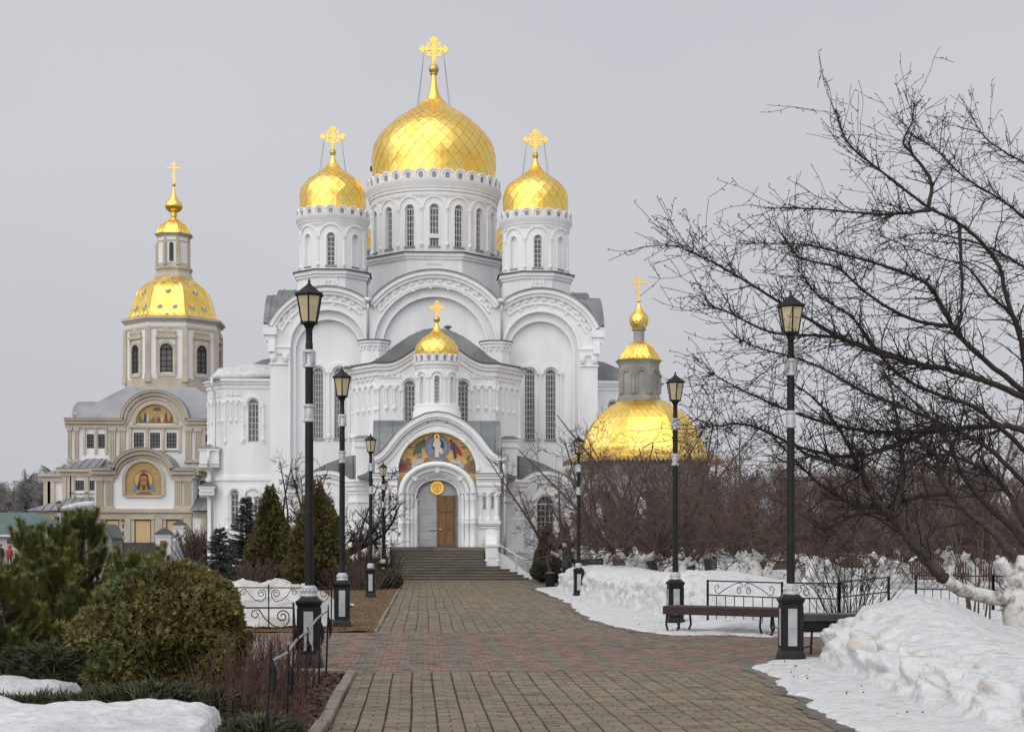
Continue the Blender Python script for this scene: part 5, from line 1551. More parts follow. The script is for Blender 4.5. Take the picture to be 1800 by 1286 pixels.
    # ledge blocks low on the corner
    if sg < 0:
        for (zc_, w, h) in ((zf(805, YA), 0.95, 0.85), (zf(862, YA), 0.62, 0.22)):
            mb = MB(); mb.box(AX-xo-0.25, AX-xo+w, YA-0.2, YA+2.0, zc_-h/2, zc_+h/2); mb.box(AX-xo-0.32, AX-xo+w+0.07, YA-0.27, YA+2.0, zc_+h/2, zc_+h/2+0.14)
            mb.box(AX-xo-0.32+0.03, AX-xo+w, YA-0.1, YA+2.0, zc_-h/2-0.2, zc_-h/2)
            lb = mb.build('corner_ledge', MAT['stucco_trim'], cath)
        mb = MB()
        for (zc_, w, h) in ((zf(805, YA), 0.95, 0.85), (zf(862, YA), 0.62, 0.22)):
            mb = MB(); z = zc_+h/2+0.142; mb.add([(AX-xo-0.4, YA-0.33, z), (AX-xo+w+0.12, YA-0.33, z), (AX-xo+w+0.1, YA+1.9, z), (AX-xo-0.4, YA+1.9, z), (AX-xo+0.3, YA+0.6, z+0.3)], [(0,1,4),(1,2,4),(2,3,4),(3,0,4),(3,2,1,0)])
            mb.build('ledge_roof', MAT['roof_metal'], lb)
        mb = MB(); xq = AX-xo+0.55; 
        mb.tube([(xq, YA-0.35, zt), (xq, YA-0.35, zt-0.5), (xq+0.15, YA-0.15, zt-0.9), (xq+0.15, YA-0.15, zf(795, YA)), (xq-0.2, YA-0.42, zf(793, YA)), (xq-0.2, YA-0.42, zf(820, YA)), (xq-0.1, YA+0.62, zf(830, YA)), (xq-0.1, YA+0.62, 0.0)], 0.09, 8)
        mb.build('rain_pipe', MAT['drain'], cath, smooth=True)
# snow left on the north arm roof
bm = MB(); rnd = random.Random(8)
nx, ny = 26, 8; zt = zf(668, YA)
for j in range(ny):
    for i in range(nx):
        x = -14.3 + 4.7*i/(nx-1); y = YA-0.42 + 1.9*j/(ny-1)
        e = min(i, nx-1-i+6, 3)/3.0*min(1, (j+0.6)/2.0)
        zbase = zt + max(0, (y-YA+0.36))*0.75*(0.3+0.7*i/(nx-1))
        bm.v.append((AX+x*1.0, y + (0.7 if i < 3 else 0)*(3-i)/3, zbase + 0.05 + (0.30+0.25*noise.noise((x*0.7, y, 1)))*e*(1.0 if j < ny-2 else 0.5)))
for j in range(ny-1):
    for i in range(nx-1): bm.f.append((j*nx+i, j*nx+i+1, (j+1)*nx+i+1, (j+1)*nx+i)); bm.mi.append(0)
o = bm.build('snow_patch', MAT['snow_clean'], cath, smooth=True)
mod = o.modifiers.new('solid', 'SOLIDIFY'); mod.thickness = 0.25; mod.offset = -1
# ================================================================== beige and white church on the left
LX = XU(252.7, 150.0)
def zl(v, Y): return ZV(v, Y, LX)
lch = empty('church', (0, 0, 0), 'beige and white church with an octagonal gold bell roof starred in silver', 'church')
Y0, Y1, Y2 = 150.0, 156.5, 168.0
q0, q1, q2 = Y0/F, Y1/F, Y2/F
m0, m1 = plane_map(LX, Y0), plane_map(LX, Y1)
def rect(mb, mp, u0, u1, z0, z1, d0, d1):
    a, b = min(u0, u1), max(u0, u1)
    mb.prism([(a, z0), (b, z0), (b, z1), (a, z1)], mp, d0, d1)
def pilaster(parent, mp, u0, u1, z0, z1, flutes=4, d=0.22):
    mb = MB(); rect(mb, mp, u0, u1, z0, z1, -0.05, d*0.6)
    w = (u1-u0)/(flutes+0.0)
    for i in range(flutes): rect(mb, mp, u0+w*(i+0.18), u0+w*(i+0.82), z0+(z1-z0)*0.06, z1-(z1-z0)*0.08, d*0.55, d)
    rect(mb, mp, u0-0.08, u1+0.08, z0, z0+0.28, -0.05, d*1.2); rect(mb, mp, u0-0.08, u1+0.08, z1-0.30, z1, -0.05, d*1.25)
    return mb.build('pilaster', MAT['beige'], parent)
def black_window(mp, uc, half, z0, z1, parent, rise=0, cols=3, rows=4, d=-0.12, surround=True):
    make_window(mp, uc, half, z0, z1-rise, rise, d, parent, cols=cols, rows=rows, bar=0.07, glass='glass', frame='frame_black', fan=rise > 0)
# --- portal block
ph = 84*q0
zc0 = zl(832, Y0)
ar = 47*q0; zap = zl(797, Y0)
def ptop(u):
    a = abs(u)
    if a < ar: return zc0 + (zap-zc0)*sqrt(1-(a/ar)**2)
    return zc0
mb = MB()
wall_open(mb, m0, -ph, ph, 0, ptop, [], 0.2, du=0.25)
for sg in (-1, 1): mb.add([(LX+sg*ph, Y0, 0), (LX+sg*ph, Y1+1, 0), (LX+sg*ph, Y1+1, zc0), (LX+sg*ph, Y0, zc0)], [(0,1,2,3)])
pw = mb.build('portal_wall', MAT['beige_wall'], lch)
def pth(w=0): 
    return [(-ph-0.2, zc0, 0, 1), (-ar, zc0, 0, 1)] + [(-ar*cos(pi*i/20), zc0+(zap-zc0)*sin(pi*i/20), -cos(pi*i/20)*0.75, sin(pi*i/20)) for i in range(1, 20)] + [(ar, zc0, 0, 1), (ph+0.2, zc0, 0, 1)]
mb = MB(); mb.mold(m0, pth(), -0.45, -0.1, -0.05, 0.25); mb.mold(m0, pth(), -0.1, 0.3, -0.05, 0.55); mb.mold(m0, pth(), 0.3, 0.5, -0.05, 0.8)
for sg in (-1, 1):
    mp_ = plane_map(LX+sg*ph, Y0, sg*pi/2) if sg > 0 else plane_map(LX-ph, Y0, -pi/2)
    for (a, b, d) in ((-0.45, -0.1, 0.25), (-0.1, 0.3, 0.55), (0.3, 0.5, 0.8)):
        x0, x1 = sorted((LX+sg*(ph-0.05), LX+sg*(ph+d))); mb.box(x0, x1, Y0-0.0, Y1+0.5, zc0+a+0.002, zc0+b-0.002)
mb.build('portal_cornice', MAT['beige'], pw)
mb = MB(); mb.mold(m0, pth(), 0.5, 0.58, -4.0, 0.85); mb.build('portal_roof', MAT['roof_pale'], pw)
for (a, b) in ((340, 378), (390, 430), (752, 790), (800, 840)):
    pilaster(pw, m0, (a-590)/3.0625*q0, (b-590)/3.0625*q0, zl(894, Y0), zc0-0.45)
mb = MB(); zb = zl(894, Y0)
rect(mb, m0, -ph-0.15, ph+0.15, zb-0.35, zb, -0.05, 0.45); rect(mb, m0, -ph, ph, zb-0.75, zb-0.351, -0.05, 0.25)
zd = zl(953, Y0)
for (a, b) in ((335, 372), (482, 522), (650, 690), (800, 840)): rect(mb, m0, (a-590)/3.0625*q0, (b-590)/3.0625*q0, zd, zb-0.75, -0.05, 0.22)
for (a, b) in ((395, 460), (545, 627), (712, 775)):
    u0, u1 = (a-590)/3.0625*q0, (b-590)/3.0625*q0; zt = zl(913, Y0)
    rect(mb, m0, u0-0.35, u0-0.05, zd, zt, -0.05, 0.16); rect(mb, m0, u1+0.05, u1+0.35, zd, zt, -0.05, 0.16); rect(mb, m0, u0-0.45, u1+0.45, zt+0.05, zt+0.4, -0.05, 0.28)
mb.build('portal_frame', MAT['beige'], pw)
for (a, b) in ((395, 460), (545, 627), (712, 775)):
    u0, u1 = (a-590)/3.0625*q0, (b-590)/3.0625*q0; zt = zl(914, Y0)
    mb = MB(); rect(mb, m0, u0-0.05, u1+0.05, zd, zt+0.05, -0.1, 0.02); dr = mb.build('door_frame', MAT['frame_black'], pw)
    mb = MB(); rect(mb, m0, u0+0.05, u1-0.05, zd, zt-0.06, 0.0, 0.05)
    mb.build('door', MAT['tan_door'], dr)
# mosaic over the doors: a generic framed face with a halo
def Zm(x, y): return ((x-590)/3.0625*q0, zl(560 + y/3.0625, Y0))
mb = MB(); mb.mold(m0, arcpath(0, Zm(0, 865)[1], 95/3.0625*q0, 0, pi, 20, legs=Zm(0, 950)[1]), 0, 0.3, -0.05, 0.25); rect(mb, m0, -1.75, 1.75, Zm(0, 955)[1]-0.1, Zm(0, 955)[1]+0.02, -0.05, 0.2)
mfr = mb.build('mosaic_frame', MAT['beige'], pw)
mb = MB(); mb.prism(arch_poly(0, 93/3.0625*q0, Zm(0, 950)[1], Zm(0, 865)[1], 93/3.0625*q0, 20), m0, -0.02, 0.04)
ms = mb.build('mosaic', MAT['mosaic_dull'], pw); ms['label'] = 'gold arched mosaic with a bearded haloed face'
def rel(parent, mp, name, pts, mat, k, zfun): 
    mb = MB(); mb.prism([zfun(x, y) for x, y in pts], mp, 0.041, 0.042+0.012*k); mb.build(name, MAT[mat], parent)
rel(ms, m0, 'cloth', [(528,935),(545,850),(560,840),(590,925),(625,845),(640,850),(655,935),(600,915)], 'mos_teal', 1, Zm)
rel(ms, m0, 'halo', circ(590, 868, 47), 'mosaic_gold', 2, Zm)
rel(ms, m0, 'halo_rim', [p for p in circ(590, 868, 50)], 'mos_brown', 1.4, Zm)
rel(ms, m0, 'hair', [(565,870),(570,838),(590,828),(612,838),(617,870),(625,915),(610,918),(604,890),(578,890),(568,918),(552,915)], 'mos_hair', 3, Zm)
rel(ms, m0, 'face', [(572,860),(578,845),(602,845),(608,860),(606,890),(596,915),(590,918),(584,915),(574,890)], 'mos_skin', 4, Zm)
rel(ms, m0, 'brow', [(576,868),(588,866),(588,870),(576,873)], 'mos_hair', 5, Zm); rel(ms, m0, 'brow', [(592,866),(604,868),(604,873),(592,870)], 'mos_hair', 5, Zm)
rel(ms, m0, 'beard', [(576,893),(590,898),(604,893),(596,916),(590,919),(584,916)], 'mos_hair', 5, Zm)
rel(ms, m0, 'wing', [(560,835),(575,815),(592,810),(610,815),(625,835),(605,825),(590,830),(575,825)], 'mos_brown', 3, Zm)
rel(ms, m0, 'wing', [(545,945),(575,930),(592,928),(610,930),(640,945)], 'mos_brown', 3, Zm)
# --- upper block with three windows and a round gable
uh = 151*q1; zu0, zu1 = zl(813, Y1), zl(742, Y1); gr_ = 53*q1; zga = zl(692, Y1)
def utop(u):
    a = abs(u)
    return zu1 + ((zga-zu1)*sqrt(1-(a/gr_)**2) if a < gr_ else 0)
def X5(x): return (x-652)/3.0625*q1
wz0, wz1 = zl(787.5, Y1), zl(760, Y1)
ops = [(X5(x), 0.50, wz0, wz1, 0) for x in (565, 650, 737)] + [(s_*X5(x), 0.35, zl(788, Y1), zl(763, Y1), 0) for x in (311, 369) for s_ in (1, -1)]
mb = MB(); wall_open(mb, m1, -uh, uh, 0.0, utop, ops, 0.25, du=0.4)
for sg in (-1, 1): mb.add([(LX+sg*uh, Y1, 0), (LX+sg*uh, Y1+23, 0), (LX+sg*uh, Y1+23, zu1), (LX+sg*uh, Y1, zu1)], [(0,1,2,3)])
ub = mb.build('upper_wall', MAT['beige_wall'], lch)
for o in ops: black_window(m1, o[0], o[1], o[2], o[3], lch, cols=3, rows=4)
def upth(): return [(-uh-0.2, zu1, 0, 1), (-gr_, zu1, 0, 1)] + [(-gr_*cos(pi*i/24), zu1+(zga-zu1)*sin(pi*i/24), -cos(pi*i/24), sin(pi*i/24)) for i in range(1, 24)] + [(gr_, zu1, 0, 1), (uh+0.2, zu1, 0, 1)]
mb = MB(); mb.mold(m1, upth(), -0.6, -0.2, -0.05, 0.2); mb.mold(m1, upth(), -0.2, 0.15, -0.05, 0.45); mb.mold(m1, upth(), 0.15, 0.32, -0.05, 0.7)
rect(mb, m1, X5(510), X5(790), zl(752, Y1), zl(746.5, Y1), -0.05, 0.3)
for x in (520, 607, 693, 780): rect(mb, m1, X5(x)-0.14, X5(x)+0.14, zl(794, Y1), zl(752, Y1), -0.05, 0.22)
for x in (565, 650, 737): rect(mb, m1, X5(x)-0.8, X5(x)+0.8, zl(792, Y1), zl(790, Y1), -0.05, 0.2)
for s_ in (1, -1):
    for x in (280, 340, 395): rect(mb, m1, s_*X5(x)-0.12, s_*X5(x)+0.12, zl(798, Y1), zl(752, Y1), -0.05, 0.22)
    rect(mb, m1, s_*X5(275), s_*X5(400), zl(752.5, Y1), zl(749, Y1), -0.05, 0.28)
mb.build('upper_trim', MAT['beige'], ub)
for (a, b) in ((410, 445), (460, 495), (193, 212), (228, 250)):
    for s_ in (1, -1):
        u0, u1 = sorted((s_*X5(a), s_*X5(b))); pilaster(ub, m1, u0, u1, zl(813, Y1), zu1-0.6, flutes=3)
lr = 38.5*q1; zlb = zl(744, Y1)
mb = MB(); mb.mold(m1, arcpath(0, zlb, lr, 0, pi, 20), -0.3, 0.05, -0.05, 0.3); mb.build('lunette_frame', MAT['beige'], ub)
mb = MB(); mb.prism([(lr*0.92*cos(pi*i/20), zlb+lr*0.92*sin(pi*i/20)) for i in range(21)], m1, -0.05, 0.04)
lu = mb.build('mosaic', MAT['mosaic_dull'], ub); lu['label'] = 'gold half round mosaic with small standing figures'
def Zu(x, y): return (X5(x), zl(560 + y/3.0625, Y1))
rel(lu, m1, 'ground', [(560,560),(580,545),(660,540),(730,548),(752,560)], 'mos_rock', 1, Zu)
for (x, h, mt) in ((598, 55, 'mos_navy'), (612, 48, 'mos_pale'), (688, 50, 'mos_pale'), (708, 55, 'mos_red'), (640, 30, 'mos_brown'), (655, 34, 'mos_teal'), (670, 30, 'mos_red'), (572, 35, 'mos_green'), (735, 38, 'mos_green')):
    rel(lu, m1, 'figure', [(x-8, 556), (x+8, 556), (x+5, 556-h*0.7), (x, 556-h), (x-5, 556-h*0.7)], mt, 3, Zu)
rel(lu, m1, 'cloud', [(635,490),(650,475),(675,478),(682,490),(660,498)], 'mos_green', 3, Zu)
# roofs
rpf = [((185-652)/3.0625*q1, zl(739, Y1)), ((260-652)/3.0625*q1, zl(722, Y1)), ((330-652)/3.0625*q1, zl(703, Y1)), ((400-652)/3.0625*q1, zl(688, Y1)), ((470-652)/3.0625*q1, zl(680, Y1+3))]
poly = rpf + [(-x, z) for x, z in rpf[::-1]] + [(-rpf[0][0], rpf[0][1]-0.2), (rpf[0][0], rpf[0][1]-0.2)]
mb = MB(); n_ = len(poly)
front_ = [(x, z) for x, z in poly]
vs_ = [(LX+x, Y1+0.35 + max(0, (z-rpf[0][1]))*0.75, z) for x, z in poly] + [(LX+x, Y1+23, z) for x, z in poly]
mb.add(vs_, [tuple(range(n_)), tuple(range(2*n_-1, n_-1, -1))] + [(i, (i+1) % n_, n_+(i+1) % n_, n_+i) for i in range(n_)])
mb.mold(m1, upth(), 0.32, 0.40, -6.0, 0.75)
mb.build('main_roof', MAT['roof_pale'], lch)
mb = MB(); zz0, zz1 = zl(736, Y1+8), zl(708, Y1+8)
xa = LX - uh - 0.5
pr_ = [(Y1+4, zz0), (Y1+5, zz0+1.0), (Y1+7, zz1), (Y1+12, zz1+0.1), (Y1+14, zz1), (Y1+16, zz0+1), (Y1+17, zz0)]
n_ = len(pr_)
mb.add([(xa, y, z) for y, z in pr_] + [(LX, y, z) for y, z in pr_], [tuple(range(n_)), tuple(range(2*n_-1, n_-1, -1))] + [(i, (i+1) % n_, n_+(i+1) % n_, n_+i) for i in range(n_)])
mb.build('side_roof', MAT['roof_pale'], lch)
# --- aisles stepping out to the sides
for sg in (-1, 1):
    def bx(name, mat, u0, u1, y0, y1, z0, z1, par):
        mb = MB(); a, b = sorted((LX+sg*u0, LX+sg*u1)); mb.box(a, b, y0, y1, z0, z1); return mb.build(name, MAT[mat], par)
    ya = 153.0; qa = ya/F
    def U(x): return -((60 + x/3.0625) - 258.5)*qa
    za0, za1 = zl(874, ya), zl(824, ya)
    ma = plane_map(LX, ya)
    ua, ub_ = U(335)-0.2, U(158)
    mb = MB(); wo = [(sg*U(x), 0.42, zl(862, ya), zl(844, ya), 0) for x in (243, 318)]
    wall_open(mb, ma, *sorted((sg*ua, sg*ub_)), 0.0, za1, wo, 0.2)
    xq = LX+sg*ub_; mb.add([(xq, ya, 0), (xq, ya+20, 0), (xq, ya+20, za1), (xq, ya, za1)], [(0,1,2,3)])
    al = mb.build('aisle_wall', MAT['beige_wall'], lch)
    for o in wo: black_window(ma, o[0], o[1], o[2], o[3], lch, cols=3, rows=3)
    mb = MB()
    rect(mb, ma, sg*(ua), sg*(ub_+0.3), za1-0.75, za1-0.3, -0.1, 0.2); rect(mb, ma, sg*ua, sg*(ub_+0.6), za1-0.3, za1+0.05, -0.1, 0.5)
    for x in (165, 190, 205, 280): rect(mb, ma, sg*U(x)-0.2, sg*U(x)+0.2, za0-0.5, za1-0.7, -0.05, 0.2)
    for x in (243, 318):
        for t in (-0.68, 0.68): rect(mb, ma, sg*U(x)+t-0.12, sg*U(x)+t+0.12, zl(869, ya), zl(838, ya), -0.05, 0.15)
        rect(mb, ma, sg*U(x)-0.8, sg*U(x)+0.8, zl(866, ya)-0.1, zl(866, ya), -0.05, 0.2)
    mb.build('aisle_trim', MAT['beige'], al)
    a, b = sorted((LX+sg*ua, LX+sg*(ub_+0.7))); e = LX+sg*(ub_+0.7); i_ = LX+sg*ua
    mb = MB(); z0, z1 = za1+0.05, zl(806, Y1)
    def shed(mb, e, i_, y0, y1, z0, z1, run):
        mb.add([(e, y0, z0), (i_, y0, z0), (i_, y1, z1), (e - sg*run, y1, z1), (e, y1+18, z0), (e-sg*run, y1+18, z1)], [(0,1,2,3), (0,3,5,4)])
        k = 0; x = min(e, i_)
        while x < max(e, i_):
            t = 0.0
            dx_ = abs(x-e); 
            if dx_ > run: mb.tube([(x, y0, z0+0.04), (x, y1, z1+0.04)], 0.04, 4)
            elif dx_ > 0.2: f_ = dx_/run; mb.tube([(x, y0, z0+0.04), (x, y0+(y1-y0)*f_, z0+(z1-z0)*f_+0.04)], 0.04, 4)
            x += 0.75
    shed(mb, e, i_, ya-0.6, Y1, z0, z1, 2.4)
    mb.build('aisle_roof', MAT['roof_pale'], al)
    # outermost wing and the low ground-floor roof
    yb = 158.0; qb = yb/F
    def V(x): return -((60 + x/3.0625) - 272)*qb
    zb0, zb1 = zl(890, yb), zl(836, yb)
    w = bx('wing_wall', 'beige_wall', ub_-0.5, V(60), yb, yb+16, 0, zb1, lch)
    mb = MB(); mbp = plane_map(LX, yb)
    rect(mb, mbp, sg*(ub_-0.5), sg*(V(60)+0.3), zb1-0.6, zb1-0.1, -0.1, 0.3); rect(mb, mbp, sg*(ub_-0.5), sg*(V(60)+0.6), zb1-0.1, zb1+0.15, -0.1, 0.6)
    for x in (70, 92): rect(mb, mbp, sg*V(x)-0.35, sg*V(x)+0.35, zb0-1, zb1-0.6, -0.1, 0.25)
    mb.build('wing_trim', MAT['beige'], w)
    mb = MB(); shed(mb, LX+sg*(V(60)+0.6), LX+sg*(ub_-1), yb-0.6, yb+3, zb1+0.15, zb1+1.0, 2.5); mb.build('wing_roof', MAT['roof_pale'], w)
    yl = 149.0
    def W(x): return -((60 + x/3.0625) - 252)*yl/F
    zl0, zl1 = zl(896, yl), zl(873, ya)
    lw = bx('ground_floor_wall', 'beige_wall', ph+0.1, W(20), yl+0.6, yl+18, 0, zl0-0.1, lch)
    ml = plane_map(LX, yl+0.6)
    for x in (230, 150):
        mb = MB(); make_window(ml, sg*W(x), 0.75, zl(925, yl), zl(906, yl), 0, 0.06, lch, cols=5, rows=3, bar=0.07, frame='frame_black')
    mb = MB(); rect(mb, ml, sg*(ph+0.1), sg*W(20), zl0-0.6, zl0-0.1, -0.05, 0.2)
    for x in (190, 265, 110): rect(mb, ml, sg*W(x)-0.25, sg*W(x)+0.25, 0, zl0-0.6, -0.05, 0.14)
    mb.build('ground_floor_trim', MAT['beige'], lw)
    mb = MB(); shed(mb, LX+sg*W(-15), LX+sg*ph, yl-0.3, ya+0.1, zl0-0.05, zl1, 3.5); mb.build('ground_floor_roof', MAT['roof_pale'], lw)
    if sg < 0:
        mb = MB(); x = LX-W(170)
        mb.lathe([(0.10, 0.0), (0.10, zl0-0.3)], 8, (LX-W(165), yl-0.35, 0)); mb.lathe([(0.10, 0.0), (0.10, zl0-0.3)], 8, (LX-W(5), yl-0.35, 0)); 
        pts = []
        for i in range(15):
            t = i/14; pts.append((LX-W(165)+ (W(165)-W(325))*t, yl+0.5+1.0*sin(t*2.0), zl0+0.12+0.55*t))
        mb2 = MB(); mb2.tube(pts, [0.10+0.30*sin(pi*(0.10+0.75*i/14)) for i in range(15)], 8)
        mb2.build('snow_patch', MAT['snow_clean'], lw, smooth=True)
        mb.build('rain_pipe', MAT['drain'], lw)
# --- octagonal drum and the bell roof
DX = LX; oa = 77*q2
def z6(y, Y=Y2): return zl(270 + y/2.99, Y)
mb = MB(); mb.prism_z(octagon(DX, Y2, oa), zl(690, Y2)-1.5, z6(905)); dr = mb.build('octagon_drum', MAT['beige_wall'], lch)
side = 2*oa*tan(pi/8)
mbt = MB()
mbt.prism_z(octagon(DX, Y2, oa+0.12), z6(950), z6(938)); mbt.prism_z(octagon(DX, Y2, oa+0.25), z6(912), z6(902)); mbt.prism_z(octagon(DX, Y2, oa+0.45), z6(902)+0.002, z6(888))
mbt.build('drum_cornice', MAT['beige'], dr)
mbt = MB(); mbt.prism_z(octagon(DX, Y2, oa+0.06), zl(690, Y2)-1.4, z6(1205)); mbt.build('drum_plinth', MAT['beige'], dr)
for k in range(-2, 3):
    a = k*pi/4
    m_ = plane_map(DX+oa*sin(a), Y2-oa*cos(a), a)
    for t in (-side/2+0.05, side/2-0.05) if k == 0 else ((side/2-0.05,) if k > 0 else (-side/2+0.05,)):
        mb = MB(); rect(mb, m_, t-0.26, t+0.26, z6(1225), z6(950), -0.1, 0.2); rect(mb, m_, t-0.32, t+0.32, z6(1225), z6(1185), -0.1, 0.3)
        mb.build('corner_pilaster', MAT['beige'], dr)
    wz0_, wz1_ = z6(1172), z6(1030)
    mb = MB()
    mb.mold(m_, arcpath(0, wz1_-0.62, 0.78, 0, pi, 12, legs=wz0_-0.25), -0.12, 0.18, -0.05, 0.2)
    rect(mb, m_, -0.98, 0.98, wz0_-0.5, wz0_-0.2, -0.05, 0.22)
    for t in (-0.98, 0.98): rect(mb, m_, t-0.1, t+0.1, wz0_-0.2, z6(1000), -0.05, 0.14)
    rect(mb, m_, -1.1, 1.1, z6(1000), z6(985), -0.05, 0.3); rect(mb, m_, -0.95, 0.95, z6(985), z6(972), -0.05, 0.2)
    mb.prism([(-1.05, z6(972)), (1.05, z6(972)), (0.9, z6(958)), (0.45, z6(962)), (0.25, z6(944)), (0, z6(940)), (-0.25, z6(944)), (-0.45, z6(962)), (-0.9, z6(958))], m_, -0.05, 0.26)
    mb.build('window_surround', MAT['beige'], dr)
    make_window(m_, 0, 0.62, wz0_, wz1_-0.62, 0.62, 0.03, lch, cols=2, rows=4, bar=0.09, frame='frame_black')
def octa_loft(name, prof, cx, cy, parent, mat, n=8, ribs=True):
    mb = MB()
    rings = [octagon(cx, cy, r, n=n) for r, z in prof]
    vs_ = [(x, y, z) for (r, z), rg in zip(prof, rings) for x, y in rg]
    fs = []
    for j in range(len(prof)-1):
        for i in range(n): fs.append((j*n+i, j*n+(i+1) % n, (j+1)*n+(i+1) % n, (j+1)*n+i))
    fs.append(tuple(range(n-1, -1, -1))); fs.append(tuple((len(prof)-1)*n+i for i in range(n)))
    mb.add(vs_, fs); o = mb.build(name, MAT[mat], parent)
    return o
def facet_tiles(prof, cx, cy, parent, nu, nv, lim, mat='gold', faces_=(-2, -1, 0, 1, 2), seed=1, lift=0.02):
    """diamond sheets on the facets of an octagonal roof"""
    rnd = random.Random(seed); P = prof
    S = [0]
    for a, b in zip(P[:-1], P[1:]): S.append(S[-1]+hypot(b[0]-a[0], b[1]-a[1]))
    def at(s):
        s = max(0, min(S[-1], s))
        for i in range(len(S)-1):
            if S[i+1] >= s:
                t = (s-S[i])/max(1e-9, S[i+1]-S[i]); return P[i][0]+(P[i+1][0]-P[i][0])*t, P[i][1]+(P[i+1][1]-P[i][1])*t
        return P[-1]
    cnt = 0; rest = MB()
    for k in sorted(faces_, key=abs):
        a = k*pi/4
        def node(u, s):
            r, z = at(s); w = r*tan(pi/8)
            return Vector((cx + r*sin(a) + u*w*cos(a), cy - r*cos(a) + u*w*sin(a), z))
        for j in range(-1, nv*2-1):
            for i in range(nu+1):
                uc = -1 + 2*(i + (0.0 if j % 2 else 0.5))/nu
                if uc > 1.01: continue
                hu = 1.0/nu; sj = S[-1]/(2*nv)
                cl = lambda u: max(-0.995, min(0.995, u))
                q = [node(cl(uc), max(0, j*sj)), node(cl(uc+hu), (j+1)*sj), node(cl(uc), min(S[-1], (j+2)*sj)), node(cl(uc-hu), (j+1)*sj)]
                c = (q[0]+q[1]+q[2]+q[3])/4
                nm = (q[1]-q[3]).cross(q[2]-q[0])
                if nm.length < 1e-6: continue
                nm.normalize()
                if nm.dot(Vector((sin(a), -cos(a), 0.3))) < 0: nm = -nm
                top = [c+(p-c)*0.985 + nm*lift*rnd.uniform(0.5, 1.3) for p in q]; bot = [c+(p-c)*0.985 - nm*0.02 for p in q]
                fs = [(0,1,2,3),(0,4,5,1),(1,5,6,2),(2,6,7,3),(3,7,4,0)]
                if cnt < lim:
                    mb = MB(); mb.add(top+bot, fs); mb.build('tile', MAT[mat], parent); cnt += 1
                else: rest.add(top+bot, fs)
    if rest.v:
        o = rest.build('tiles', MAT[mat], parent); o['kind'] = 'stuff'
def P6(lst, ctr=0): return [(r/2.99*q2*cos(pi/8)*1.04, z6(y)) for y, r in lst]
bp = P6([(893, 250), (880, 232), (868, 222), (830, 211), (790, 201), (750, 188), (720, 170), (695, 140), (675, 112), (662, 98)])
bell = octa_loft('bell_roof', bp, DX, Y2, lch, 'gold_trim')
facet_tiles(bp, DX, Y2, bell, 5, 8, 90, seed=3, lift=0.03)
mb = MB(); rs = random.Random(5)
for k in (-1, 0, 1):
    a = k*pi/4
    for (fy, fu) in ((0.13, 0.0), (0.32, -0.45), (0.32, 0.45), (0.55, 0.0), (0.75, -0.5), (0.75, 0.5), (0.93, 0.2)):
        i = fy*(len(bp)-1); i0 = int(i); t = i-i0
        r = bp[i0][0]+(bp[min(i0+1, len(bp)-1)][0]-bp[i0][0])*t; z = bp[i0][1]+(bp[min(i0+1, len(bp)-1)][1]-bp[i0][1])*t
        i1 = min(i0+1, len(bp)-1); tx = Vector((bp[i1][0]-bp[i0][0], bp[i1][1]-bp[i0][1])).normalized()
        c = Vector((DX + (r+0.06)*sin(a) + fu*r*tan(pi/8)*cos(a), Y2 - (r+0.06)*cos(a) + fu*r*tan(pi/8)*sin(a), z))
        eu = Vector((cos(a), sin(a), 0)); ev = Vector((tx.x*sin(a), -tx.x*cos(a), tx.y)); en = eu.cross(ev)
        if en.y > 0: en = -en
        st = MB(); R_ = 0.36 if fy in (0.55, 0.32) else 0.22
        pts = [c + (eu*cos(b*pi/8) + ev*sin(b*pi/8))*(R_ if b % 2 == 0 else R_*0.38) for b in range(16)]
        n_ = 16
        st.add([p + en*0.06 for p in pts] + [p - en*0.05 for p in pts] + [c+en*0.12], [(b, (b+1) % 16, 32) for b in range(16)] + [(b, 16+b, 16+(b+1) % 16, (b+1) % 16) for b in range(16)])
        st.build('star', MAT['silver'], bell)
lb = P6([(665, 98), (650, 97), (640, 90), (625, 88), (615, 95), (605, 95), (600, 84), (445, 82), (440, 88), (432, 96)])
lan = octa_loft('lantern', lb, DX, Y2, lch, 'beige')
for k in (-1, 0, 1):
    a = k*pi/4; r = 82/2.99*q2*cos(pi/8)*1.04; w = r*tan(pi/8)
    m_ = plane_map(DX+r*sin(a), Y2-r*cos(a), a)
    mb = MB(); rect(mb, m_, -w*0.72, w*0.72, z6(585), z6(480), 0.0, 0.04); rect(mb, m_, -w*0.72, w*0.72, z6(468), z6(452), 0.0, 0.04); mb.build('lantern_panel', MAT['beige_wall'], lan)
    if k == 0: make_window(m_, 0, 0.20, z6(578), z6(492), 0.2, 0.07, lch, cols=2, rows=6, bar=0.06, frame='frame_black')
    mb = MB()
    for t in (-w, w): rect(mb, m_, t-0.2, t+0.2, z6(598), z6(480), -0.1, 0.14)
    mb.build('lantern_pilaster', MAT['beige'], lan)
sp = P6([(432, 98), (422, 88), (400, 80), (380, 68), (365, 50), (355, 33)])
sr = octa_loft('lantern_roof', sp, DX, Y2, lch, 'gold_trim'); facet_tiles(sp, DX, Y2, sr, 3, 3, 20, seed=4, lift=0.02)
mb = MB(); L6 = lambda lst: [(r/2.99*q2, z6(y)) for y, r in lst]
mb.lathe(L6([(355, 28), (348, 26), (345, 12), (335, 14), (325, 18), (315, 14), (308, 20)]), 16, (DX, Y2, 0)); mb.build('onion_neck', MAT['gold_trim'], lch, smooth=True)
mb = MB(); mb.lathe(L6([(308, 22), (298, 36), (285, 45), (275, 47), (262, 43), (245, 28), (230, 17), (215, 10), (200, 7), (180, 5), (172, 4)]), 24, (DX, Y2, 0))
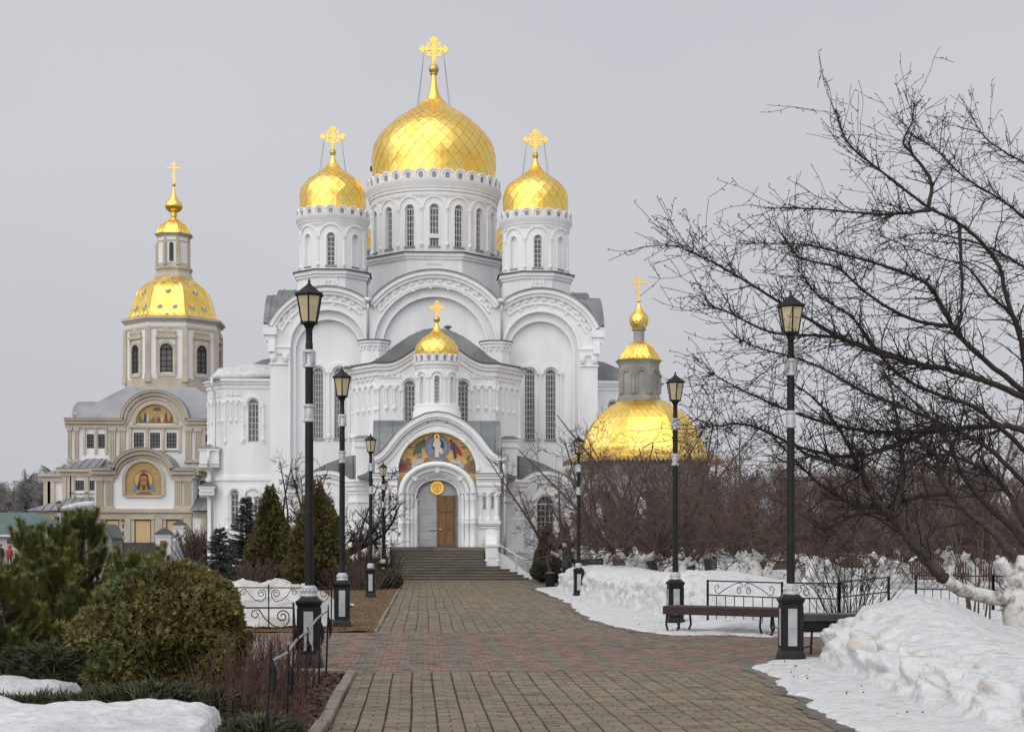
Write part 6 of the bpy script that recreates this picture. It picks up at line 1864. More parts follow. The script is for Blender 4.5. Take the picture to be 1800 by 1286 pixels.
on = mb.build('onion_dome', MAT['gold'], lch, smooth=True)
mb = MB(); mb.sphere((DX, Y2, z6(164)), 9/2.99*q2, 10, 7); mb.build('dome_ball', MAT['old_gold'], on, smooth=True)
orthodox_cross(on, DX, Y2, z6(158), 68/2.99*q2, 112/2.99*q2)
# steps and terrace before the doors
mb = MB()
for k in range(9):
    z = zd - k*zd/9
    mb = MB(); mb.box(LX-ph-0.5, LX+ph+0.5, Y0-2.4-k*0.5, Y0-1.9-k*0.5+ (2.2 if k == 0 else 0), 0.0, z - 0.002*k)
    mb.build('step', MAT['asphalt'], lch)
# white gate pillars with little roofs
gates = []
for i, (u, v0, v1, w, Y) in enumerate(((289, 938, 980, 26, 128.0), (316, 922, 955, 20, 140.0), (303, 944, 962, 12, 134.0), (309, 944, 962, 12, 137.0))):
    c = PT(u, v1, Y); zt = ZV(v0, Y, c.x); hw = w*Y/F/2
    g = empty('gate_pillar', (c.x, Y, 0), ['white gate pillar with a square icon panel before the church steps', 'tall white gate pillar at the head of the church steps', 'short white pillar on the church stair parapet', 'short white pillar on the church stair parapet'][i], 'pillar', 'white pillars by the church steps')
    mb = MB(); mb.box(-hw, hw, -hw, hw, 0, zt); mb.box(-hw*1.08, hw*1.08, -hw*1.08, hw*1.08, zt-0.25, zt-0.1); mb.build('shaft', MAT['pale_wall'], g)
    mb = MB(); mb.frust((0, 0), hw*2.5, hw*2.5, hw*0.4, hw*0.4, zt+0.002, zt+hw*0.8); mb.build('cap', MAT['roof_edge'], g)
    if i == 0:
        mb = MB(); mb.box(-0.25, 0.25, -hw-0.04, -hw, zt-1.1, zt-0.55); mb.build('icon_panel', MAT['mos_brown'], g)
pw_ = empty('stair_parapet', (0, 0, 0), 'white stair parapet with slender balusters before the beige church', 'parapet')
a, b = PT(296, 975, 129.0), PT(322, 955, 140.0)
mb = MB()
za, zb = ZV(958, 129.0, a.x), ZV(938, 140.0, b.x)
mb.add([(a.x, a.y, 0), (b.x, b.y, 0), (b.x, b.y, zb-0.9), (a.x, a.y, za-0.9)], [(0,1,2,3)]); mb.tube([(a.x, a.y, za), (b.x, b.y, zb)], 0.1, 6)
mb.build('base_wall', MAT['pale_wall'], pw_)
for k in range(1, 12):
    t = k/12; p = a.lerp(b, t); z = za+(zb-za)*t
    mb = MB(); mb.tube([(p.x, p.y, z-0.9), (p.x, p.y, z)], 0.05, 5); mb.build('baluster', MAT['pale_wall'], pw_)

# ================================================================== gold-roofed rotunda on the right
YK = 78.0; qk = YK/F; KX = XU(1127, YK)
def zk(y): return ZV(470 + y/2.2975, YK, KX)
rot = empty('rotunda', (0, 0, 0), 'grey stone rotunda chapel under an eight sided gold roof', 'chapel')
def PK(lst): return [(r/2.2975*qk*0.985, zk(y)) for y, r in lst]
kp = PK([(781, 312), (768, 285), (752, 262), (735, 246), (722, 240), (700, 236), (672, 225), (645, 208), (618, 189), (590, 162), (570, 138), (552, 110), (540, 90)])
kd = octa_loft('roof', kp, KX, YK, rot, 'gold')
facet_tiles(kp[4:], KX, YK, kd, 5, 5, 110, seed=6, lift=0.009)
mb = MB(); ap = 312/2.2975*qk*0.985
for k in range(-2, 3):     # lace of pendants along the eaves
    a = k*pi/4; m_ = plane_map(KX+ap*sin(a), YK-ap*cos(a), a); w = ap*tan(pi/8)
    nn = 15
    rect(mb, m_, -w, w, zk(786), zk(779), -0.03, 0.015)
    for i in range(nn):
        u = -w + 2*w*(i+0.5)/nn; h = w/nn*0.85
        mb.prism([(u-h, zk(786)), (u-h*0.9, zk(790)), (u-h*0.35, zk(793)), (u, zk(800)), (u+h*0.35, zk(793)), (u+h*0.9, zk(790)), (u+h, zk(786))], m_, -0.012, 0.012)
o = mb.build('eaves_lace', MAT['old_gold'], rot); o['kind'] = 'stuff'
mb = MB(); br = 108*qk
mb.prism_z(octagon(KX, YK, br+0.35), zk(800)+0.1, zk(782)); mb.build('soffit', MAT['grey_stone'], rot)
z_ent = zk(800); z_arch = 3.9
for k in range(8):
    a = k*pi/4; m_ = plane_map(KX+br*sin(a), YK-br*cos(a), a); w = br*tan(pi/8)
    mb = MB(); wall_open(mb, m_, -w, w, 2.6, z_ent+0.1, [(0, w*0.62, 2.6, z_arch-0.3, w*0.62)], 0.45)
    wall_open(mb, m_, -w, w, 2.6, z_ent+0.1, [(0, w*0.62, 2.6, z_arch-0.3, w*0.62)], 0.001, d=-0.45)
    mb.mold(m_, arcpath(0, z_arch-0.3, w*0.62, 0, pi, 14), 0.0, 0.14, -0.02, 0.06); mb.mold(m_, [(-w, 0, 0, 1), (w, 0, 0, 1)], z_ent-0.5, z_ent-0.35, -0.02, 0.07)
    rect(mb, m_, -w*0.8, w*0.8, z_arch+1.0, z_arch+1.06, -0.02, 0.05); rect(mb, m_, -w*0.8, w*0.8, z_ent-0.75, z_ent-0.7, -0.02, 0.05)
    mb.build('arch_wall', MAT['grey_stone'], rot)
    a2 = a + pi/8; R_ = br/cos(pi/8)*0.97
    cx_, cy_ = KX+R_*sin(a2), YK-R_*cos(a2)
    mb = MB(); mb.lathe([(0.42, 1.0), (0.42, 1.12), (0.34, 1.2), (0.38, 1.28), (0.29, 1.36), (0.27, 2.2), (0.25, 2.75), (0.33, 2.8), (0.28, 2.86), (0.40, 3.0), (0.40, 3.2)], 14, (cx_, cy_, 0))
    cl = mb.build('column', MAT['grey_stone'], rot, autosmooth=40)
    mb = MB(); mb.frust((cx_, cy_), 0.95, 0.95, 0.95, 0.95, 0, 0.92, a2); mb.frust((cx_, cy_), 1.05, 1.05, 1.05, 1.05, 0.921, 1.0, a2); mb.build('pedestal', MAT['dark_granite'], cl)
    if k not in (4,):
        mb = MB(); m2 = plane_map(KX+br*sin(a), YK-br*cos(a), a); rect(mb, m2, -w+0.45, w-0.45, 0.82, 0.92, -0.15, 0.15); rect(mb, m2, -w+0.45, w-0.45, 0.0, 0.18, -0.15, 0.15)
        for i in range(7): u = (-w+0.55) + (2*w-1.1)*i/6; rect(mb, m2, u-0.05, u+0.05, 0.18, 0.82, -0.06, 0.06)
        mb.build('balustrade', MAT['dark_granite'], rot)
lk = PK([(542, 86), (530, 86), (522, 80), (395, 80), (388, 84), (376, 92)])
kl = octa_loft('lantern', lk, KX-4*qk, YK, rot, 'grey_stone')
for k in (-1, 0, 1):
    a = k*pi/4; r = 80/2.2975*qk*0.985; w = r*tan(pi/8); m_ = plane_map(KX-4*qk+r*sin(a), YK-r*cos(a), a)
    mb = MB(); mb.mold(m_, arcpath(0, zk(440), w*0.6, 0, pi, 12, legs=zk(512)), -0.03, 0.06, -0.02, 0.07)
    for t in (-w, w): rect(mb, m_, t-0.09, t+0.09, zk(515), zk(440), -0.05, 0.06); rect(mb, m_, t-0.13, t+0.13, zk(444), zk(436), -0.05, 0.09)
    mb.mold(m_, arcpath(0, zk(440), w*0.85, 0, pi, 12), -0.03, 0.05, -0.02, 0.09); mb.build('lantern_moulding', MAT['grey_stone'], kl)
sk = PK([(378, 93), (372, 84), (350, 72), (330, 60), (315, 46), (303, 28)])
sr = octa_loft('lantern_roof', sk, KX-4*qk, YK, rot, 'gold_trim'); facet_tiles(sk, KX-4*qk, YK, sr, 3, 4, 25, seed=9, lift=0.012)
mb = MB(); LK = lambda lst: [(r/2.2975*qk, zk(y)) for y, r in lst]
kx2 = KX-4*qk
mb.lathe(LK([(305, 24), (298, 22), (258, 22), (252, 30), (248, 30)]), 16, (kx2, YK, 0)); mb.build('onion_neck', MAT['grey_stone'], rot, autosmooth=40)
ok = tiled_dome('onion_dome', LK([(248, 20), (238, 31), (225, 37), (212, 39), (200, 37), (190, 30), (180, 21), (170, 14), (158, 8), (148, 5), (140, 4)]), kx2, YK, 16, rot, seed=12, lim=40, lift=0.008, neck_r=0.14)
mb = MB(); mb.sphere((kx2, YK, zk(136)), 8/2.2975*qk, 10, 7); mb.build('dome_ball', MAT['gold_trim'], ok, smooth=True)
orthodox_cross(ok, kx2, YK, zk(132), 58/2.2975*qk, 97/2.2975*qk)

# ================================================================== far small buildings
hb = empty('low_house', (0, 0, 0), 'low white house with a green hipped metal roof beside the beige church', 'house')
YH = 125.0; hx0, hx1 = XU(-40, YH), XU(132, YH); ze = ZV(939, YH, hx0); zr = ZV(900, YH+4, hx0)
xr = XU(60, YH+4)
mb = MB(); mb.box(hx0+0.5, hx1-0.5, YH+0.5, YH+8, 0, ze); mb.build('wall', MAT['pale_wall'], hb)
mb = MB(); mb.add([(hx0-3, YH, ze), (hx1, YH, ze), (hx1, YH+8.5, ze), (hx0-3, YH+8.5, ze), (hx0, YH+4.2, zr), (xr, YH+4.2, zr)], [(0,1,5,4), (1,2,5), (2,3,4,5), (3,0,4), (3,2,1,0)])
rf = mb.build('roof', MAT['green_roof'], hb)
mb = MB(); mb.box(hx0-3, hx1+0.02, YH-0.06, YH-0.002, ze-0.18, ze); mb.build('gutter', MAT['frame_white'], rf)
for u in (18, 30, 50, 62, 90, 102, 117):
    x = XU(u, YH+0.4); mb = MB(); mb.box(x-0.26, x+0.26, YH+0.42, YH+0.5, ZV(956, YH, x), ZV(946, YH, x)); w = mb.build('window', MAT['glass_dark'], hb)
    mb = MB(); mb.box(x-0.32, x+0.32, YH+0.38, YH+0.418, ZV(957.5, YH, x), ZV(956, YH, x)); mb.build('sill', MAT['frame_white'], w)
kb = empty('small_porch', (0, 0, 0), 'small grey gabled shelter with green roof in front of church doors', 'shelter')
YG = 132.0; c = PT(184, 945, YG); zt = ZV(923, YG, c.x); ze2 = ZV(944, YG, c.x); w = 13*YG/F
mb = MB(); mb.prism([(-w*0.9, 0), (w*0.9, 0), (w*0.9, ze2), (0, zt-0.1), (-w*0.9, ze2)], plane_map(c.x, YG), -5, 0); mb.build('wall', MAT['grey_stone'], kb)
mb = MB(); mb.prism([(-w*1.15, ze2-0.1), (0, zt), (w*1.15, ze2-0.1), (w*1.15, ze2+0.02), (0, zt+0.14), (-w*1.15, ze2+0.02)], plane_map(c.x, YG), -5.2, 0.3); mb.build('roof', MAT['green_roof'], kb)
sb = empty('market_kiosk', (0, 0, 0), 'little kiosk with dark green wall and sloping roof at the far left', 'kiosk')
YS = 134.0; x0, x1 = XU(-30, YS), XU(25, YS)
mb = MB(); mb.box(x0, x1-0.7, YS, YS+3, 0, ZV(966, YS, x0)); mb.build('wall', MAT['green_wall'], sb)
mb = MB(); mb.box(x1-0.7, x1, YS-0.02, YS+3, 0, ZV(966, YS, x0)); mb.build('end_wall', MAT['pale_wall'], sb)
mb = MB(); mb.add([(x0, YS-0.8, ZV(956, YS, x0)), (x1+0.5, YS-0.8, ZV(967, YS, x0)), (x1+0.5, YS+3.2, ZV(967, YS, x0)+0.5), (x0, YS+3.2, ZV(956, YS, x0)+0.5), (x0, YS-0.8, ZV(954, YS, x0)), (x1+0.5, YS-0.8, ZV(965, YS, x0)), (x1+0.5, YS+3.2, ZV(965, YS, x0)+0.5), (x0, YS+3.2, ZV(954, YS, x0)+0.5)], [(3,2,1,0),(4,5,6,7),(0,1,5,4),(1,2,6,5),(2,3,7,6),(3,0,4,7)])
mb.build('roof', MAT['roof_pale'], sb)
# pale blue building and brown shed glimpsed through the orchard
bb = empty('blue_building', (0, 0, 0), 'pale blue two storey building glimpsed through the orchard branches', 'building')
YBB = 150.0; x0, x1 = XU(1270, YBB), XU(1720, YBB)
mb = MB(); mb.box(x0, x1, YBB, YBB+10, 0, ZV(868, YBB, x0)); mb.build('wall', MAT['blue_wall'], bb)
mb = MB(); z = ZV(868, YBB, x0); mb.add([(x0-0.6, YBB-0.6, z), (x1+0.6, YBB-0.6, z), (x1+0.6, YBB+10.6, z), (x0-0.6, YBB+10.6, z), (x0+4, YBB+5, z+2), (x1-4, YBB+5, z+2)], [(0,1,5,4),(1,2,5),(2,3,4,5),(3,0,4),(3,2,1,0)]); mb.build('roof', MAT['roof_metal'], bb)
for r_ in range(2):
    for i in range(11):
        x = x0+1.3+i*(x1-x0-2.6)/10; zz = 1.0+r_*2.9
        mb = MB(); mb.box(x-0.5, x+0.5, YBB-0.06, YBB, zz, zz+1.5); w = mb.build('window', MAT['glass_dark'], bb)
        mb = MB(); mb.box(x-0.6, x+0.6, YBB-0.1, YBB-0.062, zz-0.1, zz); mb.box(x-0.04, x+0.04, YBB-0.09, YBB-0.062, zz, zz+1.5); mb.build('frame', MAT['frame_white'], w)
for (u0, u1, v0, v1, Y, nm) in ((1470, 1540, 970, 1000, 95.0, 'low brown shed behind the whitewashed apple trees'), (1330, 1400, 985, 1003, 84.0, 'brown slatted shed near the rotunda end of the orchard')):
    sh = empty('shed', (0, 0, 0), nm, 'shed'); x0, x1 = XU(u0, Y), XU(u1, Y); z1 = ZV(v0, Y, x0)
    n_ = 12
    for i in range(n_):
        a = x0+(x1-x0)*i/n_; b = x0+(x1-x0)*(i+1)/n_-0.02
        mb = MB(); mb.box(a, b, Y, Y+0.04, 0, z1); mb.build('board', MAT['brown_wall'], sh)
    mb = MB(); mb.box(x0, x1, Y+0.05, Y+2.5, 0, z1-0.02); mb.build('body', MAT['brown_wall'], sh)
    mb = MB(); mb.add([(x0-0.2, Y-0.2, z1), (x1+0.2, Y-0.2, z1), (x1+0.2, Y+2.7, z1+0.5), (x0-0.2, Y+2.7, z1+0.5), (x0-0.2, Y-0.2, z1+0.08), (x1+0.2, Y-0.2, z1+0.08), (x1+0.2, Y+2.7, z1+0.58), (x0-0.2, Y+2.7, z1+0.58)], [(3,2,1,0),(4,5,6,7),(0,1,5,4),(1,2,6,5),(2,3,7,6),(3,0,4,7)]); mb.build('roof', MAT['snow_clean'], sh)
# ================================================================== street lamps
def make_lamp(label):
    H = 5.13
    root = empty('street_lamp', (0, 0, 0), label, 'street lamp', 'black lamp posts with white pedestal panels')
    mb = MB()
    mb.frust((0, 0), 0.37, 0.37, 0.34, 0.34, 0.0, 0.10); mb.frust((0, 0), 0.34, 0.34, 0.29, 0.29, 0.10, 0.17)
    mb.frust((0, 0), 0.285, 0.285, 0.285, 0.285, 0.17, 0.80); mb.frust((0, 0), 0.285, 0.285, 0.34, 0.34, 0.80, 0.86); mb.frust((0, 0), 0.34, 0.34, 0.34, 0.34, 0.86, 0.885)
    mb.frust((0, 0), 0.31, 0.31, 0.20, 0.20, 0.886, 0.94)
    for k in range(4):
        a = k*pi/2
        for t in (-0.118, 0.118):
            m_ = Matrix.Rotation(a, 4, 'Z') @ Matrix.Translation((t, -0.148, 0.485)); mb.xbox(m_, 0.035, 0.014, 0.60)
        for z in (0.195, 0.775): mb.xbox(Matrix.Rotation(a, 4, 'Z') @ Matrix.Translation((0, -0.1482, z)), 0.20, 0.013, 0.03)
    mb.build('pedestal', MAT['iron'], root)
    for k in range(4):
        a = k*pi/2; R_ = Matrix.Rotation(a, 4, 'Z')
        mb = MB(); mb.xbox(R_ @ Matrix.Translation((0, -0.147, 0.485)), 0.125, 0.012, 0.52); pn = mb.build('panel', MAT['silver_panel'], root)
        mb = MB()
        for (dx_, dz) in ((0, 0), (0.026, 0), (-0.026, 0), (0, 0.03), (0, -0.03)):
            c = R_ @ Vector((dx_, -0.155, 0.485+dz)); mb.sphere(c, 0.014, 6, 4)
        for z in (0.27, 0.70): c = R_ @ Vector((0, -0.154, z)); mb.sphere(c, 0.009, 6, 4)
        mb.build('rosette', MAT['silver'], pn)
    mb = MB(); mb.lathe([(0.115, 0.935), (0.12, 0.955), (0.10, 0.975), (0.098, 1.06), (0.085, 1.08), (0.06, 1.09)], 16); 
    for k in range(12):
        a = 2*pi*k/12; mb.sphere((0.098*cos(a), 0.098*sin(a), 1.02), 0.018, 5, 4, 1.8)
    mb.build('collar', MAT['silver'], root)
    mb = MB(); mb.lathe([(0.058, 1.06), (0.056, 2.6), (0.053, 4.0), (0.050, 4.32), (0.044, 4.34), (0.044, 4.50), (0.062, 4.54), (0.085, 4.58), (0.10, 4.60)], 14); mb.build('pole', MAT['iron'], root, autosmooth=40)
    mb = MB(); mb.lathe([(0.056, 3.26), (0.078, 3.275), (0.078, 3.30), (0.062, 3.315), (0.066, 3.35), (0.066, 3.42), (0.062, 3.455), (0.078, 3.47), (0.078, 3.495), (0.056, 3.51)], 14); mb.build('band', MAT['silver'], root, autosmooth=40)
    mb = MB(); mb.lathe([(0.05, 3.99), (0.085, 4.0), (0.088, 4.03), (0.068, 4.06), (0.070, 4.18), (0.088, 4.20), (0.075, 4.225), (0.05, 4.24)], 14)
    for k in range(4):
        a = k*pi/2+pi/4; m_ = Matrix.Rotation(a, 4, 'Z') @ Matrix.Translation((0.082, 0, 4.115)); mb.xbox(m_, 0.02, 0.05, 0.15)
    mb.build('band', MAT['silver'], root, autosmooth=40)
    # six-sided lantern
    zb, zt, rb_, rt = 4.60, 4.955, 0.112, 0.178
    mb = MB()
    ang_ = [pi/6 + k*pi/3 for k in range(6)]
    for a in ang_: mb.tube([(rb_*cos(a), rb_*sin(a), zb), (rt*cos(a), rt*sin(a), zt)], 0.0115, 5)
    mb.lathe([(rb_+0.012, zb-0.02), (rb_+0.016, zb+0.005), (rb_-0.01, zb+0.012)], 6, ph=pi/6); mb.lathe([(rt-0.015, zt-0.012), (rt+0.012, zt-0.008), (rt+0.012, zt+0.01)], 6, ph=pi/6)
    mb.build('lantern_frame', MAT['iron'], root)
    for k in range(6):
        a, b_ = ang_[k], ang_[(k+1) % 6]; q_ = 0.985
        mb = MB(); P_ = [Vector((rb_*q_*cos(a), rb_*q_*sin(a), zb)), Vector((rb_*q_*cos(b_), rb_*q_*sin(b_), zb)), Vector((rt*q_*cos(b_), rt*q_*sin(b_), zt)), Vector((rt*q_*cos(a), rt*q_*sin(a), zt))]
        mid = (a+b_)/2 if k < 5 else a+pi/6; nrm = Vector((cos(a+pi/6), sin(a+pi/6), 0))*0.004
        mb.add(P_ + [p - nrm for p in P_], [(0,1,2,3),(7,6,5,4),(0,4,5,1),(1,5,6,2),(2,6,7,3),(3,7,4,0)]); mb.build('pane', MAT['lamp_glass'], root)
    mb = MB(); mb.lathe([(rt-0.02, zt+0.004), (rt+0.038, zt+0.006), (rt+0.034, zt+0.026), (rt*0.88, zt+0.055), (rt*0.45, zt+0.115), (0.035, zt+0.150)], 6, ph=pi/6); rf = mb.build('lantern_roof', MAT['iron'], root)
    mb = MB(); mb.lathe([(0.034, zt+0.148), (0.028, zt+0.165), (0.012, zt+0.172), (0.022, zt+0.19), (0.016, zt+0.205), (0.004, zt+0.235)], 8); mb.build('finial', MAT['iron'], rf, smooth=True)
    return root
lamps = [
    ('black lamp post standing in the flower bed behind the leaning rod railing', XU(543.5, 20.67), 20.67, 0.0, 1.0),
    ('black lamp post at the corner of the dry grass beyond the crossing', XU(601.5, 30.7), 30.7, 0.02, 1.0),
    ('black lamp post on dry grass beside the path near the stair bushes', XU(651.5, 48.6), 48.6, 0.0, 1.0),
    ('black lamp post rising from the bushes left of the cathedral stairs', XU(673.5, 65.0), 65.0, 0.0, 1.0),
    ('shorter lamp post right behind another at the cathedral stairs', XU(676.0, 73.0), 73.0, 0.0, 0.94),
    ('black lamp post beside the big lumpy snow bank and bin', XU(1390, 21.25), 21.25, -0.06, 1.0),
    ('black lamp post behind the end of the dark wooden bench', XU(1187, 31.2), 31.2, 0.02, 1.0),
    ('black lamp post before the cut snow bank where a man walks', XU(1017, 48.8), 48.8, 0.0, 1.0),
    ('lamp post half hidden by orchard branches beside the rotunda', XU(1254, 86.0), 86.0, 0.3, 0.98),
    ('far lamp post above the green roofed house', XU(103.5, 96.0), 96.0, 0.5, 0.87),
    ('far lamp post before the beige church doors', XU(216.5, 100.0), 100.0, 0.2, 0.66),
    ('small far lamp post beside the white stair parapet', XU(325, 104.0), 104.0, 0.2, 0.57)]
proto = None
for (lab, x, y, rz, sc) in lamps:
    if proto is None: proto = make_lamp(lab); o = proto
    else: o = copy_tree(proto, label=lab)
    o.location = (x, y, 0.0); o.rotation_euler = (0, 0, rz); o.scale = (sc, sc, sc)
    if 'orchard' in lab: o.location.z = 0.2

# ================================================================== railings
def spiral(c, r0, r1, a0, turns, n=18, flip=1):
    """points of a scroll in (s, z) coordinates"""
    return [(c[0] + flip*(r0+(r1-r0)*i/n)*cos(a0+2*pi*turns*i/n), c[1] + (r0+(r1-r0)*i/n)*sin(a0+2*pi*turns*i/n)) for i in range(n+1)]
def rail_map(a, b_):
    a, b_ = Vector(a), Vector(b_); d_ = (b_-a); L_ = hypot(d_.x, d_.y); u_ = Vector((d_.x/L_, d_.y/L_, 0))
    return L_, (lambda s, z: (a.x+u_.x*s, a.y+u_.y*s, a.z + (b_.z-a.z)*s/L_ + z))
def panel_fence(a, b_, label, bars=True, h=0.92, nb=8, r=0.011, post=0.02, group='black iron scroll railings'):
    root = empty('railing', (0, 0, 0), label, 'railing', group)
    L_, mp = rail_map(a, b_)
    for s in (0.0, L_):
        mb = MB(); p = mp(s, 0); mb.box(p[0]-post, p[0]+post, p[1]-post, p[1]+post, p[2]-0.25, p[2]+h+0.02); mb.build('post', MAT['iron'], root)
    zt, zm = h, h*0.70
    mb = MB(); mb.tube([mp(0, zt), mp(L_, zt)], r*1.35, 6); mb.build('top_rail', MAT['iron'], root)
    if bars:
        mb = MB(); mb.tube([mp(0, zm), mp(L_, zm)], r*1.2, 6); mb.build('mid_rail', MAT['iron'], root)
        mb = MB(); mb.tube([mp(0, 0.08), mp(L_, 0.08)], r*1.1, 6); mb.build('bottom_rail', MAT['iron'], root)
        for i in range(1, nb):
            s = L_*i/nb; mb = MB(); mb.tube([mp(s, -0.05), mp(s, zm)], r*0.8, 5); mb.build('bar', MAT['iron'], root)
        zc = (zt+zm)/2; hh = (zt-zm)/2*0.92; m = L_/2
        for f in (-1, 1):
            mb = MB()
            p1 = [(m+f*(0.02+0.09-0.09*cos(t)*1.0)*1.0, zc+hh*0.2+hh*0.75*sin(t)) for t in [pi*0.1]]
            big = spiral((m+f*0.13, zc-hh*0.25), 0.03, hh*0.62, 0.3, 1.35, 18, f)
            tail = [(m+f*0.02, zc+hh*0.35), (m+f*0.10, zc+hh*0.95), (m+f*0.25, zc+hh*0.75), (m+f*L_*0.24, zc+hh*0.0), (m+f*L_*0.34, zc-hh*0.85), (m+f*L_*0.385, zc-hh*0.6), (m+f*L_*0.40, zc+hh*0.1), (m+f*L_*0.37, zc+hh*0.55), (m+f*L_*0.34, zc+hh*0.35), (m+f*L_*0.345, zc+hh*0.05), (m+f*L_*0.365, zc-hh*0.0)]
            mb.tube([mp(*p) for p in big], r*0.75, 5); mb.build('scroll', MAT['iron'], root)
            mb = MB(); mb.tube([mp(*p) for p in tail], r*0.75, 5); mb.build('scroll', MAT['iron'], root)
    return root
def scroll_rail(a, b_, label, posts, h=0.82, group='thin scroll railings by the left beds', drop=0.26, ends=()):
    """single rail with pairs of scrolls hanging at the posts"""
    root = empty('railing', (0, 0, 0), label, 'railing', group)
    L_, mp = rail_map(a, b_)
    mb = MB(); mb.tube([mp(0, h), mp(L_*0.5, h+0.01), mp(L_, h)], 0.012, 6); mb.build('top_rail', MAT['iron'], root)
    for s in posts:
        p = mp(s, 0); mb = MB(); mb.tube([(p[0], p[1], -0.1), (p[0], p[1], p[2]+h+0.07)], 0.014, 6); mb.build('post', MAT['iron'], root)
        for f in (-1, 1):
            if s + f*0.5 < -0.1 or s + f*0.5 > L_+0.1: continue
            mb = MB(); c1 = (s+f*0.14, h-0.11); c2 = (s+f*0.47, h-0.07)
            pa = spiral(c1, 0.02, 0.085, 0.0, 1.5, 20, f)
            cur = [(s+f*0.055, h-0.11), (s+f*0.06, h-0.18), (s+f*0.13, h-drop), (s+f*0.25, h-drop*0.9), (s+f*0.36, h-0.14), (s+f*0.44, h-0.02), (s+f*0.52, h-0.04), (s+f*0.535, h-0.10), (s+f*0.48, h-0.13), (s+f*0.445, h-0.09), (s+f*0.47, h-0.06)]
            mb.tube([mp(*q_) for q_ in pa], 0.008, 5); mb.build('scroll', MAT['iron'], root)
            mb = MB(); mb.tube([mp(*q_) for q_ in cur], 0.008, 5); mb.build('scroll', MAT['iron'], root)
    return root
# right hand railings behind the bench and past the lamp
pa = PT(1249, 1104, 29.6); pb = PT(1377, 1112, 27.9)
panel_fence((pa.x, 29.9, 0.02), (pb.x, 28.0, 0.02), 'iron railing panel with a pair of scrolls behind the dark bench')
panel_fence((pb.x+0.12, 28.0, 0.02), (XU(1479, 27.2), 27.4, 0.02), 'iron railing panel with scrolls behind the lamp and bin', nb=7)
panel_fence((XU(1481, 27.2), 27.4, 0.05), (XU(1562, 29.0), 29.0, 0.10), 'iron railing panel running back behind the big snow bank', nb=6)
panel_fence((XU(1610, 31), 31.0, 0.10), (XU(1745, 30.0), 30.0, 0.10), 'iron railing panel below the leaning apple limb', nb=9)
panel_fence((XU(1746, 30), 30.0, 0.10), (XU(1860, 29.0), 29.0, 0.10), 'iron railing panel beside the whitewashed apple trunk', nb=8)
# left railings
scroll_rail((XU(517, 20.0), 19.9, 0), (-6.2, 19.6, 0), 'thin scroll railing ending at the near lamp behind the round bush', [0.0, 1.25, 2.7])
scroll_rail((XU(583, 29.6), 29.5, 0), (-7.2, 29.9, 0), 'thin scroll railing before the crumpled white cover sheet', [0.0, 1.20, 3.4, 5.0])
# leaning rods with a bent handrail along the flower bed
rr = empty('rod_railing', (0, 0, 0), 'broken railing of dark rods with a bent grey handrail in the bed', 'railing')
rods = [(476, 1125, 12.1, 0.03), (507, 1133, 13.2, 0.0), (517, 1068, 15.2, 0.0), (525, 1112, 15.9, 0.0), (541, 1100, 16.7, 0.0), (552, 1157, 17.4, 0.0), (563, 1070, 18.3, 0.0), (577, 1062, 19.4, 0.01)]
for (u, v, Y, ln) in rods:
    p = PT(u, v, Y); mb = MB(); mb.tube([(p.x - ln - 0.02, Y, -0.1), (p.x, Y, p.z-0.12), (p.x, Y, p.z)], [0.013, 0.013, 0.007], 6); rd = mb.build('rod', MAT['iron'], rr)
    if Y in (12.1, 13.2, 16.7, 18.3, 19.4, 15.2):
        mb = MB(); zt = p.z-0.14
        mb.tube([(p.x, Y, zt), (p.x+0.025, Y-0.01, zt-0.08), (p.x+0.03, Y, zt-0.2), (p.x+0.012, Y, zt-0.30)], [0.006, 0.022, 0.018, 0.002], 5); mb.build('iron_leaf', MAT['iron'], rd)
mb = MB(); mb.tube([PT(482, 1159, 12.1), PT(505, 1147, 13.2), PT(522, 1123, 15.2), PT(541, 1109, 16.7), PT(556, 1088, 17.8), PT(566, 1079, 18.4), PT(575, 1074, 19.3)], 0.013, 7)
mb.build('handrail', MAT['sill_metal'], rr, smooth=True)

# ================================================================== bench, bin
def make_bench(a, b_, label):
    root = empty('bench', (0, 0, 0), label, 'bench')
    L_, mp = rail_map((a[0], a[1], 0), (b_[0], b_[1], 0))
    a, b_ = Vector((a[0], a[1], 0)), Vector((b_[0], b_[1], 0)); d_ = (b_-a).normalized(); n_ = Vector((d_.y, -d_.x, 0))
    ang_ = atan2(d_.y, d_.x)
    c = (a+b_)/2
    def plank(off, z, w, h, tilt=0.0, ext=0.0):
        m_ = Matrix.Translation(c - n_*off + Vector((0, 0, z))) @ Matrix.Rotation(ang_, 4, 'Z') @ Matrix.Rotation(tilt, 4, 'X')
        mb = MB(); mb.xbox(m_, L_+ext, w, h); o = mb.build('plank', MAT['bench_wood'], root)
        bv = o.modifiers.new('bevel', 'BEVEL'); bv.width = 0.008; bv.segments = 2
    plank(0.0, 0.425, 0.055, 0.15); plank(0.09, 0.49, 0.10, 0.04); plank(0.21, 0.485, 0.10, 0.04); plank(0.33, 0.485, 0.10, 0.04); plank(0.44, 0.49, 0.09, 0.04)
    plank(0.50, 0.425, 0.05, 0.15)
    for s in (0.18, L_-0.24):
        p = a + d_*s; mb = MB()
        lp2 = [(-0.11, 0.40), (-0.13, 0.16), (-0.09, 0.035), (-0.02, 0.03), (0.0, 0.05), (0.03, 0.03), (0.10, 0.035), (0.15, 0.16), (0.12, 0.40)]
        for q0 in (0.02, 0.46):
            mb = MB(); mb.tube([p + d_*q_ + Vector((0, 0, z)) - n_*q0 for q_, z in lp2], 0.021, 7)
            if q0 > 0.1: mb.build('leg', MAT['iron'], root, smooth=True)
            else: mb.build('leg', MAT['iron'], root, smooth=True)
    return root
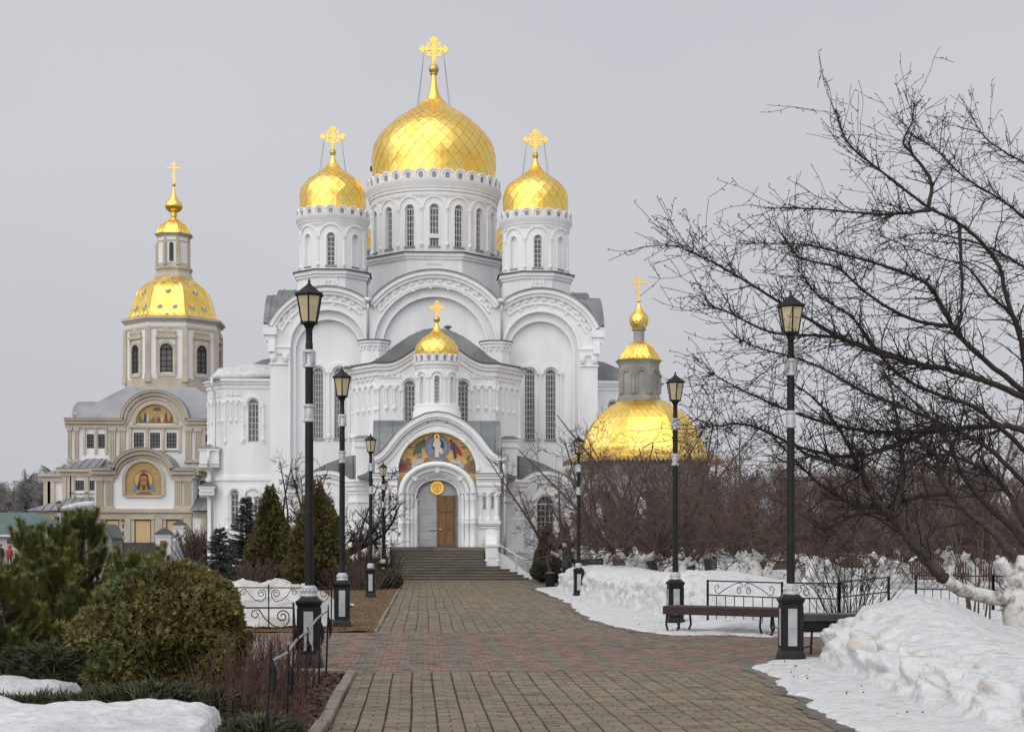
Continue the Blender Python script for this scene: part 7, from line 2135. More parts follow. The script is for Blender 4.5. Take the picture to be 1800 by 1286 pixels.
make_bench((XU(1166, 28.5), 28.5), (XU(1368, 27.0), 27.0), 'dark brown wooden bench on iron loop legs before the snow')
bn = empty('bin_bench', (0, 0, 0), 'dark iron bench end half hidden behind lamp and snow bank', 'bench')
p = PT(1424, 1160, 22.6); 
mb = MB(); mb.box(p.x-0.12, p.x+0.75, 22.55, 23.1, 0.50, 0.60); mb.build('seat', MAT['dark_granite'], bn)
mb = MB(); mb.box(p.x-0.10, p.x+0.70, 22.6, 23.05, 0.33, 0.499); mb.build('box', MAT['iron'], bn)
for dx_ in (0.02, 0.5):
    mb = MB(); mb.tube([(p.x+dx_+0.02, 22.65, 0.34), (p.x+dx_, 22.65, 0.0)], 0.018, 6); mb.tube([(p.x+dx_, 22.65, 0.12), (p.x+dx_-0.1, 22.65, 0.1), (p.x+dx_-0.13, 22.65, 0.0)], 0.012, 5); mb.build('leg', MAT['iron'], bn)
lb_ = empty('litter_bin', (0, 0, 0), 'small dark bin at the foot of the stair thuja and bank end', 'bin')
p = PT(967, 1030, 60.5); mb = MB(); mb.lathe([(0.15, 0.0), (0.18, 0.1), (0.20, 0.50), (0.21, 0.55), (0.17, 0.55)], 12, (p.x, p.y, 0)); mb.build('body', MAT['iron'], lb_, autosmooth=40)
mb = MB(); mb.lathe([(0.22, 0.552), (0.22, 0.58), (0.04, 0.64)], 12, (p.x, p.y, 0)); mb.build('lid', MAT['dark_granite'], lb_)
# picket fence at the back of the orchard
pf = empty('picket_fence', (0, 0, 0), 'far dark picket fence behind the orchard snow', 'fence')
a, b_ = PT(1600, 1000, 62.0), PT(1800, 1005, 56.0)
for i in range(46):
    t = i/45; p = a.lerp(b_, t); mb = MB(); mb.box(p.x-0.035, p.x+0.035, p.y-0.015, p.y+0.015, 0.2, 1.45); mb.build('picket', MAT['brown_wall'], pf)
for z in (0.55, 1.15):
    mb = MB(); mb.tube([(a.x, a.y+0.04, z), (b_.x, b_.y+0.04, z)], 0.03, 4); mb.build('rail', MAT['brown_wall'], pf)

# ================================================================== people
def skin_body(name, verts, edges, mat, parent, root=0, sub=2):
    me = bpy.data.meshes.new(name); me.from_pydata([v[:3] for v in verts], edges, []); me.update()
    tmp = bpy.data.objects.new('tmp_body', me); col.objects.link(tmp)
    sk_ = tmp.modifiers.new('skin', 'SKIN'); sk_.use_smooth_shade = True
    for i, v in enumerate(verts):
        r = v[3]; me.skin_vertices[0].data[i].radius = (r if not hasattr(r, '__len__') else r[0], r if not hasattr(r, '__len__') else r[1])
        me.skin_vertices[0].data[i].use_root = (i == root)
    sb_ = tmp.modifiers.new('sub', 'SUBSURF'); sb_.levels = sub; sb_.render_levels = sub
    dg = bpy.context.evaluated_depsgraph_get()
    m2 = bpy.data.meshes.new_from_object(tmp.evaluated_get(dg)); m2.name = name
    m2.materials.clear()
    for m in (mat if isinstance(mat, list) else [mat]): m2.materials.append(m)
    m2.polygons.foreach_set('use_smooth', [True]*len(m2.polygons))
    bpy.data.objects.remove(tmp)
    return link_mesh(name, m2, parent)
def make_person(label, loc, rz, coat, stride=0.25, scale=1.0, hood=None, backpack=False):
    root = empty('person', loc, label, 'person', rz=rz)
    root.scale = (scale, scale, scale)
    # faces -X in its own frame
    V = [(0.02, 0, 0.95, (0.17, 0.13)), (0.0, 0, 1.15, (0.17, 0.13)), (-0.02, 0, 1.36, (0.20, 0.13)), (-0.04, 0, 1.48, (0.10, 0.09)), (-0.06, 0, 1.56, (0.062, 0.06)), (-0.085, 0, 1.66, (0.085, 0.095)), (-0.08, 0, 1.74, (0.075, 0.085)),
         (0.02, 0.10, 0.88, 0.10), (-stride*0.55, 0.10, 0.50, 0.072), (-stride*0.6, 0.10, 0.09, 0.052), (-stride*0.6-0.14, 0.10, 0.05, 0.042),
         (0.02, -0.10, 0.88, 0.10), (stride*0.25, -0.10, 0.50, 0.072), (stride*0.95, -0.10, 0.12, 0.052), (stride*0.95-0.12, -0.10, 0.05, 0.042),
         (-0.02, 0.21, 1.40, 0.075), (0.06, 0.26, 1.12, 0.058), (-0.06, 0.25, 0.90, 0.043), (-0.10, 0.25, 0.80, 0.04),
         (-0.02, -0.21, 1.40, 0.075), (0.03, -0.27, 1.12, 0.058), (0.12, -0.25, 0.90, 0.043), (0.13, -0.24, 0.80, 0.04)]
    E = [(0,1),(1,2),(2,3),(3,4),(4,5),(5,6),(0,7),(7,8),(8,9),(9,10),(0,11),(11,12),(12,13),(13,14),(2,15),(15,16),(16,17),(17,18),(2,19),(19,20),(20,21),(21,22)]
    body = skin_body('body', V, E, [MAT['skin'], coat, MAT['jacket']], root)
    me = body.data
    for p in me.polygons:
        z = p.center.z; x = p.center.x
        p.material_index = 0 if (z > 1.545) else (1 if z > 0.84 else 2)
        if abs(p.center.y) > 0.2 and z < 0.86: p.material_index = 0
    # nose, eyes, cap or hood
    mb = MB(); mb.tube([(-0.165, 0, 1.69), (-0.185, 0, 1.655)], [0.010, 0.016], 6); mb.build('nose', MAT['skin'], root, smooth=True)
    for sy in (-0.032, 0.032):
        mb = MB(); mb.sphere((-0.158, sy, 1.695), 0.011, 6, 5); mb.build('eye', MAT['jacket'], root, smooth=True)
    mb = MB()
    if hood is None:
        mb.lathe([(0.108, 1.70), (0.112, 1.735), (0.10, 1.79), (0.05, 1.825), (0.002, 1.83)], 14, (-0.075, 0, 0)); mb.box(-0.24, -0.14, -0.07, 0.07, 1.722, 1.734); mb.build('cap', MAT['jacket'], root, smooth=True)
        mb = MB(); mb.lathe([(0.13, 1.44), (0.125, 1.50), (0.10, 1.55), (0.085, 1.555)], 12, (-0.05, 0, 0)); mb.build('collar', coat, root, smooth=True)
    else:
        mb.lathe([(0.13, 1.46), (0.14, 1.58), (0.135, 1.72), (0.09, 1.80), (0.01, 1.83)], 14, (-0.055, 0, 0)); mb.build('hood', hood, root, smooth=True)
    mb = MB(); mb.lathe([(0.215, 0.80), (0.225, 0.86), (0.20, 0.98), (0.19, 1.15), (0.21, 1.32), (0.17, 1.44), (0.10, 1.49)], 16, (0.0, 0, 0))
    o = mb.build('jacket', coat, root, smooth=True); o.scale = (0.78, 1.0, 1.0)
    if backpack:
        mb = MB(); mb.box(0.13, 0.27, -0.15, 0.15, 0.98, 1.38); o = mb.build('backpack', MAT['mos_green'], root); bv = o.modifiers.new('bevel', 'BEVEL'); bv.width = 0.05; bv.segments = 3
    for sy, hx in ((0.25, -0.10), (-0.24, 0.13)):    # five short fingers on each hand
        for k in range(5):
            mb = MB(); t = (k-2)*0.016
            mb.tube([(hx+t, sy, 0.80), (hx+t*1.2-0.01, sy+0.004, 0.755 if k != 0 else 0.775), (hx+t*1.1-0.025, sy+0.006, 0.72 if k not in (0, 4) else 0.74)], [0.010, 0.009, 0.007], 5); mb.build('finger', MAT['skin'], root, smooth=True)
    return root
pm = make_person('man in a black jacket and cap walking behind the snow bank', (XU(996, 55.5), 55.5, 0.0), 0.12, MAT['jacket'], 0.28, 1.0)
pm.scale = (1.06, 1.06, 1.04)
pr1 = make_person('person in a red hooded coat with a dark backpack by the kiosk', (XU(16.5, 124.0), 124.0, 0.0), -1.6, MAT['red_coat'], 0.2, 0.98, hood=MAT['red_coat'], backpack=True)
pr2 = make_person('person in dark clothes at the picture edge by the kiosk', (XU(1, 125.0), 125.0, 0.0), -1.4, MAT['jacket'], 0.2, 1.0)
# ================================================================== plants
class Veg:
    """fast collector for leaves and twigs"""
    def __init__(s): s.v = []; s.f = []; s.mi = []; s.cur = 0
    def tri(s, a, b_, c):
        n_ = len(s.v); s.v += [tuple(a), tuple(b_), tuple(c)]; s.f.append((n_, n_+1, n_+2)); s.mi.append(s.cur)
    def quad(s, a, b_, c, d_):
        n_ = len(s.v); s.v += [tuple(a), tuple(b_), tuple(c), tuple(d_)]; s.f.append((n_, n_+1, n_+2, n_+3)); s.mi.append(s.cur)
    def stick(s, p, q_, r0, r1):            # three-sided twig
        d_ = q_ - p
        if d_.length < 1e-5: return
        n1 = d_.orthogonal().normalized(); n2 = d_.cross(n1).normalized()
        b_ = len(s.v)
        for (c, r) in ((p, r0), (q_, r1)):
            for k in range(3):
                a = 2*pi*k/3; s.v.append(tuple(c + (n1*cos(a)+n2*sin(a))*r))
        for k in range(3): s.f.append((b_+k, b_+(k+1) % 3, b_+3+(k+1) % 3, b_+3+k)); s.mi.append(s.cur)
    def mesh(s, name, mats):
        me = bpy.data.meshes.new(name); me.from_pydata(s.v, [], s.f)
        if not isinstance(mats, (list, tuple)): mats = [mats]
        for m in mats: me.materials.append(m)
        if len(mats) > 1: me.polygons.foreach_set('material_index', s.mi)
        me.update(); return me
def rvec(r): return Vector((r.gauss(0, 1), r.gauss(0, 1), r.gauss(0, 1))).normalized()

def twig(vg, p, d_, length, r, rnd, depth, spur=0.5, up=0.15, sub=(3, 5), wig=0.22, thin=0.0028):
    """one crooked branch with its side twigs"""
    n_ = max(3, int(length/0.16)); step = length/n_; pts = [p]
    for i in range(n_):
        d_ = (d_ + rvec(rnd)*wig + Vector((0, 0, up*0.25))).normalized()
        q_ = pts[-1] + d_*step
        ra = r*(1-0.72*i/n_); rb_ = r*(1-0.72*(i+1)/n_)
        vg.stick(pts[-1], q_, max(thin, ra), max(thin, rb_)); pts.append(q_)
        if rnd.random() < spur:
            sd = (d_*0.3 + rvec(rnd)).normalized(); l = rnd.uniform(0.02, 0.07)
            vg.stick(q_, q_ + sd*l, thin*1.3, thin*1.5)
    if depth > 0:
        k = rnd.randint(*sub)
        for _ in range(k):
            i = rnd.randint(max(1, n_//4), n_-1); t = i/n_
            sd = (d_*0.55 + rvec(rnd)*0.85 + Vector((0, 0, up))).normalized()
            twig(vg, pts[i], sd, length*rnd.uniform(0.35, 0.7)*(1.1-0.5*t), max(thin, r*(1-0.72*t)*0.62), rnd, depth-1, spur, up, sub, wig, thin)
def limb_path(pts, n=5):
    """Catmull-Rom through control points"""
    P = [Vector(p) for p in pts]; P = [P[0]*2-P[1]] + P + [P[-1]*2-P[-2]]; out = []
    for i in range(1, len(P)-2):
        for k in range(n):
            t = k/n; a, b_, c, d_ = P[i-1], P[i], P[i+1], P[i+2]
            out.append(0.5*((2*b_) + (c-a)*t + (2*a-5*b_+4*c-d_)*t*t + (3*b_-a-3*c+d_)*t**3))
    out.append(P[-2]); return out

# ---------------------------------------------------------------- big apple tree on the right
material('bark_mid', (0.050, 0.038, 0.031), (0.100, 0.077, 0.063), 0.9, scale=9, bump=0.5, bscale=30)
rnd = random.Random(21)
YT = 24.3
apple = empty('apple_tree', (XU(1797, YT), YT, 0), 'large bare apple tree with whitewashed trunk and limbs arching left over the path', 'apple tree')
limbs = {   # control points in photograph columns and rows with a distance for each point, then radii in metres
 'A': ([(1772,1054,24.3),(1699,1040,24.0),(1662,1018,23.8),(1625,978,23.6),(1585,930,23.4),(1559,901,23.3),(1527,862,23.2),(1511,827,23.1),(1471,815,22.9),(1416,798,22.7)], 0.105, 0.022),
 'A2': ([(1568,905,23.3),(1585,859,23.4),(1586,806,23.5),(1582,766,23.6),(1570,700,23.8),(1560,640,24.0)], 0.055, 0.008),
 'A3': ([(1672,868,24.0),(1612,872,23.7),(1564,890,23.4),(1511,888,23.1),(1453,859,22.8),(1400,811,22.5),(1362,770,22.3)], 0.038, 0.010),
 'A4': ([(1527,862,23.2),(1500,800,22.8),(1470,745,22.5),(1430,700,22.3),(1390,670,22.1)], 0.035, 0.007),
 'B': ([(1800,1000,24.3),(1768,960,24.2),(1731,922,24.1),(1680,880,24.0),(1654,835,23.8),(1646,801,23.6),(1625,782,23.4),(1598,764,23.3),(1560,735,23.1)], 0.068, 0.015),
 'B2': ([(1654,835,23.8),(1672,790,24.0),(1690,740,24.3),(1697,690,24.5)], 0.035, 0.008),
 'C': ([(1808,960,24.4),(1770,918,24.8),(1726,880,25.0),(1690,830,25.2),(1670,780,25.4),(1640,740,25.5),(1600,700,25.6),(1555,660,25.7)], 0.055, 0.008),
 'K': ([(1812,990,24.3),(1815,900,24.3),(1812,817,24.3),(1806,740,24.4),(1803,666,24.4),(1795,600,24.3),(1770,527,24.1),(1758,473,24.0),(1729,430,23.8),(1686,393,23.6),(1632,364,23.3),(1557,307,23.0),(1500,262,22.8),(1478,225,22.7),(1470,190,22.7)], 0.062, 0.005),
 'D2': ([(1632,364,23.3),(1636,318,23.4),(1605,272,23.5),(1588,250,23.5),(1603,215,23.5),(1607,180,23.5)], 0.030, 0.005),
 'D3': ([(1640,368,23.3),(1590,375,23.0),(1536,376,22.8),(1428,367,22.4),(1343,366,22.1)], 0.030, 0.005),
 'D4': ([(1686,393,23.6),(1690,470,23.4),(1690,540,23.2),(1682,590,23.1)], 0.026, 0.008),
 'E': ([(1806,740,24.4),(1842,610,24.6),(1842,480,24.7),(1815,400,24.6),(1760,352,24.5),(1696,312,24.3),(1643,262,24.1),(1605,240,24.0)], 0.030, 0.006),
 'E2': ([(1842,480,24.7),(1846,380,24.9),(1815,300,25.0),(1770,270,24.9),(1730,240,24.8),(1700,190,24.7)], 0.022, 0.005),
 'F': ([(1804,700,24.4),(1740,672,24.0),(1664,648,23.4),(1600,637,23.0),(1503,605,22.5),(1391,543,22.0),(1294,484,21.7),(1235,452,21.5),(1186,431,21.4)], 0.050, 0.005),
 'G': ([(1804,690,24.4),(1696,602,24.1),(1643,516,23.9),(1605,486,23.7),(1503,452,23.4),(1412,430,23.1),(1312,428,22.9)], 0.042, 0.005),
 'G2': ([(1680,575,24.0),(1600,560,23.5),(1530,520,23.1),(1470,470,22.9),(1405,452,22.8),(1370,405,22.8)], 0.028, 0.005),
 'H': ([(1640,646,23.2),(1535,613,22.9),(1460,591,22.6),(1360,585,22.3),(1278,548,22.0),(1232,533,21.9)], 0.034, 0.005),
 'I': ([(1807,760,24.4),(1761,748,24.2),(1643,756,23.7),(1535,758,23.2),(1428,736,22.7),(1321,693,22.2),(1242,652,21.9)], 0.050, 0.006),
 'J': ([(1643,756,23.7),(1520,800,23.1),(1420,790,22.6),(1321,748,22.3),(1262,748,22.0),(1215,754,21.9)], 0.032, 0.005),
 'L': ([(1811,800,24.4),(1720,720,23.6),(1640,690,23.0),(1570,650,22.6),(1500,560,22.2),(1440,520,22.0),(1400,470,21.9)], 0.036, 0.005),
 'M': ([(1814,860,24.3),(1740,790,23.2),(1690,760,22.6),(1600,720,22.0),(1520,690,21.6),(1430,640,21.3),(1330,610,21.1),(1290,590,21.0)], 0.036, 0.005),
 'N': ([(1796,602,24.3),(1782,556,24.5),(1740,520,24.8),(1700,470,25.0),(1640,450,25.2),(1560,420,25.4)], 0.030, 0.005),
 'O': ([(1842,500,24.7),(1800,470,24.9),(1750,440,25.2),(1690,420,25.5),(1620,410,25.7),(1540,430,25.8)], 0.026, 0.005),
 'P': ([(1806,930,24.4),(1760,850,25.2),(1700,810,25.8),(1640,800,26.2),(1560,830,26.5)], 0.045, 0.008),
 'Q': ([(1560,901,23.3),(1500,905,22.9),(1450,930,22.6),(1410,905,22.4)], 0.022, 0.005),
}
main = MB(); vg = Veg(); wash = MB()
for key, (cp, r0, r1) in limbs.items():
    P_ = limb_path([PT(*c) for c in cp], 6)
    n_ = len(P_); rad = [1.22*(r0+(r1-r0)*(i/(n_-1))**0.75) for i in range(n_)]
    P_ = [p + rvec(rnd)*min(0.02, r*0.25) for p, r in zip(P_, rad)]
    if key == 'A':
        m_ = 12; wash.tube(P_[:m_+1], [r*1.03 for r in rad[:m_+1]], 10); main.cur = 1; main.tube(P_[m_:], rad[m_:], 10)
    else: main.cur = 1 if key in ('A2', 'B') else 0; main.tube(P_, rad, 8 if r0 > 0.04 else 6)
    L_ = sum((b_-a).length for a, b_ in zip(P_[:-1], P_[1:]))
    big = key in ('A', 'B', 'K', 'C')
    k = int(L_*(13.0 if not big else (5.0 if key == 'K' else 8.0)))
    for _ in range(k):
        i = rnd.randint(int(n_*(0.30 if big else 0.12)), n_-2)
        d_ = (P_[i+1]-P_[i]).normalized()
        sd = (d_*0.8 + rvec(rnd)*0.85 + Vector((-0.15, 0, 0.06))).normalized()
        twig(vg, P_[i], sd, rnd.uniform(0.25, 1.15)*(1.0 if not big else 1.2), min(0.016, max(0.006, rad[i]*0.45)), rnd, 1, spur=0.6, sub=(1, 3), up=0.05, thin=0.0044)
    for _ in range(int(L_*34)):        # short fruiting spurs
        i = rnd.randint(int(n_*0.2), n_-2)
        sd = (rvec(rnd) + Vector((0, 0, 0.2))).normalized(); l = rnd.uniform(0.03, 0.12); q_ = P_[i]+sd*(rad[i]+l)
        vg.stick(P_[i], q_, 0.006, 0.005)
    d_ = (P_[-1]-P_[-3]).normalized()
    twig(vg, P_[-1], d_, 0.22, r1, rnd, 0, spur=0.6, thin=0.0040)
tx = XU(1797, YT); zb = 0.0
trunk = limb_path([(tx+0.02, YT, -0.1), (tx-0.04, YT, 0.55), (tx+0.02, YT, 1.05), (tx+0.05, YT+0.02, 1.45)], 5)
wash.tube(trunk, [0.30-0.08*i/(len(trunk)-1) + 0.02*noise.noise((i*0.7, 0, 0)) for i in range(len(trunk))], 14)
wash.tube(limb_path([(tx-0.10, YT-0.05, 0.95), (tx-0.30, YT-0.1, 1.25), (tx-0.42, YT-0.12, 1.40)], 4), [0.10]*4+[0.09]*4+[0.085], 8)
w = wash.build('trunk', MAT['whitewash'], None, smooth=True); w.parent = apple; w.matrix_parent_inverse = Matrix.Translation(-Vector(apple.location))
w = main.build('limbs', [MAT['bark'], MAT['bark_mid']], None, smooth=True); w.parent = apple; w.matrix_parent_inverse = Matrix.Translation(-Vector(apple.location))
w = link_mesh('twigs', vg.mesh('twigs', MAT['twig']), apple); w.matrix_parent_inverse = Matrix.Translation(-Vector(apple.location)); w['kind'] = 'stuff'
# a few dead leaves still hanging
lf = Veg()
for _ in range(150):
    me_p = vg.v[rnd.randrange(len(vg.v))]; p = Vector(me_p); s_ = rnd.uniform(0.012, 0.03); a = rvec(rnd); b_ = a.orthogonal().normalized()
    lf.quad(p, p+a*s_+b_*s_*0.5, p+a*s_*2, p+a*s_-b_*s_*0.5)
w = link_mesh('dead_leaves', lf.mesh('dead_leaves', MAT['leaf_dead']), apple); w.matrix_parent_inverse = Matrix.Translation(-Vector(apple.location)); w['kind'] = 'stuff'

# ---------------------------------------------------------------- orchard trees (four moulds, copied)
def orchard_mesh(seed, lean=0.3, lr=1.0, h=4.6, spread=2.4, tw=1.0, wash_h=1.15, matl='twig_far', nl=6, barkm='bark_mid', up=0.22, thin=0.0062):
    r_ = random.Random(seed); wm = MB(); bmk = MB(); vg_ = Veg()
    la = r_.uniform(0, 2*pi)
    top = Vector((lean*cos(la), lean*sin(la), wash_h*0.8))
    tp = limb_path([(0, 0, -0.2), (top.x*0.4, top.y*0.4, top.z*0.5), tuple(top)], 4)
    wm.tube(tp, [0.19-0.05*i/(len(tp)-1) for i in range(len(tp))], 9)
    for k in range(nl):
        a = 2*pi*k/nl + r_.uniform(-0.4, 0.4); sp = spread*r_.uniform(0.55, 1.1); hh = h*r_.uniform(0.55, 1.0)
        p0 = top + Vector((0, 0, -0.1*r_.random())); p1 = top + Vector((cos(a)*sp*0.28, sin(a)*sp*0.28, 0.35*r_.uniform(0.5, 1.3)))
        p2 = top + Vector((cos(a+0.2)*sp*0.62, sin(a+0.2)*sp*0.62, (hh-top.z)*0.42)); p3 = top + Vector((cos(a+r_.uniform(-0.5, 0.5))*sp, sin(a+r_.uniform(-0.5, 0.5))*sp, hh-top.z))
        P_ = limb_path([p0, p1, p2, p3], 6); n_ = len(P_); rad = [lr*(0.105-0.090*(i/(n_-1))**0.8) for i in range(n_)]
        cut_ = 5
        wm.tube(P_[:cut_+1], rad[:cut_+1], 7); bmk.tube(P_[cut_:], rad[cut_:], 6)
        for _ in range(int(23*tw)):
            i = r_.randint(4, n_-2); d_ = (P_[i+1]-P_[i]).normalized()
            sd = (d_*0.5 + rvec(r_)*0.9 + Vector((0, 0, up))).normalized()
            twig(vg_, P_[i], sd, r_.uniform(0.5, 1.5), max(thin*1.3, rad[i]*0.4), r_, 2, spur=0.25, sub=(2, 4), thin=thin, wig=0.26)
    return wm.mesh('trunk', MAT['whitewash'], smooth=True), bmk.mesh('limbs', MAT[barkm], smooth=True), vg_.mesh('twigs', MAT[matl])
moulds = [orchard_mesh(100+k, lean=0.25+0.25*(k % 2), h=4.8+0.35*k, spread=2.4+0.2*k) for k in range(4)]
spots = [(1112,61,0),(1070,57,2),(1140,51,3),(1200,50,1),(1010,66,1),(1100,66,3),(1165,68,0),(1168,57,1),(1232,63,2),(1300,58,3),(1338,47,0),(1412,43,1),(1480,52,2),(1545,41,3),(1600,49,1),(1655,43,2),(1720,51,0),(1772,44,3),(1830,50,1),
         (1210,76,3),(1275,72,0),(1345,70,1),(1405,64,2),(1462,74,3),(1530,63,0),(1592,72,1),(1652,62,2),(1712,71,3),(1775,62,0),
         (1325,92,2),(1450,95,0),(1572,96,2),(1690,92,3),(1790,86,1)]
olab = {1: 'bare apple tree whose crown reaches the cathedral side of the rotunda', 2: 'bare apple tree standing right before the rotunda arches', 3: 'bare apple tree behind the lamp post at the bench end', 4: 'bare apple tree overlapping the wall beside the walking man', 5: 'bare apple tree close against the rotunda columns', 8: 'bare apple tree right of the rotunda near its railing', 9: 'bare apple tree between rotunda and the half hidden lamp post', 10: 'bare apple tree behind the iron railing panel with scrolls', 13: 'bare apple tree crossed by the leaning limb of the big apple', 14: 'bare apple tree before the far picket fence end', 0: 'bare apple tree with whitewashed leaning trunk beside the rotunda railing', 11: 'bare apple tree with thick white trunk just behind the near right lamp'}
for i, (u, Y, k) in enumerate(spots):
    x = XU(u, Y); lab = olab.get(i)
    if lab is None:
        lab = ('bare apple tree in the front orchard rows beyond the snow bank' if Y < 66 else ('bare apple tree in the middle orchard rows behind the rotunda line' if Y < 80 else 'bare apple tree in the last orchard row before the blue building'))
    t = empty('apple_tree', (x, Y, 0.25), lab, 'apple tree', 'orchard apple trees', rz=rnd.uniform(0, 6.28))
    s_ = rnd.uniform(0.88, 1.14); t.scale = (s_*1.05, s_*1.05, s_)
    for nm, me in zip(('trunk', 'limbs', 'twigs'), moulds[k]): 
        o = link_mesh(nm, me, t)
        if nm == 'twigs': o['kind'] = 'stuff'
# ---------------------------------------------------------------- bare tree left of the stairs
bt = orchard_mesh(77, lean=0.6, h=5.3, spread=3.5, tw=0.8, wash_h=1.6, matl='twig', nl=7, barkm='bark', thin=0.011, up=0.0, lr=1.35)
t = empty('bare_tree', (XU(590, 67.0), 67.0, 0), 'bare spreading tree between the tall thujas and the cathedral stairs', 'tree', rz=2.2)
for nm, me in zip(('trunk', 'limbs', 'twigs'), bt):
    o = link_mesh(nm, me, t)
    if nm == 'trunk': o.data.materials[0] = MAT['bark']
    if nm == 'twigs': o['kind'] = 'stuff'
bt2 = orchard_mesh(78, lean=0.3, h=5.6, spread=1.7, tw=0.6, wash_h=2.0, matl='twig', nl=5, barkm='bark', thin=0.005, up=0.4)
t = empty('bare_tree', (XU(497, 67.0), 67.0, 0), 'slender bare tree rising behind the two tall thujas', 'tree', rz=0.7)
for nm, me in zip(('trunk', 'limbs', 'twigs'), bt2):
    o = link_mesh(nm, me, t)
    if nm == 'trunk': o.data.materials[0] = MAT['bark']
    if nm == 'twigs': o['kind'] = 'stuff'
# ---------------------------------------------------------------- frosted trees far left and distant wood on the right
def far_tree(seed, h, spread, mat, weep=True):
    r_ = random.Random(seed); bmk = MB(); vg_ = Veg()
    tp = limb_path([(0, 0, 0), (0.2, 0, h*0.3), (-0.1, 0.1, h*0.65), (0.1, 0, h*0.95)], 5); n_ = len(tp)
    bmk.tube(tp, [0.30*(1-0.85*i/(n_-1)) for i in range(n_)], 6)
    for _ in range(46):
        i = r_.randint(3, n_-2); a = r_.uniform(0, 2*pi); f = 1-(i/n_)*0.45
        l = spread*r_.uniform(0.5, 1.0)*f
        d_ = Vector((cos(a), sin(a), r_.uniform(0.4, 1.2))).normalized(); p = tp[i]; pts = [p]
        for s_ in range(6):
            d_ = (d_ + Vector((0, 0, -0.10 if weep else 0.05)) + rvec(r_)*0.18).normalized(); pts.append(pts[-1]+d_*l/6)
        bmk.tube(pts, [0.09*(1-0.13*k) for k in range(7)], 4)
        for _k in range(22):
            q_ = pts[r_.randint(2, 6)] + rvec(r_)*0.1
            dd = (rvec(r_)*0.6 + Vector((0, 0, -0.8 if weep else 0.6))).normalized()
            twig(vg_, q_, dd, r_.uniform(0.6, 1.7), 0.025, r_, 1, spur=0.1, up=-0.2 if weep else 0.2, sub=(2, 3), thin=0.016)
    return bmk.mesh('trunk', MAT['bark'], smooth=True), vg_.mesh('crown', MAT[mat])
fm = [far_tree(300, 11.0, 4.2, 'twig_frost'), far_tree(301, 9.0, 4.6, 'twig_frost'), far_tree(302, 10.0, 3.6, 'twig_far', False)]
for i, (u, Y, k, s_) in enumerate(((-12, 190, 0, 1.0), (18, 205, 1, 1.1), (47, 195, 0, 1.05), (72, 200, 1, 1.15), (95, 210, 0, 1.2), (30, 230, 1, 1.2), (-5, 235, 0, 1.1), (65, 235, 0, 1.1), (112, 240, 1, 1.1))):
    t = empty('frosted_tree', (XU(u, Y), Y, 0), 'grey frosted weeping tree beyond the green roofed house', 'tree', 'frosted trees far left', rz=i*1.3); t.scale = (s_*0.95, s_*0.95, s_*0.95)
    for nm, me in zip(('trunk', 'crown'), fm[k]): link_mesh(nm, me, t)
for i in range(9):
    Y = 128+8*(i % 3); u = 1250+i*68
    t = empty('bare_tree', (XU(u, Y), Y, 0), 'bare brown tree in the background wood behind the orchard', 'tree', 'trees of the background wood', rz=i*2.1); s_ = 0.72+0.16*((i*7) % 5)/4; t.scale = (s_, s_, s_*0.95)
    for nm, me in zip(('trunk', 'crown'), fm[2]): link_mesh(nm, me, t)

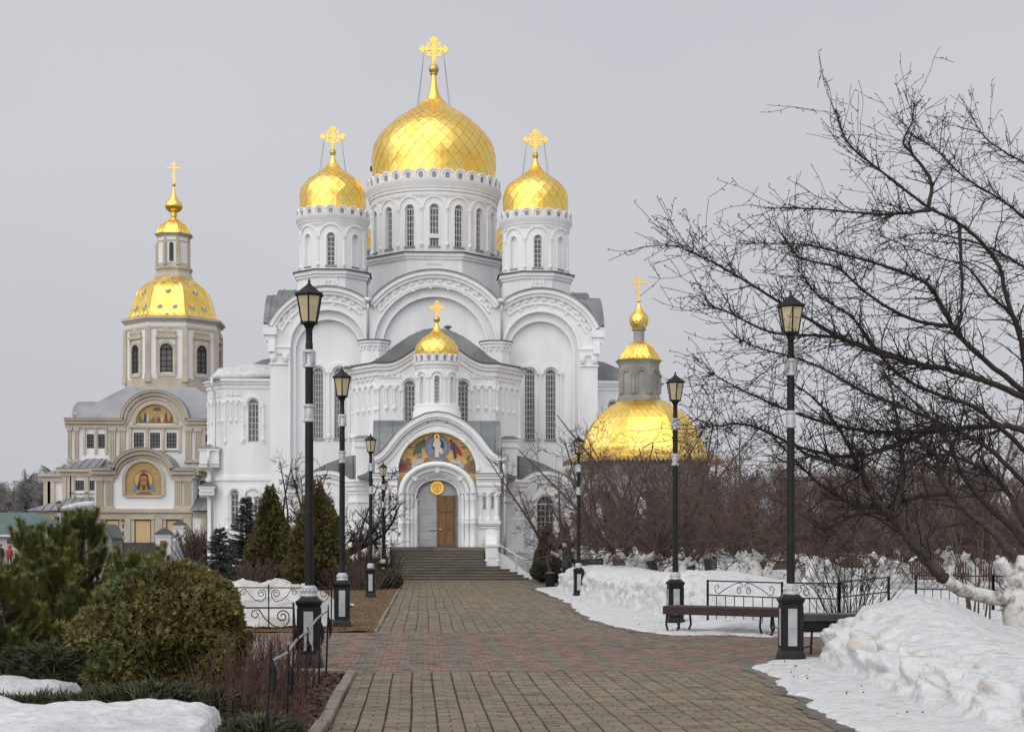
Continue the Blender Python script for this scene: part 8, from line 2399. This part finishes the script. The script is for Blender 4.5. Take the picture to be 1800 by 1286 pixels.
# ---------------------------------------------------------------- conifers
def spray(vg_, p, d_, nrm, l, w, r_, k=3):
    """flat fan of scale leaves"""
    side = d_.cross(nrm).normalized()
    for i in range(-k//2+1, k//2+1):
        a = i*0.42 + r_.uniform(-0.12, 0.12)
        dd = (d_*cos(a) + side*sin(a)); ll = l*(1-0.16*abs(i))*r_.uniform(0.75, 1.1)
        s2 = dd.cross(nrm).normalized()*w
        m_ = p + dd*ll*0.55 + nrm*r_.uniform(-0.1, 0.1)*ll
        vg_.tri(p - s2*0.25, m_ + s2*0.7, p + dd*ll); vg_.tri(p + s2*0.25, m_ - s2*0.7, p + dd*ll)
def shell_bush(name, label, cat, loc, prof, n, l, w, mat, seed, group=None, core='soil', squash=1.0, rough=0.12, upb=0.5, lobes=0.0, k=3, trunk=True, rvar=0.45):
    """prof(t) -> radius at height fraction t (0..1), H from prof.h"""
    r_ = random.Random(seed); vg_ = Veg(); H, pf_ = prof
    tot = [pf_(i/40) for i in range(41)]; mx_ = max(tot)
    while len(vg_.f) < n*2*k:
        t = r_.random(); R = pf_(t)
        if r_.random() > (R+0.05)/mx_: continue
        a = r_.uniform(0, 2*pi)
        nz = 1 + rough*1.6*noise.noise((cos(a)*2.2+seed, sin(a)*2.2, t*5.0)) + lobes*noise.noise((cos(a)*1.1+seed*2, sin(a)*1.1, t*2.2))
        rr_ = R*nz*(1-0.30*r_.random()**2.2)
        p = Vector((cos(a)*rr_, sin(a)*rr_*squash, t*H*(1+0.05*noise.noise((cos(a)*2, sin(a)*2, seed)))))
        out = Vector((cos(a), sin(a), 0))
        slope = (pf_(min(1, t+0.03))-pf_(max(0, t-0.03)))/(0.06*H)
        nrm = (out + Vector((0, 0, -slope))).normalized()
        d_ = (Vector((0, 0, upb)) + out*0.55 + nrm*0.35 + rvec(r_)*rvar).normalized()
        tang = Vector((-sin(a), cos(a), 0))
        nn = (tang*r_.uniform(-1, 1) + nrm*r_.uniform(-0.5, 0.9) + rvec(r_)*0.3).normalized()
        if abs(nn.dot(d_)) > 0.9: continue
        nn = (nn - d_*nn.dot(d_)).normalized()
        vg_.cur = 0
        spray(vg_, p, d_, nn, l*r_.uniform(0.7, 1.25), w, r_, k)
    root = empty(name, loc, label, cat, group)
    o = link_mesh('foliage', vg_.mesh('foliage', MAT[mat]), root); o['kind'] = 'stuff'
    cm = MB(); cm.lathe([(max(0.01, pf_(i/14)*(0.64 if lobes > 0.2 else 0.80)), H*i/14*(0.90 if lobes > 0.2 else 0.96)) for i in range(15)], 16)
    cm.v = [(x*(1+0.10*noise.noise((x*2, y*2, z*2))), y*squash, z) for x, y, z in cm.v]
    cm.build('solid_core', MAT['dark_core'], root, smooth=True)  # added solid dark core, no real branches; stops see-through between the sprays
    if trunk:
        cm = MB(); cm.lathe([(0.07, -0.15), (0.06, H*0.5)], 7); cm.build('trunk', MAT['bark'], root)
    return root
material('dark_core', (0.012, 0.012, 0.005), (0.03, 0.026, 0.010), 0.9, scale=6)  # dark colour of the filler core added inside the bushes
def cone_prof(w, h, base=0.12, belly=0.18): return (h, lambda t: w*(min(1, (t+0.02)/base)**0.5*(1-0.25*(1-min(1, t/belly))))*max(0.02, (1-t))**0.78 + 0.02)
q_ = 58/F
shell_bush('thuja', 'tall brown green thuja cone behind the cover sheet, right of the spruces', 'thuja', (XU(475, 61), 61.0, 0), cone_prof(1.10, 3.95), 5200, 0.19, 0.04, 'thuja_tall', 41, 'tall thujas left of the stairs', rough=0.24, lobes=0.16, rvar=0.8)
shell_bush('thuja', 'widest tall thuja cone, directly behind the near left lamp post', 'thuja', (XU(557, 58), 58.0, 0), cone_prof(1.42, 3.98), 6500, 0.19, 0.04, 'thuja_tall', 42, 'tall thujas left of the stairs', rough=0.24, lobes=0.16, rvar=0.8)
shell_bush('thuja', 'dark thuja cone right of the stairs beside the walking man', 'thuja', (XU(962, 70), 70.0, 0), cone_prof(0.80, 2.5), 2600, 0.15, 0.035, 'juniper', 43)
shell_bush('thuja', 'small thuja cone behind the walking man beside the cathedral wall', 'thuja', (XU(992, 72), 72.0, 0), cone_prof(0.55, 2.7), 1800, 0.15, 0.035, 'juniper', 44)
def dome_prof(w, h): return (h, lambda t: w*sqrt(max(0.02, 1-((t-0.32)/0.70)**2)) if t > 0.32 else w*(0.80+0.20*(t/0.32)))
shell_bush('thuja_bush', 'big rounded brown green thuja bush behind the snow slab', 'bush', (XU(293, 15.9), 15.9, 0.0), dome_prof(0.77, 1.42), 15000, 0.085, 0.015, 'thuja', 51, rough=0.26, lobes=0.26, k=3, upb=0.25, rvar=0.95)
shell_bush('thuja_bush', 'low spreading thuja at the foot of the pines by the snow patch', 'bush', (XU(62, 18.8), 18.8, 0.0), dome_prof(0.75, 0.75), 5000, 0.08, 0.015, 'thuja', 52, rough=0.2, lobes=0.2)
shell_bush('juniper_bush', 'round dark bush at the foot of the stairs lamp', 'bush', (XU(676, 59), 59.0, 0), dome_prof(0.62, 0.72), 1800, 0.13, 0.03, 'juniper', 53)
shell_bush('juniper_bush', 'low dark bush beside the grey shrubs before the stairs', 'bush', (XU(640, 62), 62.0, 0), dome_prof(0.7, 0.6), 1500, 0.13, 0.03, 'juniper', 54)
def spruce(label, loc, H, W, seed, mat='spruce'):
    r_ = random.Random(seed); vg_ = Veg(); bmk = MB(); bmk.tube([(0, 0, 0), (0, 0, H*0.6), (0, 0, H*1.07)], [0.07, 0.03, 0.008], 6)
    z = 0.15
    while z < H*0.97:
        f = 1-z/H; nb_ = int(7+6*f)
        for k in range(nb_):
            a = r_.uniform(0, 2*pi); L_ = W*f**0.85*r_.uniform(0.75, 1.12)+0.05
            d_ = Vector((cos(a), sin(a), 0.10)); p = Vector((0, 0, z+r_.uniform(-0.06, 0.06))); ns = max(3, int(L_/0.09)); side = Vector((-sin(a), cos(a), 0))
            for i in range(ns):
                q0 = p; sag = -0.25+0.55*i/ns
                p = p + (d_+Vector((0, 0, sag))).normalized()*L_/ns
                vg_.stick(q0, p, 0.010*(1-i/ns)+0.004, 0.010*(1-(i+1)/ns)+0.003)
                for m_ in range(7):
                    sd = (side*r_.uniform(-1, 1) + d_*0.7 + Vector((0, 0, r_.uniform(-0.3, 0.5)))).normalized(); l = (0.20*(1-0.5*i/ns)+0.05)*r_.uniform(0.6, 1.0)
                    e = p + sd*l; w_ = sd.cross(Vector((0, 0, 1))).normalized()*0.028
                    vg_.tri(p, p+sd*l*0.5+w_, e); vg_.tri(p, p+sd*l*0.5-w_, e)
                    up_ = Vector((0, 0, 0.022)); vg_.tri(p, p+sd*l*0.5+up_, e)
        z += 0.095+0.06*f
    root = empty('spruce', loc, label, 'spruce')
    bmk.build('trunk', MAT['bark'], root); o = link_mesh('foliage', vg_.mesh('foliage', MAT[mat]), root); o['kind'] = 'stuff'
    return root
spruce('young blue grey spruce, the shorter one standing forward of the other', (XU(386, 62), 62.0, 0), 2.35, 1.15, 61)
spruce('taller blue grey spruce beside the cathedral wall and thuja', (XU(433, 66), 66.0, 0), 3.75, 1.35, 62)

# ---------------------------------------------------------------- pines in the left foreground
def pine(label, loc, H, W, seed, nsh=70, fill=1.0):
    r_ = random.Random(seed); vg_ = Veg(); bmk = MB()
    top = Vector((r_.uniform(-0.1, 0.1), r_.uniform(-0.1, 0.1), H*0.86))
    stem = limb_path([(0, 0, -0.05), (top.x*0.3, top.y*0.3, H*0.4), tuple(top)], 5); n_ = len(stem)
    bmk.tube(stem, [0.035*(1-0.6*i/(n_-1)) for i in range(n_)], 7)
    def shoot(p, d_, L_, dens=1.0):
        side = d_.orthogonal().normalized(); s2 = d_.cross(side)
        vg_.cur = 1; vg_.stick(p, p+d_*L_, 0.008, 0.005); vg_.cur = 0
        nn = int(170*L_/0.25*dens)
        for i in range(nn):
            t = (r_.random()**0.8); a = r_.uniform(0, 2*pi); b0 = p + d_*L_*t
            o_ = side*cos(a)+s2*sin(a)
            tilt = 0.75 + 0.5*(1-t) 
            nd = (d_*(1.0-0.25*tilt) + o_*tilt*0.85 + rvec(r_)*0.12).normalized(); ln = r_.uniform(0.070, 0.115)
            w_ = nd.cross(o_ + rvec(r_)*0.2).normalized()*0.0046
            vg_.tri(b0 - w_, b0 + w_, b0 + nd*ln)
    shoot(top-Vector((0, 0, 0.05)), Vector((0, 0, 1)), H*0.16, 1.6)
    for k in range(nsh):
        i = r_.randint(int(n_*0.15), n_-1); hfr = i/(n_-1); a = r_.uniform(0, 2*pi)
        L_ = W*(1.12-hfr*0.75)*r_.uniform(0.35, 1.0)
        p = stem[i]; d_ = Vector((cos(a), sin(a), 0.35)).normalized(); pts = [p]
        for s_ in range(5):
            d_ = (d_ + Vector((0, 0, 0.22)) + rvec(r_)*0.10).normalized(); pts.append(pts[-1]+d_*L_/5)
        bmk.tube(pts, [0.013, 0.011, 0.010, 0.008, 0.007, 0.006], 4)
        shoot(pts[-2], (d_+Vector((0, 0, 0.9))).normalized(), r_.uniform(0.15, 0.27), 1.9*fill)
        shoot(pts[2], (pts[3]-pts[2]).normalized(), L_*0.45, 0.9*fill)
        for _ in range(r_.randint(0, 2)):
            q_ = pts[r_.randint(2, 4)]; shoot(q_, (d_*0.5+rvec(r_)*0.6+Vector((0, 0, 0.7))).normalized(), r_.uniform(0.14, 0.24), 1.2*fill)
    root = empty('pine', loc, label, 'pine tree', 'young pines in the left foreground')
    bmk.build('stem', MAT['bark_light'], root); o = link_mesh('needles', vg_.mesh('needles', [MAT['pine'], MAT['bark_light']]), root); o['kind'] = 'stuff'
    return root
pine('young pine with a straight bare lower stem between two bushier pines', (XU(104, 18.5), 18.5, 0), 1.80, 0.62, 71, 62)
pine('tallest dark young pine with upright shoots before the church doors', (XU(158, 20.0), 20.0, 0), 1.98, 0.85, 72, 84)
pine('bushy young pine with its top against the green roof', (XU(62, 20.5), 20.5, 0), 1.86, 0.75, 73, 78)
pine('low spreading pine with candle shoots behind the round bush', (XU(232, 18.8), 18.8, 0), 1.42, 0.95, 74, 84)
pine('low pine half cut by the picture edge at the far left', (XU(8, 18.0), 18.0, 0), 1.35, 0.80, 75, 80)
pine('short thin pine with a few candles right of the taller pines', (XU(275, 20.6), 20.6, 0), 1.50, 0.60, 76, 34)
pine('short pine peeping over the crown of the round bush', (XU(350, 18.6), 18.6, 0), 1.05, 0.55, 77, 34)

# ---------------------------------------------------------------- creeping junipers
def creeping(label, outline_c, rx, ry, n, seed, h=0.16, mat='juniper', l=0.16):
    r_ = random.Random(seed); vg_ = Veg(); cx_, cy_ = outline_c
    for _ in range(n):
        a = r_.uniform(0, 2*pi); q_ = sqrt(r_.random()); x = rx*q_*cos(a); y = ry*q_*sin(a)
        z = h*(0.25+0.75*(1-q_*q_))*r_.uniform(0.3, 1.2) + 0.05*noise.noise((x*3, y*3, seed))
        d_ = Vector((cos(a)*0.8+r_.gauss(0, 0.5), sin(a)*0.5+r_.gauss(0, 0.5), r_.uniform(0.05, 0.55))).normalized()
        nn = (Vector((0, 0, 1)) + rvec(r_)*0.5); nn = (nn - d_*nn.dot(d_)).normalized()
        spray(vg_, Vector((x, y, z)), d_, nn, l*r_.uniform(0.6, 1.3), 0.012, r_, 3)
    root = empty('creeping_juniper', (cx_, cy_, 0), label, 'juniper', 'creeping junipers along the snow slab')
    o = link_mesh('foliage', vg_.mesh('foliage', MAT[mat]), root); o['kind'] = 'stuff'
    mb = MB(); rs_ = random.Random(seed+1)
    for _ in range(14):
        a = rs_.uniform(0, 2*pi); mb.tube([(0, 0, 0.03), (rx*0.4*cos(a), ry*0.4*sin(a), 0.08), (rx*0.85*cos(a), ry*0.85*sin(a), 0.05)], [0.014, 0.010, 0.005], 4)
    mb.build('branches', MAT['bark'], root)
creeping('creeping juniper mat between the snow slab and the round bush', (XU(270, 14.6), 14.65, ), 1.0, 0.62, 4200, 81, h=0.24)
creeping('creeping juniper sprawling over the snow at the left edge', (XU(60, 15.1), 15.0), 0.85, 0.42, 1900, 82, h=0.12)
creeping('creeping juniper tuft beside the snow slab corner and rods', (XU(452, 12.7), 12.7), 0.30, 0.55, 1700, 83, h=0.16, l=0.13)
creeping('dark juniper mound under the pines above the snow patch', (XU(100, 17.6), 17.6), 1.1, 0.5, 3200, 84, h=0.42)
# ---------------------------------------------------------------- leafless shrubs
def stem_shrub(label, loc, n, h, rx, ry, mat, seed, thin=0.0028, fan=0.35, group=None, sub=3):
    r_ = random.Random(seed); vg_ = Veg()
    for _ in range(n):
        x, y = r_.gauss(0, rx*0.5), r_.gauss(0, ry*0.5)
        d_ = Vector((x/max(rx, 0.01)*fan+r_.gauss(0, 0.14), y/max(ry, 0.01)*fan+r_.gauss(0, 0.14), 1)).normalized(); L_ = h*r_.uniform(0.5, 1.1); p = Vector((x, y, 0)); k = 6
        for i in range(k):
            d_ = (d_+rvec(r_)*0.07).normalized(); q_ = p+d_*L_/k; vg_.stick(p, q_, thin*(1.6-i/k), thin*(1.6-(i+1)/k)); p = q_
            if i >= 2 and r_.random() < 0.55:
                for _s in range(r_.randint(1, sub)):
                    e = (d_+rvec(r_)*0.45).normalized(); vg_.stick(p, p+e*L_*r_.uniform(0.12, 0.3), thin, thin*0.7)
    root = empty('shrub', loc, label, 'shrub', group)
    o = link_mesh('stems', vg_.mesh('stems', MAT[mat]), root); o['kind'] = 'stuff'
    return root
stem_shrub('red stemmed leafless shrub growing through the rod railing', (XU(462, 15.3), 15.3, 0), 260, 0.62, 0.42, 1.5, 'twig_red', 91, 0.0030, 0.22)
stem_shrub('low brown twigs at the path corner of the flower bed', (XU(495, 13.4), 13.6, 0), 90, 0.30, 0.28, 1.3, 'twig_red', 92, 0.0028, 0.2)
stem_shrub('brown leafless bush between the lamps and cathedral stairs', (XU(636, 66), 66.0, 0), 300, 1.45, 0.9, 0.8, 'twig_red', 93, 0.008, 0.35)
stem_shrub('brown leafless bush left of the stair foot beneath the bare tree', (XU(662, 68), 69.0, 0), 240, 1.2, 0.7, 0.7, 'twig_red', 94, 0.008, 0.3)
stem_shrub('grey leafless bush under the wide thuja', (XU(622, 57), 57.0, 0), 260, 0.9, 0.9, 0.7, 'twig_far', 95, 0.008, 0.6)
stem_shrub('brown bush between the spruces and the tall thuja', (XU(452, 59), 59.0, 0), 170, 0.95, 0.8, 0.6, 'twig_far', 96, 0.007, 0.5)
stem_shrub('brown bush beside the white stair parapet of the church', (XU(347, 118), 118.0, 0), 260, 2.6, 0.8, 0.8, 'twig_far', 97, 0.02, 0.2)
stem_shrub('thin twiggy shrub behind the railing past the lamp', (XU(1490, 29.5), 29.5, 0.2), 60, 1.5, 0.5, 0.4, 'twig', 98, 0.006, 0.7)
stem_shrub('two brown saplings under the leaning apple limb', (XU(1720, 26.5), 26.5, 0.3), 8, 2.6, 0.35, 0.2, 'bark_light', 99, 0.014, 0.35)
